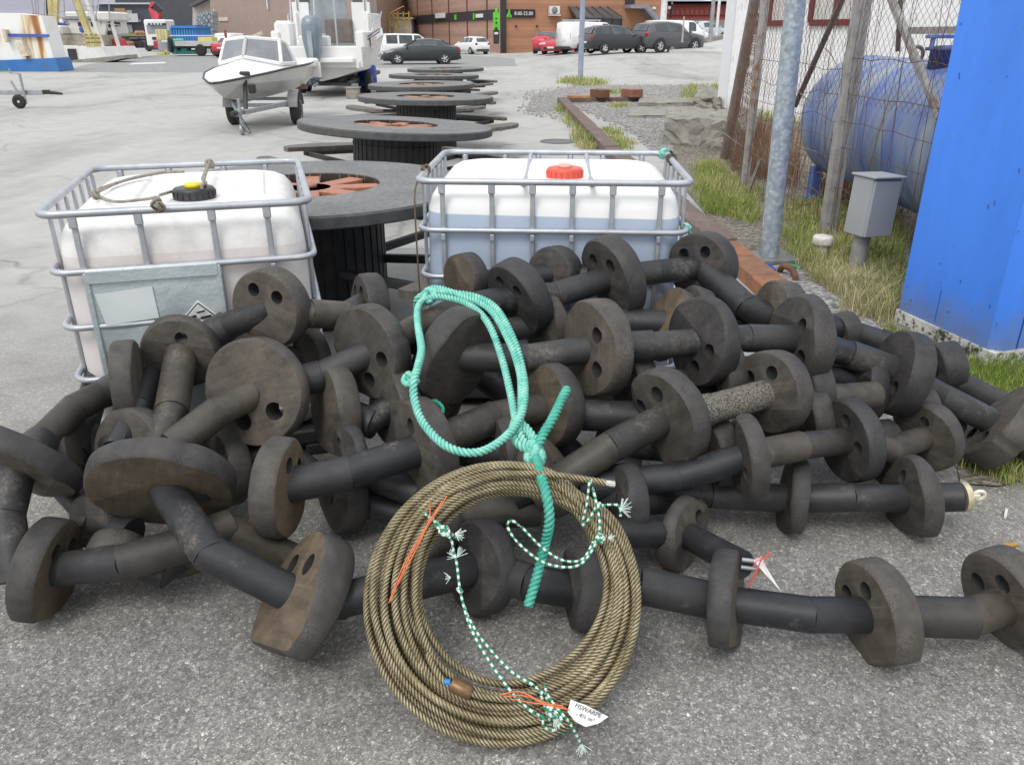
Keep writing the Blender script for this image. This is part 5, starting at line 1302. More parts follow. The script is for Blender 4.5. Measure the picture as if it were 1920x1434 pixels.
def grass_region(name, poly, n, per, spread, h0, h1, w, m, lean=.6, kind='stuff'):
    mb = MB(); xs_ = [p[0] for p in poly]; ys_ = [p[1] for p in poly]; c = 0
    n = int(n * 1.7)
    while c < n:
        x, y = rs.uniform(min(xs_), max(xs_)), rs.uniform(min(ys_), max(ys_))
        if not inside(poly, x, y): continue
        p = atz(x, y, .01); k = .5 + rs.random(); blades(mb, p, per, spread * k, h0 * k, h1 * k, w, lean); c += 1
    return tag(mb.build(name, m), kind=kind)
grass_region('grass', [(1308, 310), (1345, 300), (1385, 350), (1420, 350), (1412, 420), (1330, 402), (1308, 370)], 230, 16, .09, .06, .17, .003, GR)
grass_region('grass', [(1465, 385), (1540, 380), (1700, 430), (1692, 520), (1672, 600), (1600, 560), (1520, 515), (1468, 470)], 400, 16, .09, .05, .2, .0028, GR)
grass_region('straw_grass', [(1490, 470), (1600, 480), (1690, 520), (1676, 595), (1640, 600), (1560, 545), (1500, 510)], 150, 14, .07, .06, .2, .0022, GRS, .9)
grass_region('grass', [(1760, 690), (1830, 676), (1990, 690), (2000, 860), (1890, 905), (1800, 870), (1770, 770)], 480, 16, .05, .03, .12, .002, GR)
grass_region('grass', [(1040, 200), (1062, 198), (1100, 245), (1118, 280), (1095, 282), (1070, 250)], 70, 14, .1, .05, .2, .006, GR)
grass_region('straw_grass', [(1080, 250), (1112, 270), (1116, 282), (1085, 280)], 20, 14, .1, .08, .22, .005, GRS)
grass_region('moss_grass', [(1130, 240), (1150, 238), (1190, 275), (1170, 283), (1140, 262)], 60, 14, .12, .03, .09, .006, GR)
grass_region('grass', [(1050, 158), (1060, 150), (1125, 152), (1135, 160), (1100, 162)], 44, 14, .25, .1, .32, .012, GR)
grass_region('grass', [(1140, 172), (1180, 168), (1182, 174), (1150, 178)], 14, 12, .25, .05, .16, .012, GR)
grass_region('grass', [(1278, 165), (1345, 163), (1350, 178), (1300, 195), (1285, 188)], 40, 14, .2, .1, .3, .01, GR)
grass_region('grass', [(1150, 196), (1180, 194), (1175, 202), (1150, 202)], 12, 12, .15, .05, .12, .01, GR)
grass_region('grass', [(1430, 205), (1500, 210), (1490, 235), (1440, 228), (1390, 240), (1380, 222)], 40, 14, .15, .1, .3, .01, GR)
grass_region('dead_weeds', [(1360, 250), (1420, 240), (1490, 260), (1490, 360), (1430, 340), (1385, 330), (1365, 300)], 120, 9, .1, .25, .75, .004, BRN, .35)
grass_region('dead_weeds', [(1500, 330), (1600, 350), (1700, 420), (1640, 420), (1560, 380)], 60, 9, .1, .15, .45, .004, BRN, .5)
grass_region('weeds', [(1660, 605), (1700, 630), (1760, 668), (1720, 690), (1665, 640)], 40, 12, .04, .03, .1, .003, GR)
for (x, y, s, lab) in ((1625, 585, .2, 'straw coloured grass tuft beside the corner of the blue building'), (1595, 545, .16, 'pale dry grass tuft at the foot of the cabinet stand')):
    mb = MB(); blades(mb, atz(x, y, .01), 420, s, .12, .3, .0022, .9); tag(mb.build('grass_tuft', GRS), lab, 'grass tuft')
# ------------------------------------------------------------------ cars
TYRE = paint('tyre_rubber', (.022, .022, .023), (.03, .03, .03), 20, rough=.8)
ALLOY = paint('alloy_wheel', (.55, .56, .58), (.45, .46, .48), 10, rough=.35, metal=.5)
GLASS = paint('car_glass', (.06, .07, .075), (.10, .115, .12), 2, rough=.08)
GLASSP = paint('pale_glass', (.22, .25, .27), (.30, .33, .35), 1.2, rough=.1)
LAMPR = paint('red_lamp', (.45, .02, .02), (.35, .015, .015), rough=.2); LAMPW = paint('clear_lamp', (.7, .72, .72), rough=.2); PLATEW = paint('number_plate', (.75, .75, .73), (.6, .6, .6), 40)
TRIM = paint('black_trim', (.02, .02, .02), (.03, .03, .03), rough=.5)
def carpaint(n, c): 
    m = paint(n, c, (c[0] * .92, c[1] * .92, c[2] * .92), 1.5, rough=.28); MATS[n].node_tree.nodes['Principled BSDF'].inputs['Coat Weight'].default_value = .6; return m
SEDAN = [(2.35, .36, .56, .60, .66, .5), (2.22, .2, .68, .72, .83, .6), (1.6, .19, .80, .87, .90, .72), (.98, .19, .90, .97, .91, .72), (.1, .19, .94, 1.40, .91, .58), (-.55, .19, .95, 1.43, .91, .57), (-1.2, .19, .96, 1.36, .91, .57), (-1.78, .2, .97, 1.03, .88, .64), (-2.22, .24, .95, 1.0, .84, .66), (-2.36, .4, .86, .88, .74, .6)]
SUV = [(2.35, .45, .74, .8, .7, .6), (2.25, .26, .88, .95, .86, .65), (1.6, .25, .98, 1.06, .94, .74), (1.0, .25, 1.04, 1.12, .95, .74), (.3, .25, 1.06, 1.62, .95, .66), (-.6, .25, 1.07, 1.70, .95, .66), (-1.5, .25, 1.10, 1.66, .94, .64), (-2.0, .27, 1.12, 1.56, .92, .62), (-2.28, .32, 1.05, 1.12, .88, .68), (-2.36, .45, .8, .84, .82, .6)]
HATCH = [(1.95, .38, .6, .66, .62, .5), (1.85, .22, .76, .82, .80, .6), (1.3, .2, .86, .94, .86, .68), (.85, .2, .92, 1.0, .87, .68), (.15, .2, .95, 1.45, .87, .58), (-.5, .2, .96, 1.50, .87, .58), (-1.3, .2, .98, 1.44, .86, .57), (-1.75, .22, .98, 1.15, .83, .6), (-1.92, .3, .9, .94, .78, .6)]
VAN = [(2.3, .4, .78, .84, .74, .6), (2.2, .28, .98, 1.04, .88, .7), (1.7, .26, 1.08, 1.2, .93, .76), (1.2, .26, 1.12, 1.62, .94, .74), (.8, .26, 1.12, 1.86, .94, .76), (-1.0, .26, 1.12, 1.9, .94, .78), (-2.15, .26, 1.12, 1.88, .94, .78), (-2.25, .3, 1.12, 1.84, .92, .76)]
def car(name, label, cat, px, Y, rz, st_, paintm, gl=((.85, .0), (-.05, -.95)), wx=(1.42, -1.38), wr=.33, scale=1.0, rearwin=True, plate=True, z=0.0, van=False):
    p = aty(px, 90, Y); t = thing(name, label, cat, (p.x, Y, z if z else gz(p.x, Y)), R(rz), 'cars parked in the yard behind the spool tables')
    t.matrix_basis = t.matrix_basis @ Matrix.Scale(scale, 4)
    def at_(x):
        for a, b in zip(st_, st_[1:]):
            if b[0] <= x <= a[0]:
                k = (a[0] - x) / (a[0] - b[0]); return [a[i] + (b[i] - a[i]) * k for i in range(6)]
        return list(st_[0] if x > st_[0][0] else st_[-1])
    xs = []
    for a, b in zip(st_, st_[1:]):
        for k in range(3): xs.append(a[0] + (b[0] - a[0]) * k / 3)
    xs.append(st_[-1][0])
    rings = []
    for x in xs:
        _, zb, zl, zr, wl, wr_ = at_(x)
        half = [(0, zb), (wl * .90, zb), (wl * .985, zb + (zl - zb) * .35), (wl * 1.0, zl - (zl - zb) * .22), (wl * .965, zl)]
        if zr - zl > .15: half += [(wl * .94, zl + .04), (wr_ + .05, zr - .09), (wr_, zr - .03), (wr_ * .6, zr)]
        else: half += [(wl * .93, zl + (zr - zl) * .3), (wr_ + .04, zl + (zr - zl) * .6), (wr_, zr - .01), (wr_ * .6, zr)]
        half.append((0, zr + .008)); ring = [V((x, y, z_)) for y, z_ in half] + [V((x, -y, z_)) for y, z_ in half[-2:0:-1]]
        rings.append(ring)
    n = len(rings[0]); mb = MB(); fs = []
    for i in range(len(rings) - 1):
        for j in range(n): fs.append((i * n + j, i * n + (j + 1) % n, (i + 1) * n + (j + 1) % n, (i + 1) * n + j))
    fs.append(tuple(range(n))); fs.append(tuple((len(rings) - 1) * n + j for j in range(n - 1, -1, -1)))
    mb.add([q for r_ in rings for q in r_], fs, 0, True); mb.build('body', paintm, t, fixn=True)
    def surf(x, k, s):
        _, zb, zl, zr, wl, wr_ = at_(x); z0, z1 = zl + .06, zr - .10
        y = wl * .935 + (wr_ + .045 - wl * .935) * k; return V((x, s * (y + .012), z0 + (z1 - z0) * k))
    for s in (1, -1):
        for (a, b) in gl:
            if van and a < .3: continue
            xs_ = [a + (b - a) * k / 6 for k in range(7)]
            mb = MB(); vs = [surf(x, 0, s) for x in xs_] + [surf(x, 1, s) for x in xs_]
            mb.add(vs, [(k, k + 1, 8 + k, 7 + k) for k in range(6)]); mb.add([v - V((0, s * .01, 0)) for v in vs], [(7 + k, 8 + k, k + 1, k) for k in range(6)]); mb.build('window', GLASS, t)
    # windscreen and rear window as separate glass
    gi = [i for i, q in enumerate(st_) if q[3] - q[2] > .3]
    f0, f1 = st_[gi[0] - 1], st_[gi[0]]
    def cross(a, b, k0, k1, name_):
        pa = lambda k, w: V((a[0] + (b[0] - a[0]) * k + (.02 if a[0] > b[0] and a is f0 else -.02 if name_ == 'rear_window' else .02), w * (a[5] + (b[5] - a[5]) * k) * .93, a[3] + (b[3] - a[3]) * k + .02))
        mb = MB(); vs = [pa(k0, -1), pa(k0, 1), pa(k1, 1), pa(k1, -1)]; mb.add(vs + [v - V((0, 0, .012)) for v in vs], [(0, 1, 2, 3), (7, 6, 5, 4), (0, 4, 5, 1), (1, 5, 6, 2), (2, 6, 7, 3), (3, 7, 4, 0)]); mb.build(name_, GLASS, t, fixn=True)
    cross(f0, f1, .1, .9, 'windscreen')
    if not van: cross(st_[gi[-1]] if gi[-1] + 1 < len(st_) else st_[-2], st_[min(gi[-1] + 1, len(st_) - 1)], .1, .88, 'rear_window')
    x0, x1 = st_[0], st_[-1]
    for s in (1, -1):
        b = st_[1]; mb = MB(); mb.box((b[0] + .03, s * b[4] * .72, b[2] - .07), (.16, .34, .13), bev=.03); mb.build('headlight', LAMPW, t)
        b = st_[-2]; hz = (1.0 if st_ in (SUV, VAN) else .86); mb = MB(); mb.box((st_[-2][0] - .03, s * b[4] * .84, hz), (.14, .26 if st_ is not VAN else .12, .16 if st_ is not VAN else .4), bev=.02); mb.build('tail_light', LAMPR, t)
        mb = MB(); mx = f0[0] - .15; mb.box((mx, s * (st_[3][4] + .09), st_[3][2] + .08), (.12, .18, .13), bev=.03); mb.build('mirror', paintm, t)
        for x in wx:
            M = Matrix.Translation((x, s * (at_(x)[4] - .10), wr)) @ Matrix.Rotation(R(-90 * s), 4, 'X')
            mb = MB(); mb.lathe([(wr * .62, .115), (wr * .95, .11), (wr, .08), (wr, -.08), (wr * .9, -.1)], 24, M, cap=False); w_ = mb.build('wheel', TYRE, t)
            mb = MB(); mb.lathe([(wr * .66, .09), (wr * .62, .105), (wr * .56, .075)], 20, M, cap=False)
            for k in range(5):
                a = 6.283 * k / 5; mb.box((0, 0, 0), (wr * .56, .075, .03), M=M @ Matrix.Rotation(a, 4, 'Z') @ Matrix.Translation((wr * .32, 0, .09)), bev=.008)
            mb.lathe([(.06, .07), (.06, .11), (.03, .112)], 12, M); mb.build('rim', ALLOY, w_)
            mb = MB(); mb.lathe([(wr * 1.17, .124), (wr * .93, .124)], 24, Matrix.Translation((x, s * (at_(x)[4] - .115), wr)) @ Matrix.Rotation(R(-90 * s), 4, 'X'), cap=False); mb.build('wheel_arch', TRIM, t)
    mb = MB(); mb.box((x0[0] - .04, 0, x0[1] + .02), (.16, x0[4] * 1.7, .16), bev=.03); mb.build('bumper', TRIM, t); mb = MB(); mb.box((x1[0] + .04, 0, x1[1] - .03), (.16, x1[4] * 1.8, .18), bev=.03); mb.build('bumper', TRIM, t)
    mb = MB(); mb.box((x1[0] - .02, 0, (x1[1] + x1[2]) / 2 + .05), (.03, .5, .11)); mb.build('number_plate', PLATEW, t)
    mb = MB(); mb.box((x0[0] + .02, 0, x0[1] + .06), (.05, .5, .11)); mb.build('number_plate', PLATEW, t)
    return t
GREEN_D = carpaint('dark_green_grey_paint', (.026, .034, .036)); WHITE_C = carpaint('white_car_paint', (.78, .78, .77)); RED_C = carpaint('red_car_paint', (.52, .03, .05)); DGREY = carpaint('dark_grey_paint', (.022, .026, .033)); GREYC = carpaint('grey_car_paint', (.075, .075, .088)); SILV = carpaint('silver_car_paint', (.52, .56, .60))
car('parked_car', 'dark green grey saloon car seen from the side beyond the last spool table', 'car', 787, 49.5, 192, SEDAN, GREEN_D, scale=.95)
car('parked_car', 'white people carrier parked directly behind the dark saloon car', 'car', 762, 58, 28, VAN, WHITE_C, gl=((1.0, .35), (.2, -.9), (-1.05, -1.95)), scale=.84)
car('parked_car', 'white crossover car parked alone before the brown wall', 'car', 884, 72, 122, SUV, WHITE_C, gl=((.85, .05), (-.02, -.9), (-.98, -1.6)), scale=.8)
car('parked_car', 'red hatchback facing the yard beside the white van', 'car', 1052, 62, 245, HATCH, RED_C, wx=(1.2, -1.2), wr=.29)
car('parked_car', 'red small car seen from behind, left of the red hatchback', 'car', 1033, 66, 70, HATCH, RED_C, wx=(1.2, -1.2), wr=.29, scale=1.05)
wv = car('panel_van', 'white panel van with roof bars parked behind the thin lamp post', 'van', 1106, 60, 32, VAN, WHITE_C, gl=((1.0, .4),), van=True)
mb = MB()
for x in (.2, -.8, -1.8): mb.bar((x, -.75, 1.97), (x, .75, 1.97), .05, .05); mb.box((x, .72, 1.92), (.06, .05, .1)); mb.box((x, -.72, 1.92), (.06, .05, .1))
for y in (-.6, .6): mb.bar((.4, y, 2.0), (-2.0, y, 2.0), .04, .04)
mb.build('roof_rack', ALLOY, wv)
car('parked_car', 'dark grey crossover car right of the white van', 'car', 1155, 54, 24, SUV, DGREY, gl=((.85, .05), (-.02, -.9), (-.98, -1.6)), scale=.94)
car('parked_car', 'large grey estate off-roader with bright alloy wheels', 'car', 1250, 55.5, 33, SUV, GREYC, gl=((.85, .05), (-.02, -.9), (-.98, -1.7)), wr=.38, scale=1.06)
car('panel_van', 'white van mostly hidden behind the large grey off-roader', 'van', 1268, 66, 20, VAN, WHITE_C, gl=((1.0, .4),), van=True, scale=1.05)
car('parked_car', 'silver car on the raised road right of the grey off-roader', 'car', 1322, 78, 28, HATCH, SILV, wx=(1.2, -1.2), wr=.29, z=1.05)
car('parked_car', 'red saloon car at the far left before the tan warehouse', 'car', 446, 64, 75, SEDAN, RED_C, scale=.95)
car('parked_car', 'white van parked behind the red saloon at the tan warehouse', 'van', 441, 74, 80, VAN, WHITE_C, van=True, gl=((1.0, .4),), scale=.85)

# ------------------------------------------------------------------ boats
GEL = paint('white_gelcoat', (.80, .80, .78), (.74, .74, .72), 1.5, rough=.3); GELD = paint('hull_grey_white', (.62, .62, .58), (.55, .55, .51), 2, rough=.35); BLKS = paint('rubbing_strip', (.06, .06, .06)); TINT = paint('tinted_screen', (.20, .21, .23), (.28, .29, .31), 1.5, rough=.1)
def hull(st_, chine=.62):
    """stations (x, half beam at sheer, z keel, z chine, z sheer)"""
    mb = MB(); rings = []
    for (x, w_, zk, zc, zs) in st_:
        half = [(0, zk), (w_ * chine * .5, zk + (zc - zk) * .42), (w_ * chine, zc), (w_ * .88, zc + (zs - zc) * .45), (w_, zs)]
        rings.append([V((x, y, z)) for y, z in half] + [V((x, -y, z)) for y, z in half[:0:-1]])
    n = len(rings[0]); fs = []
    for i in range(len(rings) - 1):
        for j in range(n): 
            if j == 4: continue
            fs.append((i * n + j, i * n + (j + 1) % n, (i + 1) * n + (j + 1) % n, (i + 1) * n + j))
    fs.append(tuple(range(n)))
    mb.add([q for r_ in rings for q in r_], fs, 0, False); return mb
# small boat on its trailer
bow = aty(398, 159, 15.0); tr = V((-4.93, 18.7, 1.1))
hd = math.atan2(bow.y - tr.y, bow.x - tr.x); L_ = (V((bow.x, bow.y, 0)) - V((tr.x, tr.y, 0))).length
bt = thing('motor_boat', 'small white cuddy cabin boat with tinted windscreen on a trailer', 'boat', (tr.x, tr.y, 0), hd)
k = L_ / 4.3
HS = [(0, .84, .50, .66, 1.10), (1.0 * k, .92, .48, .62, 1.08), (2.2 * k, .90, .47, .64, 1.05), (3.1 * k, .72, .50, .70, .99), (3.8 * k, .42, .60, .76, .93), (4.2 * k, .14, .76, .84, .88), (4.33 * k, .01, .85, .86, .87)]
HS = [(x, w_ * .82, a, b, c) for x, w_, a, b, c in HS]
hull(HS).build('hull', GELD, bt, fixn=True)
mb = MB(); vs = []; 
for (x, w_, a, b, zs) in HS: vs += [(x, w_ - .01, zs + .005), (x, 0, zs + (.05 if x < 1.6 * k else .2 if x < 3.3 * k else .12)), (x, -w_ + .01, zs + .005)]
mb.add(vs, [(i * 3 + j, i * 3 + j + 1, (i + 1) * 3 + j + 1, (i + 1) * 3 + j) for i in range(len(HS) - 1) for j in (0, 1)], 0, True)

mb.build('deck', GEL, bt, fixn=True)
mb = MB(); mb.tube([V((x, w_ + .006, zs)) for (x, w_, a, b, zs) in HS], .022, 6); mb.tube([V((x, -w_ - .006, zs)) for (x, w_, a, b, zs) in HS], .022, 6); mb.build('rubbing_strip', BLKS, bt)
def quadpane(name, q, m, parent, t=.02):
    a = (q[1] - q[0]).cross(q[3] - q[0]).normalized(); c = sum(q, V((0, 0, 0))) / 4
    if a.dot(c - V((1.6 * k, 0, 1.1))) < 0: a = -a
    mb = MB(); mb.add([p + a * t for p in q] + [p + a * .003 for p in q], [(0, 1, 2, 3), (7, 6, 5, 4), (0, 4, 5, 1), (1, 5, 6, 2), (2, 6, 7, 3), (3, 7, 4, 0)]); return mb.build(name, m, parent, fixn=True)
F0, F1, S0, S1 = V((2.55 * k, 0, 1.26)), V((2.28 * k, 0, 1.60)), V((2.2 * k, .62, 1.13)), V((1.95 * k, .54, 1.55))
Q0, Q1 = V((1.45 * k, .68, 1.12)), V((1.62 * k, .56, 1.48))
fr_ = MB()
for s in (1, -1):
    fl = lambda p: V((p.x, p.y * s, p.z))
    for a, b in ((F0, F1), (fl(S0), fl(S1)), (F0, fl(S0)), (F1, fl(S1)), (fl(S1), fl(Q1)), (fl(S0), fl(Q0)), (fl(Q0), fl(Q1))): fr_.bar(a, b, .07, .07, bev=.015)
    quadpane('windscreen', [F0.lerp(fl(S0), .06), F1.lerp(fl(S1), .06), fl(S1).lerp(F1, .06), fl(S0).lerp(F0, .06)], TINT, bt)
    quadpane('side_window', [fl(S0).lerp(fl(Q0), .08), fl(S1).lerp(fl(Q1), .08), fl(Q1).lerp(fl(S1), .2), fl(Q0).lerp(fl(S0), .2)], TINT, bt)
fr_.build('windscreen_frame', GEL, bt)
mb = MB(); mb.box((.5 * k, 0, 1.06), (.9, 1.5, .1), bev=.03); mb.box((.1, 0, 1.1), (.3, 1.5, .16), bev=.04); mb.build('aft_deck', GEL, bt)
mb = MB(); mb.box((.06, 0, .95), (.05, 1.6, .3)); mb.build('transom', GEL, bt)
mb = MB(); mb.tube(smooth_path([V((1.0 * k, -.8, 1.1)), V((1.05 * k, -.82, 1.35)), V((1.2 * k, -.7, 1.42)), V((1.3 * k, -.72, 1.1))], .05), .012, 6); mb.build('grab_rail', ALLOY, bt)
# trailer of the small boat
cp = atz(446, 258); tw = thing('boat_trailer', 'galvanised boat trailer under the small white boat', 'trailer', (-4.93, 16.8, 0), math.atan2(cp.y - 16.8, cp.x + 4.93))
tl = (V((cp.x, cp.y, 0)) - V((-4.93, 16.8, 0))).length
mb = MB()
for s in (1, -1): mb.bar((-1.2, s * .5, .42), (.4, s * .5, .42), .06, .08, bev=.008); mb.bar((.4, s * .5, .42), (tl - .45, s * .05, .38), .06, .08, bev=.008)
mb.bar((0, -.6, .36), (0, .6, .36), .06, .06); mb.bar((.7, -.42, .42), (.7, .42, .42), .06, .06); mb.bar((-.9, -.5, .42), (-.9, .5, .42), .06, .06); mb.bar((tl - .7, 0, .38), (tl, 0, .38), .07, .08, bev=.01)
mb.build('frame', GALV, tw)
mb = MB(); mb.bar((tl - .75, 0, .38), (tl - 1.0, 0, .98), .07, .07, bev=.01); mb.box((tl - 1.0, .0, .98), (.1, .18, .12), bev=.02); mb.box((tl - .92, .12, .75), (.14, .12, .16), bev=.02); mb.build('winch_post', TRIM, tw)
mb = MB(); mb.tube([(tl - .35, .0, .62), (tl - .35, .0, .1)], .028, 10); mb.lathe([(.09, -.03), (.1, -.02), (.1, .02), (.09, .03)], 16, Matrix.Translation((tl - .35, 0, .1)) @ Matrix.Rotation(R(90), 4, 'X')); mb.build('jockey_wheel', GALV, tw)
mb = MB(); mb.box((tl + .02, 0, .40), (.22, .09, .09), bev=.02); mb.tube(smooth_path([V((tl, .0, .36)), V((tl - .05, .12, .12)), V((tl - .2, .18, .06)), V((tl - .25, .05, .3))], .03), .008, 6); mb.build('coupling', TRIM, tw)
for s in (1, -1):
    M = Matrix.Translation((0, s * .62, .29)) @ Matrix.Rotation(R(-90 * s), 4, 'X')
    mb = MB(); mb.lathe([(.17, .08), (.27, .08), (.29, .06), (.29, -.06), (.27, -.08), (.17, -.08)], 24, M); w_ = mb.build('wheel', TYRE, tw)
    mb = MB(); mb.lathe([(.17, .085), (.12, .06), (.04, .07), (.01, .07)], 18, M, cap=False); mb.build('rim', ALLOY, w_)
    mb = MB(); mb.lathe([(.36, -.1), (.36, .1)], 16, Matrix.Translation((0, s * .62, .29)) @ Matrix.Rotation(R(90), 4, 'X') @ Matrix.Rotation(R(10), 4, 'Z'), arc=R(160), smooth=True, cap=False); mb.build('mudguard', paint('mudguard_grey', (.2, .2, .2)) if 'mudguard_grey' not in MATS else MATS['mudguard_grey'], tw, fixn=True)
mb = MB(); mb.box((-1.5, 0, .62), (.06, 1.2, .1), bev=.01); mb.build('light_board', paint('lamp_board', (.3, .16, .13)), tw)
# big boat
bb_ = thing('cabin_boat', 'large white cabin boat with grey outboard motor, stern towards the yard', 'boat', (-5.35, 24.0, 0), R(90))
HB = [(0, 1.28, .42, .70, 1.35), (1.5, 1.32, .40, .68, 1.42), (3.5, 1.30, .40, .72, 1.6), (5.2, 1.02, .48, .9, 1.8), (6.4, .55, .75, 1.2, 1.95), (7.0, .06, 1.4, 1.7, 2.02)]
hull(HB, .8).build('hull', GELD, bb_, fixn=True)
mb = MB(); vs = []
for (x, w_, a, b, zs) in HB: vs += [(x, w_ - .01, zs + .01), (x, 0, zs + .03 if x > 3 else zs - .3), (x, -w_ + .01, zs + .01)]
mb.add(vs, [(i * 3 + j, i * 3 + j + 1, (i + 1) * 3 + j + 1, (i + 1) * 3 + j) for i in range(len(HB) - 1) for j in (0, 1)])
for s in (1, -1): mb.box((.7, s * 1.16, 1.5), (1.5, .24, .45), bev=.04)
mb.box((.25, .15, 1.35), (.3, .85, .5), bev=.04); mb.box((.28, .95, 1.55), (.5, .5, .85), bev=.08)
mb.build('deck', GEL, bb_, fixn=True)
mb = MB(); mb.box((-.18, -.42, .98), (.42, 1.15, .12), bev=.02); mb.box((-.02, .0, 1.05), (.06, 2.4, .55), bev=.02)
for s in (-1.1, .3): mb.box((-.2, s, .86), (.3, .04, .16))
mb.build('swim_platform', GEL, bb_)
mb = MB()
for (x, y) in ((2.2, 1.05), (2.2, -1.05), (4.4, .95), (4.4, -.95)): mb.bar((x, y, 1.4), (x - (.0 if x < 3 else .5), y * .92, 3.2), .12, .12, bev=.02)
mb.box((3.2, 0, 3.25), (2.8, 2.15, .12), bev=.04)
for s in (1, -1): mb.box((3.2, s * 1.06, 1.85), (2.4, .08, .75), bev=.02)
mb.box((2.2, -.86, 1.95), (.1, .55, 1.1), bev=.02); mb.box((2.2, .92, 1.95), (.1, .5, 1.1), bev=.02)
cb_ = mb.build('cabin', GEL, bb_)
for s in (1, -1):
    mb = MB(); mb.box((3.2, s * 1.0, 2.72), (2.2, .03, .9)); mb.build('window', GLASSP, cb_)
    mb = MB(); mb.box((2.17, s * .85, 2.85), (.02, .42, .7)); mb.build('window', GLASS, cb_)
mb = MB(); mb.box((2.2, .1, 2.4), (.03, 1.1, 1.5)); mb.build('door', GLASSP, cb_)
mb = MB(); mb.box((2.15, -.2, 1.72), (.5, .8, .65), bev=.05); mb.build('seat', paint('brown_seat', (.16, .13, .12)), bb_)
mb = MB()
for y in (.75, .1, -.5): mb.tube([(.12, y, 1.3), (.5, y, 3.25)] if y > 0 else [(.1, y, 1.2), (.1, y, 3.2)], .025, 8)
mb.tube(smooth_path([V((1.4, -1.25, 1.45)), V((1.5, -1.3, 1.9)), V((2.6, -1.32, 2.0)), V((5, -1.05, 2.3))], .2), .018, 6)
mb.tube(smooth_path([V((2.0, 1.25, 1.45)), V((2.1, 1.3, 2.1)), V((2.8, 1.32, 2.2)), V((5, 1.05, 2.4))], .2), .018, 6)
mb.build('rails', ALLOY, bb_)
mb = MB()
for z in (1.62, 1.7): mb.bar((.5, -1.30, z - .12), (2.4, -1.345, z + .08), .02, .025)
mb.build('hull_stripe', BLKS, bb_)
mb = MB(); mb.box((1.3, -1.325, 1.42), (1.0, .012, .3)); mb.build('side_badge', paint('faded_red_lettering', (.5, .33, .32), (.68, .66, .64), 9, .45, .55), bb_)
OB = paint('outboard_grey', (.20, .25, .285), (.155, .20, .23), 2, rough=.3); OBD = paint('outboard_dark', (.10, .125, .15), (.07, .085, .10), 4, rough=.35)
om = thing('outboard_motor', 'tall grey outboard motor raised on the stern of the large cabin boat', 'outboard motor', (-5.42, 23.62, 0), R(90))
mb = MB()
vs = []; prof_ = [(.9, .13, .20), (1.1, .18, .24), (1.35, .22, .28), (1.6, .25, .31), (1.85, .25, .31), (2.02, .21, .27), (2.1, .11, .16)]
for (z, wy_, wx_) in prof_:
    for kk in range(16):
        a = 6.283 * kk / 16; ca, sa = math.cos(a), math.sin(a)
        vs.append((wx_ * abs(ca) ** .6 * (1 if ca > 0 else -1), wy_ * abs(sa) ** .6 * (1 if sa > 0 else -1), z))
mb.add(vs, [(i * 16 + j, i * 16 + (j + 1) % 16, (i + 1) * 16 + (j + 1) % 16, (i + 1) * 16 + j) for i in range(len(prof_) - 1) for j in range(16)] + [tuple(range(96, 112))], 0, True); mb.build('cowling', OB, om)
mb = MB(); mb.box((.05, 0, .85), (.3, .2, .5), bev=.04); mb.box((0, 0, .62), (.2, .12, .4), bev=.03); mb.box((0, 0, .46), (.5, .1, .12), bev=.03); mb.box((-.05, 0, .52), (.44, .28, .02)); mb.build('leg', OBD, om)
mb = MB()
for kk in range(3):
    a = 6.283 * kk / 3; mb.box((-.3, .09 * math.cos(a), .46 + .09 * math.sin(a)), (.03, .09, .16), M=Matrix.Translation((-.3, .1 * math.cos(a), .46 + .1 * math.sin(a))) @ Matrix.Rotation(a, 4, 'X') @ Matrix.Rotation(.5, 4, 'Z'), bev=.01)
mb.build('propeller', OBD, om)
mb = MB(); mb.box((-.31, 0, 1.35), (.02, .13, .7), bev=.008); mb.build('cowl_strip', paint('pale_cowl_strip', (.36, .42, .45)), om)
bt2 = thing('boat_trailer', 'dark low boat trailer carrying the large cabin boat', 'trailer', (-5.35, 26.2, 0), R(90))
mb = MB()
for s in (1, -1): mb.bar((-2.2, s * .75, .38), (3.5, s * .75, .42), .08, .1); mb.bar((3.5, s * .75, .42), (5.3, 0, .42), .08, .1); mb.bar((-1.9, s * .45, .45), (.8, s * .45, .5), .12, .1)
for x in (-2.1, -1, .3, 2): mb.bar((x, -.8, .34), (x, .8, .34), .07, .08)
mb.build('frame', TRIM, bt2)
for x in (-.35, .35):
    for s in (1, -1):
        M = Matrix.Translation((x, s * 1.02, .3)) @ Matrix.Rotation(R(-90 * s), 4, 'X'); mb = MB(); mb.lathe([(.16, .09), (.28, .09), (.3, .07), (.3, -.07), (.28, -.09), (.16, -.09)], 22, M); w_ = mb.build('wheel', TYRE, bt2)
        mb = MB(); mb.lathe([(.17, .095), (.1, .07), (.01, .08)], 16, M, cap=False); mb.build('rim', ALLOY, w_)
p = atz(690, 172); t = thing('plastic_barrel', 'blue plastic barrel with black foot standing right of the large cabin boat', 'barrel', p)
mb = MB(); mb.lathe([(.27, .16), (.29, .2), (.29, .4), (.30, .42), (.29, .44), (.29, .7), (.26, .76), (.1, .765)], 24); mb.build('body', paint('barrel_blue', (.03, .06, .35), (.025, .05, .28)), t)
mb = MB(); mb.lathe([(.28, 0), (.285, .02), (.28, .158)], 24); mb.build('foot', TRIM, t)
p = atz(663, 185); mb = MB(); mb.box((p.x, p.y, .14), (.35, .3, .28), bev=.02); mb.box((p.x, p.y, .285), (.4, .35, .03)); tag(mb.build('concrete_weight', CONC), 'small grey concrete weight on the ground beside the blue barrel', 'weight')

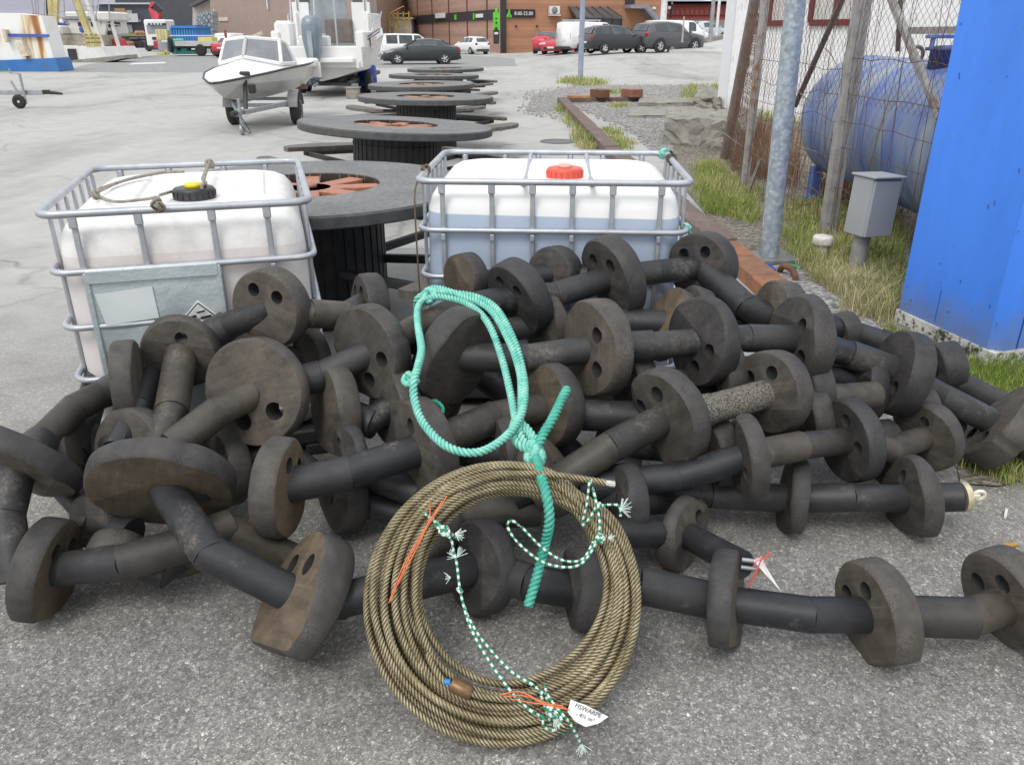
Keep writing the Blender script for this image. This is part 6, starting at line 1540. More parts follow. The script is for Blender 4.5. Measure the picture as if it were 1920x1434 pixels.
# trailer drawbar entering at the left edge
tp = atz(62, 203); t = thing('trailer', 'empty galvanised car trailer drawbar entering at the left edge', 'trailer', (tp.x, tp.y, 0), R(-2))
mb = MB(); mb.bar((-6, 0, .36), (.35, 0, .36), .09, .11, bev=.01); mb.bar((-6, .7, .4), (-1.0, .03, .38), .06, .08); mb.bar((-6, -.7, .4), (-1, -.03, .38), .06, .08); mb.build('drawbar', GALV, t)
mb = MB(); mb.box((.42, 0, .37), (.18, .1, .1), bev=.02); mb.tube([(.5, 0, .36), (.62, 0, .35), (.8, 0, .33)], .045, 10, rfun=lambda s: 1 - .4 * s); mb.build('coupling', TRIM, t)
M = Matrix.Translation((-.22, -.14, .16)) @ Matrix.Rotation(R(90), 4, 'X')
mb = MB(); mb.lathe([(.09, .04), (.15, .04), (.16, .02), (.16, -.02), (.15, -.04), (.09, -.04)], 20, M, cap=False); mb.lathe([(.09, .03), (.03, .03)], 12, M, cap=False); mb.build('jockey_wheel', TYRE, t)
mb = MB(); mb.tube([(-.08, -.1, .1), (-.08, -.1, .78)], .03, 10); mb.bar((-.08, -.1, .78), (-.3, -.1, .80), .03, .03); mb.tube([(-.3, -.1, .79), (-.3, -.1, .9)], .02, 8); mb.bar((-.25, -.1, .42), (-.33, -.1, .62), .04, .04); mb.build('crank_handle', GALV, t)
mb = MB(); mb.box((.12, -.1, .08), (.26, .16, .12), bev=.01); mb.box((.05, -.12, .2), (.16, .08, .14), bev=.01); tag(mb.build('timber_block', CONC), 'block supporting the drawbar of the trailer at the left edge', 'block')
# ------------------------------------------------------------------ far background
def IB(mb, x0, y0, x1, y1, Y, dY=1.0, mi=0, bev=0.0):
    a = aty(x0, y0, Y); b = aty(x1, y1, Y); c = aty((x0 + x1) / 2, (y0 + y1) / 2, Y)
    xa = aty(x0, (y0 + y1) / 2, Y).x; xb = aty(x1, (y0 + y1) / 2, Y).x
    mb.box(((xa + xb) / 2, Y + dY / 2, (a.z + b.z) / 2), (abs(xb - xa), dY, abs(a.z - b.z)), mi=mi, bev=bev); return mb
def G(x, Y): return (aty(x, 90, Y).x, Y, 0)
flat_poly('asphalt_patch', [(110, 136), (470, 136), (470, 106), (300, 103), (240, 110), (160, 122)], .005, asph)
flat_poly('asphalt_strip', [(700, 128), (985, 124), (990, 112), (860, 103), (700, 112)], .005, asph)
for q in ([(250, 119), (310, 117), (311, 119.5), (240, 122)],):
    flat_poly('road_marking', q, .011, mark)
# raised road on the right with its low wall
pts = [aty(1255, 95, 54), aty(1420, 99, 53), aty(1440, 66, 66), aty(1290, 80, 60)]
mb = MB(); mb.add([(p.x, p.y, max(p.z, .0) + .004) for p in pts] + [(p.x, p.y, -.2) for p in pts], [(0, 1, 2, 3), (7, 6, 5, 4), (0, 4, 5, 1), (1, 5, 6, 2), (2, 6, 7, 3), (3, 7, 4, 0)]); tag(mb.build('sloping_road', lightc, fixn=True), kind='structure')
mb = MB(); wl = [aty(1256, 88, 54.5), aty(1290, 80, 57), aty(1325, 71, 60), aty(1370, 63, 64)]
for a, b in zip(wl, wl[1:]): mb.bar(a - V((0, 0, .5)), b - V((0, 0, .5)), .35, 1.0)
tag(mb.build('low_wall', CONC), 'low grey concrete wall curving up the side road behind the parked cars', 'wall')

mb = MB()
for k_ in range(6): q = aty(1268 + k_ * 17, 95.5 - k_ * 3.2, 55.5 + k_ * 1.5); mb.box((q.x, q.y, gz(q.x, q.y) + .012 + k_ * .0), (1.0, .5, .008))
tag(mb.build('road_marking', mark), kind='structure')
def boards(name, c, c2, per=.16, dark=.7):
    m, nt, b = newmat(name)
    tc = nt.nodes.new('ShaderNodeTexCoord'); sep = nt.nodes.new('ShaderNodeSeparateXYZ'); nt.links.new(tc.outputs['Object'], sep.inputs[0])
    mm = nt.nodes.new('ShaderNodeMath'); mm.operation = 'MULTIPLY'; mm.inputs[1].default_value = 1 / per; nt.links.new(sep.outputs['Z'], mm.inputs[0])
    fr = nt.nodes.new('ShaderNodeMath'); fr.operation = 'FRACT'; nt.links.new(mm.outputs[0], fr.inputs[0])
    fl = nt.nodes.new('ShaderNodeMath'); fl.operation = 'FLOOR'; nt.links.new(mm.outputs[0], fl.inputs[0])
    wn_ = nt.nodes.new('ShaderNodeTexWhiteNoise'); wn_.noise_dimensions = '1D'; nt.links.new(fl.outputs[0], wn_.inputs['W'])
    out = ramp(nt, noise(nt, .8, 6, .7, stretch=(.6, .6, 4)), [(.3, c4(c)), (.7, c4(c2))])
    out = mix(nt, 1, out, ramp(nt, wn_.outputs['Value'], [(0, g4(.86)), (1, g4(1.1))]), 'MULTIPLY')
    out = mix(nt, 1, out, ramp(nt, fr.outputs[0], [(0, g4(dark)), (.07, g4(1)), (1, g4(1))]), 'MULTIPLY')
    nt.links.new(out, b.inputs['Base Color']); b.inputs['Roughness'].default_value = .75; return m
BW1 = boards('brown_stained_boards', (.43, .215, .125), (.35, .17, .095), .3); BW2 = boards('faded_pinkish_boards', (.42, .265, .205), (.36, .215, .16), .3)
DK = paint('dark_fascia', (.035, .03, .035)); DKB = paint('black_sign', (.015, .013, .02)); LIME = paint('lime_green', (.12, .55, .03)); JO = paint('joint_brown', (.12, .06, .045))
# brown shop building
c0 = V(G(942, 75)); cr = V(G(1245, 80)); cl = V(G(763, 113))
th = thing('shop_building', 'brown timber clad shop building with a black opening hours sign and steel stair', 'shop', c0)
mb = MB(); mb.prism([(p.x, p.y) for p in [c0, cr, cr + V((2, 30, 0)), c0 + V((3, 30, 0))]], -.05, 9); mb.build('wall', BW1, th, world=True, fixn=True)
mb = MB(); mb.prism([(p.x, p.y) for p in [cl, c0 + V((.0, .02, 0)), c0 + V((3, 30, 0)), cl + V((6, 20, 0))]], -.04, 8.9); mb.build('side_wall', BW2, th, world=True, fixn=True)
dl = (cl - c0).normalized(); nl = V((dl.y, -dl.x, 0)); nl = nl if nl.y < 0 else -nl
dr = (cr - c0).normalized(); nr = V((dr.y, -dr.x, 0)); nr = nr if nr.y < 0 else -nr
def onl(px):  # point of the side wall seen at column px
    d = ray(px, 60); t = (c0.x * dl.y - c0.y * dl.x) / (d.x * dl.y - d.y * dl.x); return V((d.x * t, d.y * t, 0))
def onr(px):
    d = ray(px, 60); t = (c0.x * dr.y - c0.y * dr.x) / (d.x * dr.y - d.y * dr.x); return V((d.x * t, d.y * t, 0))
def wall_rect(mb, fn, n_, x0, x1, zy0, zy1, off=.05, th_=.08, up=None):
    a = fn(x0); b = fn(x1); Ya = a.y; z1 = aty(x0, zy0, Ya).z; z0 = aty(x0, zy1, Ya).z
    mb.bar(a + n_ * off + V((0, 0, (z0 + z1) / 2)), b + n_ * off + V((0, 0, (z0 + z1) / 2)), th_, abs(z1 - z0)); return mb
mb = MB()
for x in (785, 812, 843, 877, 914): mb.bar(onl(x) + nl * .03 + V((0, 0, 0)), onl(x) + nl * .03 + V((0, 0, 8.5)), .22, .08, up=nl)
mb.build('joint_strip', JO, th, world=True)
mb = MB(); mb.bar(onr(943) + nr * .08, onr(943) + nr * .08 + V((0, 0, 8.5)), .45, .3, up=nr); mb.build('downpipe', DK, th, world=True)
mb = MB(); a = onl(935) + nl * .08; b = onl(776) + nl * .08; z = aty(935, 27.5, a.y).z; mb.bar(a + V((0, 0, z)), b + V((0, 0, z)), .1, .82); bd = mb.build('fascia_band', DK, th, world=True)
mb = MB(); wall_rect(mb, onl, nl, 896, 909, 27, 34, .16); wall_rect(mb, onl, nl, 822, 838, 26, 35, .18, .3); mb.build('white_panel', PLATEW, bd, fixn=False) if False else mb.build('white_panel', PLATEW, th, world=True)
mb = MB(); wall_rect(mb, onl, nl, 856, 859, 28, 38, .16); wall_rect(mb, onl, nl, 891, 893, 25, 37, .16); mb.build('green_mark', LIME, th, world=True)
mb = MB(); wall_rect(mb, onr, nr, 946, 1002, 18, 33.5, .1, .15); sg = mb.build('hours_sign', DKB, th, world=True)
sc0 = onr(980.5) + nr * .19; zt = aty(980.5, 26.0, sc0.y).z
text_mesh('sign_lettering', '8.00-22.00', .40, frame(sc0 + V((0, 0, zt)), dr, (0, 0, 1)), paint('sign_white', (.8, .8, .8)), th, extrude=.012, spacing=1.0)
lg = onr(953) + nr * .20; zl_ = aty(955, 26, lg.y).z
mb = MB(); Ml = frame(lg + V((0, 0, zl_)), dr, (0, 0, 1))
for pg in ([(-.12, -.02), (.1, -.02), (.06, .33), (-.02, .33)], [(-.24, -.3), (-.04, -.3), (.0, .04), (-.14, .04)], [(.02, -.3), (.23, -.3), (.23, -.16), (.1, -.02), (.02, -.02)]): mb.prism(pg, 0, .03, M=Ml)
mb.build('sign_logo', LIME, th, world=True)
t = thing('shop_pylon', 'tall narrow green and black shop pylon before the brown side wall', 'sign', G(930, 73))
mb = MB(); IB(mb, 925, 42, 936, 83, 73, .25, bev=.02); mb.build('pylon_base', DK, t, world=True)
mb = MB(); IB(mb, 924.5, 24, 936.5, 57, 72.95, .25, bev=.02); IB(mb, 928, 16, 933, 24, 72.95, .25, bev=.02); pg_ = mb.build('green_panel', LIME, t, world=True)
mb = MB(); IB(mb, 929, 34, 932, 37, 72.92, .02); IB(mb, 929, 41, 932, 45, 72.92, .02); IB(mb, 928, 52, 933, 57, 72.92, .02); mb.build('pylon_marks', DKB, t, world=True)
mb = MB(); IB(mb, 927, 61, 934, 65, 72.97, .02); mb.build('pylon_panel', PLATEW, t, world=True)
t = thing('heat_pump', 'white heat pump fan unit on the brown wall right of the hours sign', 'heat pump', onr(1036) + nr * .3)
mb = MB(); wall_rect(mb, onr, nr, 1027, 1045, 12, 26.5, .3, .4); mb.build('housing', PLATEW, t, world=True)
mb = MB(); q = onr(1035) + nr * .52; mb.lathe([(.27, 0), (.27, .02), (.1, .03), (.01, .03)], 18, frame(q + V((0, 0, aty(1035, 19.5, q.y).z)), dr, (0, 0, 1)), cap=False); mb.build('fan_grille', paint('grille_grey', (.22, .24, .23)), t, world=True)
mb = MB(); wall_rect(mb, onr, nr, 1026, 1047, 28, 30, .3, .4); mb.build('bracket', PLATEW, t, world=True)
for (x, w_) in ((967, 'left'), (1006, 'middle'), (1043, 'right')):
    mb = MB(); wall_rect(mb, onr, nr, x - 1.2, x + 1.2, 48, 51.5, .12, .2); tag(mb.build('wall_light', DK), {967: 'small dark wall light on the brown wall below the hours sign', 1006: 'small dark wall light midway between hours sign and glass porch', 1043: 'small dark wall light on the brown wall above the red hatchback'}[x], 'wall light', 'wall lights on the brown shop')
# glass porch
t = thing('glass_porch', 'dark glass porch with a sloping glazed roof on the brown shop', 'porch', onr(1110))
a, b = onr(1064), onr(1148); z1 = aty(1064, 13, a.y).z; z0 = aty(1064, 33, a.y).z
mb = MB(); mb.add([a + nr * .05 + V((0, 0, z1)), onr(1136) + nr * .05 + V((0, 0, z1)), b + nr * 1.9 + V((0, 0, z0)), a + nr * 1.9 + V((0, 0, z0))] + [a + nr * .05 + V((0, 0, z1 - .1)), onr(1136) + nr * .05 + V((0, 0, z1 - .1)), b + nr * 1.9 + V((0, 0, z0 - .1)), a + nr * 1.9 + V((0, 0, z0 - .1))], [(0, 1, 2, 3), (7, 6, 5, 4), (0, 4, 5, 1), (1, 5, 6, 2), (2, 6, 7, 3), (3, 7, 4, 0)])
mb.build('roof', paint('porch_roof_glass', (.06, .065, .07), (.10, .105, .11), .6, rough=.3), t, world=True, fixn=True)
mb = MB(); mb.prism([(p.x, p.y) for p in [a + nr * .05, b + nr * .05, b + nr * 1.8, a + nr * 1.8]], 0, z0 - .12); mb.build('glass_wall', paint('porch_glass', (.02, .025, .035), (.06, .07, .075), .5, rough=.15), t, world=True, fixn=True)
mb = MB()
for k in range(6):
    q = a.lerp(b, k / 5) + nr * 1.84; mb.bar(q, q + V((0, 0, z0 - .1)), .08, .08, up=nr); mb.bar(q + V((0, 0, z0 + .03)), a.lerp(onr(1136), k / 5) + nr * .05 + V((0, 0, z1 + .03)), .06, .05)
mb.build('mullions', paint('porch_frame', (.035, .038, .042)), t, world=True)
# steel stair
t = thing('steel_stair', 'grey steel outside stair with a landing on the right of the shop', 'stair', onr(1200))
st1 = paint('stair_grey', (.27, .27, .30), (.22, .22, .25), 3); q0 = onr(1168) + nr * .7; q1 = onr(1196) + nr * .7; q2 = onr(1222) + nr * .7
zl0 = aty(1168, 13, q0.y).z; zl1 = aty(1222, 42, q2.y).z
mb = MB(); mb.bar(q0 + V((0, 0, zl0)), q1 + V((0, 0, zl0)), 1.3, .3); mb.build('landing', st1, t, world=True)
mb = MB()
for k in range(11): q = q1.lerp(q2, (k + .5) / 11); mb.box((q.x, q.y, zl0 + (zl1 - zl0) * (k + .5) / 11), (.25, 1.2, .05))
for s in (-.6, .6): mb.bar(q1 + nr * s + V((0, 0, zl0 + .1)), q2 + nr * s + V((0, 0, zl1 + .1)), .06, .35)
mb.build('flight', st1, t, world=True)
mb = MB(); wall_rect(mb, onr, nr, 1169, 1186, -30, 11, .06, .1); mb.build('door', DK, th, world=True)
mb = MB(); wall_rect(mb, onr, nr, 1220, 1226, 13.5, 18, .06, .06); mb.build('white_notice', PLATEW, th, world=True)
# bush beside the shop
LEAF = grass_mat('leaf_green', [(.03, .05, .012), (.06, .09, .02), (.14, .17, .04), (.2, .2, .06)], 2)
def leafball(mb, c, rx, ry, rz_, n, s):
    for _ in range(n):
        d = V((rs.gauss(0, 1), rs.gauss(0, 1), rs.gauss(0, 1))).normalized() * rs.uniform(.5, 1.05); p = V((c[0] + d.x * rx, c[1] + d.y * ry, c[2] + d.z * rz_))
        u = V((rs.gauss(0, 1), rs.gauss(0, 1), rs.gauss(0, 1))).normalized(); v = u.orthogonal().normalized() * s; u = u * s; k_ = rs.random() * 40
        mb.add([p - u, p + v * .6, p + u, p - v * .6], [(0, 1, 2, 3)], s=[k_] * 4)
mb = MB(); q = onr(1180) + nr * 1.4
for (dx, dz, r_) in ((-.9, 1.2, .9), (.2, 1.5, 1.0), (1.1, 1.1, .8), (0, .5, .9)): leafball(mb, (q.x + dx, q.y, dz), r_, r_ * .7, r_ * .75, 420, .11)
tag(mb.build('bush', LEAF), 'leafy green bush below the steel stair of the brown shop', 'bush')
# yellow scaffold
YS = paint('yellow_scaffold', (.62, .43, .10), (.5, .34, .09), 4)
mb = MB()
for x in (730, 738, 747, 757, 767): IB(mb, x - .9, 22, x + .9, 66, 98, .12)
for y in (26, 34, 40, 50): IB(mb, 728, y - .7, 769, y + .7, 98, .12)
for (x0, y0, x1, y1) in ((730, 40, 747, 62), (747, 40, 767, 62), (732, 24, 757, 12)): mb.bar(aty(x0, y0, 98), aty(x1, y1, 98), .1, .1)
tag(mb.build('scaffold', YS), 'yellow steel scaffold platform standing left of the brown shop', 'scaffold')
t = thing('white_shed', 'low white shed behind the yellow scaffold', 'shed', G(745, 104)); mb = MB(); IB(mb, 716, 36, 772, 88, 104, 8); mb.build('wall', PLATEW, t, world=True); mb = MB(); IB(mb, 714, 33, 774, 36.5, 103.6, 9); mb.build('roof', paint('cream_roof', (.6, .53, .36)), t, world=True)

# red building, terrace, person
RB = boards('red_boards', (.30, .07, .06), (.24, .05, .045), .5); 
t = thing('red_building', 'red boarded building at the back right above a grey terrace wall', 'building', G(1310, 98))
mb = MB(); IB(mb, 1244, 6, 1420, 39, 98, 10); mb.build('wall', RB, t, world=True)
mb = MB(); IB(mb, 1240, 3, 1424, 7, 97.5, 11); mb.build('eaves', paint('dark_red_eaves', (.2, .05, .05)), t, world=True)
for k in range(14): IB(mb, 1266 + k * 9, 17, 1268 + k * 9, 25, 97.9, .08)
mb.build('vent_slots', paint('dark_red_slot', (.12, .03, .03)), t, world=True)
mb = MB(); IB(mb, 1244, 10.5, 1420, 12, 97.8, .2); IB(mb, 1244, 27, 1420, 28.5, 97.8, .2); mb.build('trim_board', paint('dark_red_trim', (.17, .04, .04)), t, world=True)
mb = MB(); IB(mb, 1240, 38, 1430, 92, 90, 7.9); tag(mb.build('terrace_wall', paint('terrace_grey', (.24, .23, .20), (.18, .17, .15), 1.5)), 'long grey terrace wall below the red building', 'wall')
for (x, lab) in ((1287, 'white board leaning against the grey terrace wall, left one'), (1318, 'white board on the grey terrace wall above the silver car')):
    mb = MB(); IB(mb, x - 4, 43, x + 5, 54, 89.6, .2); tag(mb.build('white_board', PLATEW), lab, 'board', 'white boards at the terrace wall')
# person
def person():
    Yp = 91.0; b = aty(1258, 38, Yp); s = 1.0
    t = thing('person', 'person in a dark jacket carrying a pale box on the grey terrace', 'person', (b.x, Yp, b.z), R(200))
    me = bpy.data.meshes.new('body')
    jn = dict(pel=(0, 0, .93), ch=(0, 0, 1.28), nk=(0, 0, 1.46), hd=(.02, 0, 1.56), ht=(.02, 0, 1.70), ls=(0, .2, 1.38), le=(.05, .26, 1.12), lh=(.3, .17, 1.1), rs=(0, -.2, 1.38), re=(.05, -.26, 1.12), rh=(.3, -.17, 1.1),
              lhp=(0, .1, .9), lk=(.03, .11, .48), la=(0, .12, .07), lt=(.13, .13, .04), rhp=(0, -.1, .9), rk=(.06, -.11, .48), ra=(.05, -.12, .07), rt=(.18, -.13, .04))
    ks = list(jn); ed = [('pel', 'ch'), ('ch', 'nk'), ('nk', 'hd'), ('hd', 'ht'), ('ch', 'ls'), ('ls', 'le'), ('le', 'lh'), ('ch', 'rs'), ('rs', 're'), ('re', 'rh'), ('pel', 'lhp'), ('lhp', 'lk'), ('lk', 'la'), ('la', 'lt'), ('pel', 'rhp'), ('rhp', 'rk'), ('rk', 'ra'), ('ra', 'rt')]
    me.from_pydata([jn[k_] for k_ in ks], [(ks.index(a), ks.index(c)) for a, c in ed], [])
    o = bpy.data.objects.new('body', me); col.objects.link(o); o.parent = t
    sk = o.modifiers.new('skin', 'SKIN'); rd = dict(pel=.15, ch=.17, nk=.065, hd=.1, ht=.085, ls=.075, le=.05, lh=.04, rs=.075, re=.05, rh=.04, lhp=.1, lk=.065, la=.045, lt=.04, rhp=.1, rk=.065, ra=.045, rt=.04)
    for i, k_ in enumerate(ks): me.skin_vertices[0].data[i].radius = (rd[k_], rd[k_])
    me.skin_vertices[0].data[ks.index('pel')].use_root = True
    o.modifiers.new('sub', 'SUBSURF').levels = 1
    m, nt, bs = newmat('clothed_figure'); tc = nt.nodes.new('ShaderNodeTexCoord'); sp = nt.nodes.new('ShaderNodeSeparateXYZ'); nt.links.new(tc.outputs['Object'], sp.inputs[0])
    mr = nt.nodes.new('ShaderNodeMath'); mr.operation = 'MULTIPLY'; mr.inputs[1].default_value = 1 / 1.8; nt.links.new(sp.outputs['Z'], mr.inputs[0])
    r_ = ramp(nt, mr.outputs[0], [(0, c4((.05, .05, .06))), (.5, c4((.07, .08, .11))), (.52, c4((.02, .02, .022))), (.81, c4((.02, .02, .022))), (.82, c4((.45, .27, .2))), (.93, c4((.45, .27, .2))), (.94, c4((.12, .05, .03)))]); r_.node.color_ramp.interpolation = 'CONSTANT'
    nt.links.new(r_, bs.inputs['Base Color']); me.materials.append(m)
    mb = MB(); q = t.matrix_basis @ V((.36, 0, 1.14)); mb.box(q, (.3, .42, .26), rz=R(200), bev=.01); tag(mb.build('carried_box', PLATEW), 'pale box held by the person on the grey terrace', 'box')
person()
# slim poles
def pole(name, label, px, Y, r, ytop, ybase, m, extra=None, h=None, z0=None):
    b = aty(px, ybase, Y); z = b.z if z0 is None else z0; t = thing(name, label, 'pole', (b.x, Y, z))
    tz = aty(px, ytop, Y).z + (h or 2.5); mb = MB(); mb.tube([(b.x, Y, z + (tz - z) * k_ / 4) for k_ in range(5)], r, 14, rfun=lambda s: 1 - .15 * s); mb.build('shaft', m, t, world=True)
    mb = MB(); mb.lathe([(r * 1.6, 0), (r * 1.6, .05), (r * 1.1, .07)], 14, Matrix.Translation((b.x, Y, z))); mb.build('foot', m, t, world=True); return t
BG = paint('blue_grey_post', (.30, .34, .42), (.25, .29, .36), 3); WP = paint('white_post', (.74, .74, .74)); GP2 = paint('grey_post', (.3, .31, .31))
pole('lamp_post', 'slim blue grey lamp post rising from the grass tuft beyond the kerb beam', 1088, 33, .105, 0, 150, BG, z0=0)
pole('white_post', 'thick white post at the right end of the brown shop', 1243, 70, .27, 0, 45, WP, z0=0)
pole('sign_pole', 'grey pole standing by the low wall in front of the silver car', 1331, 55, .13, 0, 78, GP2)
pole('white_pole', 'thin white pole before the red building', 1344, 70, .12, 0, 55, WP, z0=.5)
pole('marker_pole', 'thin marker pole with red top beside the large grey off-roader', 1279, 52, .05, 32, 80, paint('reddish_pole', (.45, .38, .36)), h=.01)

# ------------------------------------------------------------------ harbour side on the left
def shipm():
    m, nt, b = newmat('rust_streaked_white'); tc = nt.nodes.new('ShaderNodeTexCoord')
    mp = nt.nodes.new('ShaderNodeMapping'); mp.inputs['Rotation'].default_value = (0, R(14), 0); mp.inputs['Scale'].default_value = (1.0, .1, .12); nt.links.new(tc.outputs['Object'], mp.inputs[0])
    n_ = nt.nodes.new('ShaderNodeTexNoise'); n_.inputs['Scale'].default_value = 1.7; n_.inputs['Detail'].default_value = 6; nt.links.new(mp.outputs[0], n_.inputs['Vector'])
    out = ramp(nt, n_.outputs['Fac'], [(.50, c4((.78, .78, .76))), (.58, c4((.70, .60, .42))), (.64, c4((.42, .20, .07))), (.72, c4((.28, .11, .04)))])
    nt.links.new(out, b.inputs['Base Color']); b.inputs['Roughness'].default_value = .6; return m
t = thing('ship_stern', 'rust streaked white and blue ship stern at the left quay edge', 'ship', (-22.5, 42, 0))
def slab(mb, pl, Y, d): # outline in picture columns and rows at distance Y with real thickness d
    q = [aty(x, y, Y) for x, y in pl]; n = len(q); mb.add(q + [p + V((0, d, 0)) for p in q], [tuple(range(n)), tuple(range(2 * n - 1, n - 1, -1))] + [(i, (i + 1) % n, n + (i + 1) % n, n + i) for i in range(n)])
mb = MB(); slab(mb, [(-260, 22), (20, 25), (78, 31), (101, 112), (-260, 116)], 40, 1.2); mb.build('hull', shipm(), t, world=True, fixn=True)
mb = MB(); slab(mb, [(-260, 114), (0, 113.5), (103, 109), (111, 134), (30, 142), (-260, 150)], 39.9, 1.4); mb.build('lower_hull', paint('ship_blue', (.03, .15, .45), (.05, .18, .42), 1, rust=(.12, .13, .12), rscale=1.2, rlo=.6, rhi=.7), t, world=True, fixn=True)
mb = MB(); slab(mb, [(10, 63.5), (90, 65), (91, 70), (10, 69.5)], 39.86, .1); mb.build('blue_stripe', paint('stripe_blue', (.07, .11, .45)), t, world=True, fixn=True)
mb = MB(); slab(mb, [(27, 76), (40, 76), (52, 105), (40, 107)], 39.7, .3); slab(mb, [(3, 55), (9, 56), (14, 78), (9, 80)], 39.7, .3); mb.build('hinge_block', paint('ship_cream', (.7, .66, .55), (.5, .42, .3), 2), t, world=True, fixn=True)
mb = MB(); slab(mb, [(-260, 132), (0, 134), (24, 136), (30, 144), (-260, 152)], 39.5, .4); tag(mb.build('quay_moss', GR, fixn=True), 'strip of green moss along the quay edge below the rusty ship', 'moss')
mb = MB(); slab(mb, [(108, 116), (230, 104), (232, 110), (110, 133)], 52, 2); tag(mb.build('quay_edge', CONC, fixn=True), kind='structure')
FW = paint('fishing_boat_white', (.74, .74, .73), (.6, .58, .54), 1.2, .35, .7, .6, rust=(.42, .30, .16), rscale=1.5, rlo=.62, rhi=.75); FY = paint('derrick_yellow', (.58, .50, .22), (.48, .40, .18), 2); FDK = paint('boat_dark', (.03, .03, .04)); FB = paint('boat_blue', (.05, .12, .45)); FGY = paint('net_gear_beige', (.45, .40, .32), (.25, .22, .17), 1.5, .4, .6)
t = thing('fishing_boat', 'white fishing boat with yellow derricks moored behind the rusty ship', 'fishing boat', G(150, 60))
mb = MB(); slab(mb, [(95, 86), (190, 89), (205, 112), (150, 116), (100, 113)], 56, 5); mb.build('hull', FW, t, world=True, fixn=True)
for q in ((128, 92, 143, 114), (102, 101, 109, 110)): mb = MB(); IB(mb, *q, 55.9, .2); mb.build('hull_port', FDK, t, world=True)
mb = MB(); IB(mb, 92, 66, 190, 86, 58, 3); mb.build('deck_gear', FGY, t, world=True)
mb = MB(); IB(mb, 112, 36, 192, 66, 60, 4, bev=.1); IB(mb, 120, 22, 176, 34, 60.3, 3.4, bev=.1); IB(mb, 180, 22, 206, 40, 59, 3, bev=.1); IB(mb, 100, 48, 116, 66, 59, 2, bev=.1); wh = mb.build('wheelhouse', FW, t, world=True)
for (x, y, w_, h_) in ((120, 40, 6, 8), (146, 42, 6, 8), (170, 42, 5, 8)): mb = MB(); IB(mb, x, y, x + w_, y + h_, 59.95, .1); mb.build('window', FDK, t, world=True)
mb = MB(); IB(mb, 112, 33, 192, 36, 59.8, 4.4); mb.build('roof_edge', paint('boat_grey', (.3, .3, .32)), t, world=True)
mb = MB(); IB(mb, 147, 50, 157, 62, 57, 1, bev=.1); IB(mb, 104, 43, 118, 48, 57, 1, bev=.1); mb.build('blue_gear', FB, t, world=True)
for (x0, y0, x1, y1, w_, m) in ((92, -30, 100, 70, .28, FY), (106, -30, 104, 45, .3, FY), (137, -20, 172, 80, .34, FY), (88, -20, 90, 50, .12, FDK), (156, -20, 200, 110, .2, FW), (163, -20, 168, 30, .14, FW)):
    mb = MB(); mb.bar(aty(x0, y0, 57), aty(x1, y1, 57), w_, w_); mb.build('derrick', m, t, world=True)
mb = MB()
for (x0, y0, x1, y1) in ((58, -5, 64, 30), (65, -5, 68, 30), (100, 20, 130, 48), (145, 85, 178, 106), (150, 86, 160, 112), (110, 22, 170, 20), (70, -10, 72, 28), (84, -10, 82, 60), (118, -20, 122, 36), (128, -20, 150, 40), (148, 10, 186, 14), (172, -10, 176, 24), (186, -10, 178, 40), (204, 6, 206, 40), (100, 30, 60, 26), (168, 86, 176, 108), (176, 84, 190, 104), (112, 58, 112, 86), (196, 44, 226, 48)): mb.bar(aty(x0, y0, 56.5), aty(x1, y1, 56.5), .05, .05)
mb.build('rigging', paint('rigging_grey', (.35, .34, .36)), t, world=True)
mb = MB()
for k_ in range(9): x = 160 + k_ * 3.2; mb.bar(aty(x, 62 + (k_ % 3) * 3, 56), aty(x + 4, 88, 56), .07, .07)
for y in (66, 72, 80): mb.bar(aty(156, y, 56), aty(190, y, 56), .07, .07)
mb.build('net_frame', FY, t, world=True)
t = thing('fishing_boat', 'second fishing boat bow with a grey and red flank right of the yellow derricks', 'fishing boat', G(212, 61))
mb = MB(); slab(mb, [(190, 78), (206, 82), (213, 100), (198, 100)], 60, 2); mb.build('grey_flank', paint('flank_grey', (.25, .26, .25)), t, world=True, fixn=True)
mb = MB(); slab(mb, [(211, 73), (217, 76), (228, 107), (216, 106)], 59.5, 1.6); slab(mb, [(178, 81), (189, 82), (186, 94), (181, 97)], 58.5, 1); mb.build('red_flank', paint('flank_red', (.55, .05, .06), (.45, .04, .05), 1), t, world=True, fixn=True)
mb = MB(); mb.bar(aty(206, 30, 59.4), aty(228, 106, 59.4), .18, .18); mb.bar(aty(198, 34, 59.4), aty(190, 106, 59.4), .3, .3); IB(mb, 185, 94, 198, 108, 59, 1.5); IB(mb, 203, 52, 210, 64, 60.2, 1.4); mb.build('bow_frame', FW, t, world=True)
for q in ((199, 98, 215, 106, 59, 1), (202, 42, 214, 50, 61, 1), (200, 58, 205, 66, 59.8, .5)): mb = MB(); IB(mb, *q); mb.build('dark_gear', FDK, t, world=True)

# dark building, low shed
t = thing('office_building', 'dark grey modern building with wood lined balconies beyond the boats', 'building', G(245, 130))
DG = paint('dark_grey_cladding', (.06, .065, .08), (.045, .05, .06), .4)
mb = MB(); slab(mb, [(216, -60), (304, -60), (312, 8), (318, 84), (185, 84), (185, 9), (216, 7)], 130, 20); mb.build('wall', DG, t, world=True, fixn=True)
mb = MB(); IB(mb, 184, 5.5, 292, 8.5, 129.5, 1.5); mb.build('roof_edge', paint('pale_roof_edge', (.5, .52, .55)), t, world=True)
WOODP = paint('orange_wood_panel', (.33, .19, .10), (.28, .16, .08), 1)
for (y0, y1) in ((16, 37), (43, 62)):
    mb = MB(); IB(mb, 216, y0, 236, y1, 129.8, .4); mb.build('wood_panel', WOODP, t, world=True)
    mb = MB(); IB(mb, 238, y0 + 4, 248, y1, 129.8, .4); mb.build('window', GLASSP, t, world=True)
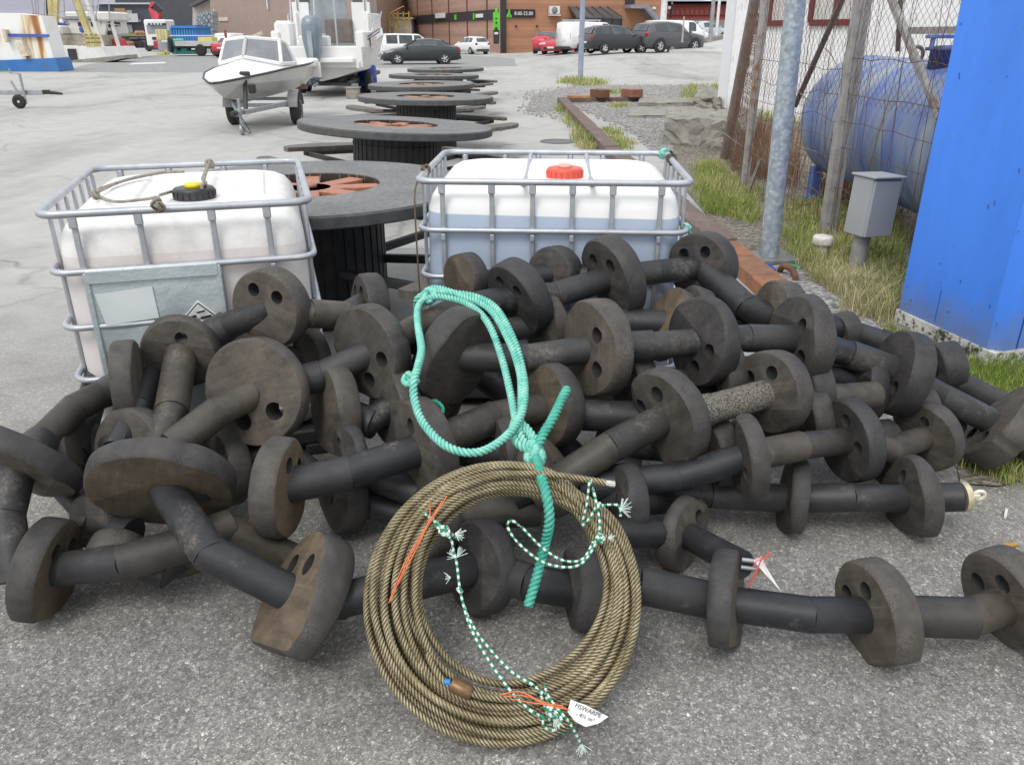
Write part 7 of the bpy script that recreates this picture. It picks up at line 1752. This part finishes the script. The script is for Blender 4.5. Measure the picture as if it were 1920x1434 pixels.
mb = MB(); IB(mb, 215, 37, 259, 42, 129, 1.4); IB(mb, 239, 26, 258, 37, 129, .1); mb.build('balcony', paint('balcony_white', (.5, .5, .5)), t, world=True)
mb = MB(); IB(mb, 222, 63, 272, 68, 128.6, 1); mb.build('green_ledge', paint('mossy_ledge', (.25, .25, .08)), t, world=True)
mb = MB(); IB(mb, 225, 76, 268, 92, 100, 3, bev=.2); IB(mb, 240, 70, 262, 78, 100, 2, bev=.2); tag(mb.build('dark_trailer', FDK), 'dark lorry trailer chassis left of the white truck', 'trailer')
mb = MB(); IB(mb, 229, 78, 240, 92, 98, 2, bev=.2); IB(mb, 250, 58, 260, 66, 99, 2, bev=.2); tag(mb.build('orange_crate', paint('faded_orange', (.42, .2, .12))), 'faded orange crate behind the second fishing boat', 'crate')
# truck
t = thing('crane_truck', 'white lorry cab with a folded red crane, front towards the yard', 'truck', G(293, 82))
mb = MB(); IB(mb, 272, 37, 313, 88, 82, 2.3, bev=.12); mb.build('cab', WHITE_C, t, world=True)
mb = MB(); IB(mb, 275, 47, 311, 63, 81.9, .3, bev=.03); mb.build('windscreen', GLASSP, t, world=True)
mb = MB(); IB(mb, 277, 44, 309, 47.5, 81.6, .4); IB(mb, 272, 88, 314, 94, 81.8, 2); IB(mb, 285, 70, 300, 75, 81.9, .3); mb.build('trim', TRIM, t, world=True)
mb = MB(); IB(mb, 288, 78, 302, 92, 81.8, .3, bev=.03); mb.build('grille', paint('truck_red', (.4, .03, .06)), t, world=True)
for x in (282, 288, 294, 300): mb = MB(); IB(mb, x, 44.5, x + 3, 47, 81.5, .1); mb.build('roof_lamp', LAMPW, t, world=True)
mb = MB(); mb.bar(aty(292, 36, 84.5), aty(284, 14, 84.5), .5, .5); mb.bar(aty(284, 14, 84.5), aty(290, 8, 84.5), .5, .5); mb.bar(aty(295, 36, 84.5), aty(297, 22, 84.5), .9, .5); mb.build('crane', paint('crane_red', (.55, .07, .1)), t, world=True)
mb = MB(); mb.bar(aty(290, 9, 84.3), aty(302, 22, 84.3), .6, .5); mb.build('crane_grab', TRIM, t, world=True)
for x in (277, 308):
    q = aty(x, 92, 82.6); mb = MB(); mb.lathe([(.3, .15), (.5, .15), (.52, .12), (.52, -.12), (.5, -.15)], 20, Matrix.Translation((q.x, 82.9, .52)) @ Matrix.Rotation(R(90), 4, 'Y')); mb.build('wheel', TYRE, t, world=True)
mb = MB(); IB(mb, 314, 60, 318, 92, 83.4, 6); mb.build('flatbed', FDK, t, world=True)
mb = MB(); IB(mb, 292, 56, 315, 76, 79, 1.2, bev=.04)
for k_ in range(4): IB(mb, 293 + k_ * 6, 57, 295 + k_ * 6, 75, 78.95, .06)
tag(mb.build('yellow_crate', paint('cream_yellow', (.62, .55, .3), (.5, .43, .2), 2)), 'cream yellow crates stacked in front of the white truck', 'crate')
mb = MB(); IB(mb, 296, 79, 314, 97, 78, 1.1, bev=.06); tag(mb.build('grey_tub', paint('tub_grey', (.30, .29, .33), (.24, .24, .27), 2)), 'grey plastic tub standing at the right front of the white truck', 'tub')
mb = MB(); IB(mb, 294, 99, 312, 102.5, 70, .8); IB(mb, 309, 94, 313, 102, 70, .2); tag(mb.build('yellow_pallet_truck', paint('pallet_yellow', (.6, .52, .1))), 'low yellow pallet truck on the asphalt below the grey tub', 'pallet truck')
# blue container, turquoise trailer
CB = paint('container_blue', (.05, .25, .55), (.04, .2, .47), 1)
t = thing('skip_container', 'bright blue ribbed container behind the turquoise flatbed', 'container', G(345, 76))
mb = MB(); IB(mb, 320, 52, 366, 80, 76, 4); mb.build('shell', CB, t, world=True)
mb = MB()
for k_ in range(9): IB(mb, 321 + k_ * 5, 54, 323 + k_ * 5, 79, 75.9, .1)
IB(mb, 319, 50, 368, 53, 75.8, 4.4); mb.build('ribs', CB, t, world=True)
mb = MB(); IB(mb, 321, 48, 365, 50.4, 76.4, 3.4); mb.build('load', FB, t, world=True)
TQ = paint('turquoise_paint', (.12, .50, .44), (.1, .42, .37), 2)
t = thing('flatbed_trailer', 'white sided flatbed trailer with turquoise frame left of the small boat', 'trailer', G(360, 66))
mb = MB(); IB(mb, 318, 73, 329, 102, 66, 2, bev=.1); IB(mb, 329, 95, 372, 102, 66.2, 1.6, bev=.08); IB(mb, 340, 91, 350, 96, 66.2, 1); mb.build('frame', TQ, t, world=True)
mb = MB(); IB(mb, 328, 78, 416, 87, 65.6, 2.4); mb.build('bed', paint('bed_white', (.55, .53, .5), (.45, .43, .4), 2), t, world=True)
mb = MB(); IB(mb, 326, 87, 420, 91, 65.8, 2); mb.build('chassis', FDK, t, world=True)
for x in (376, 405):
    q = aty(x, 95, 65.6); mb = MB(); mb.lathe([(.25, .14), (.4, .14), (.42, .1), (.42, -.1), (.4, -.14)], 20, Matrix.Translation((q.x, 65.7, .42)) @ Matrix.Rotation(R(90), 4, 'X')); mb.build('wheel', TYRE, t, world=True)
mb = MB(); IB(mb, 314, 70, 320, 99, 65.5, 1.4, bev=.1); mb.build('tow_head', FDK, t, world=True)
mb = MB(); IB(mb, 371, 70, 398, 80, 66.5, 1.2, bev=.03); tag(mb.build('yellow_box', paint('box_yellow', (.6, .55, .15), (.5, .45, .12), 2)), 'pale yellow box lying on the flatbed trailer', 'box')
mb = MB(); IB(mb, 318, 66.5, 420, 68, 70, .1); tag(mb.build('guard_rail', PLATEW), 'thin pale guard rail behind the flatbed trailer', 'rail')
mb = MB(); IB(mb, 421, 56, 424.5, 88, 61, .25, bev=.03); tag(mb.build('red_post', paint('post_red', (.35, .06, .06))), 'dark red post standing left of the red saloon', 'post')
# tan warehouse
def corr(name, c, c2):
    m = paint(name, c, c2, 1.2, .35, .65, .6); nt = m.node_tree; b = nt.nodes['Principled BSDF']
    tc = nt.nodes.new('ShaderNodeTexCoord'); wv = nt.nodes.new('ShaderNodeTexWave'); wv.inputs['Scale'].default_value = 1.3; nt.links.new(tc.outputs['Object'], wv.inputs['Vector']); bump(nt, b, wv.outputs['Fac'], .5, .05); return m
TAN = corr('tan_cladding', (.37, .28, .235), (.33, .25, .21))
t = thing('warehouse', 'tan ribbed warehouse behind the red saloon and the boats', 'warehouse', G(450, 88))
mb = MB(); slab(mb, [(394, -60), (700, -60), (700, 84), (394, 84)], 88, 30); mb.build('wall', TAN, t, world=True, fixn=True)
mb = MB(); slab(mb, [(361, 12), (394, -4), (394, 84), (361, 84)], 92, 26); mb.build('gable', paint('pale_gable', (.50, .45, .42), (.44, .39, .36), 1), t, world=True, fixn=True)
mb = MB(); mb.bar(aty(359, 12, 91.5), aty(396, -6, 91.5), 1.2, .25); mb.build('roof_edge', paint('dark_roof_edge', (.12, .11, .11)), t, world=True)
mb = MB(); IB(mb, 410, 33, 427, 40, 87.9, .1); mb.build('pale_sign', paint('sign_cream', (.68, .6, .48)), t, world=True)
mb = MB(); IB(mb, 498, -30, 500, 18, 87.8, .2); IB(mb, 404, 18, 405.5, 80, 86.5, .15); mb.build('downpipe', WP, t, world=True)
mb = MB(); IB(mb, 466, 72, 500, 84, 84, 2); tag(mb.build('grey_pallets', paint('pallet_stack_grey', (.2, .19, .18), (.12, .11, .1), 4)), 'low stack of grey pallets right of the red saloon', 'pallets')
mb = MB(); mb.bar(aty(466, 74, 83.5), aty(492, 62, 83.5), .25, .35); tag(mb.build('pale_beam', paint('beam_cream', (.6, .56, .42))), 'pale beam leaning on the grey pallets at the warehouse', 'beam')
PCR = paint('crate_grey', (.24, .28, .31), (.34, .38, .40), 3, .4, .6)
mb = MB()
for r_ in range(6):
    for c_ in range(7):
        y0 = 24 + r_ * 7.2 - (2 if c_ > 3 else 0) + max(0, 3 - c_) * 1.6
        if y0 > 66: continue
        IB(mb, 367 + c_ * 4.6, y0, 371 + c_ * 4.6, y0 + 6.4, 84 + .2 * ((r_ + c_) % 2), 1.6)
tag(mb.build('crate_stack', PCR), kind='stuff')
# hills and far houses
HM = paint('far_hillside', (.30, .29, .35), (.23, .23, .27), .012, .35, .65, .95, rust=(.36, .35, .40), rscale=.03, rlo=.5, rhi=.7)  # lavender grey of distant haze is painted into the hillside colour
ridge = [(-500, -260), (-200, -190), (0, -120), (120, -90), (215, -60), (262, -10), (300, 22), (330, 29), (360, 28), (420, 34), (520, 40), (640, 44), (720, 42), (760, 30), (900, 10), (1240, -6), (1330, 2), (1500, -30), (2000, -120), (2500, -150)]
mb = MB(); vs = []
for (x, y) in ridge:
    top = aty(x, y, 620); foot = aty(x, 62.3, 380); md = aty(x, (y * 1.0 + 62) / 2 + 6, 480)
    vs += [(foot.x, 380, -1), (md.x, 480, max(md.z, 0)), (top.x, 620, max(top.z, 2)), (top.x * 1.3, 900, -1)]
n = len(ridge); mb.add(vs, [(i * 4 + j, (i + 1) * 4 + j, (i + 1) * 4 + j + 1, i * 4 + j + 1) for i in range(n - 1) for j in range(3)], 0, True); tag(mb.build('hills', HM), kind='structure')
hrs = random.Random(4)
HWL = [paint('house_white', (.66, .66, .66)), paint('house_grey', (.4, .38, .38)), paint('house_red', (.36, .2, .17))]; HRF = paint('house_roof', (.16, .15, .16))
for i, (x, y, lab, mi_) in enumerate(((322, 30, 'small white house on the skyline between dark building and warehouse', 0), (332, 36, 'small grey house on the hillside below the white skyline house', 1), (344, 30, 'pale house with a wide roof on the skyline left of the warehouse', 0), (352, 40, 'reddish house on the hillside left of the tan warehouse', 2), (326, 43, 'grey house lowest on the far hillside', 1))):
    q = aty(x, y + 6, 370); t = thing('hillside_house', lab, 'house', (q.x, 370, 0), 0, 'houses on the far hillside')
    w_, h_ = hrs.uniform(2.2, 3.2), q.z + 1.4
    mb = MB(); mb.box((0, 0, h_ / 2), (w_, 3, h_)); mb.build('wall', HWL[mi_], t)
    mb = MB(); mb.prism([(-w_ / 2 - .2, 0), (w_ / 2 + .2, 0), (0, 1.0)], -1.6, 1.6, M=Matrix.Translation((0, 0, h_)) @ Matrix.Rotation(R(90), 4, 'X')); mb.build('roof', HRF, t)
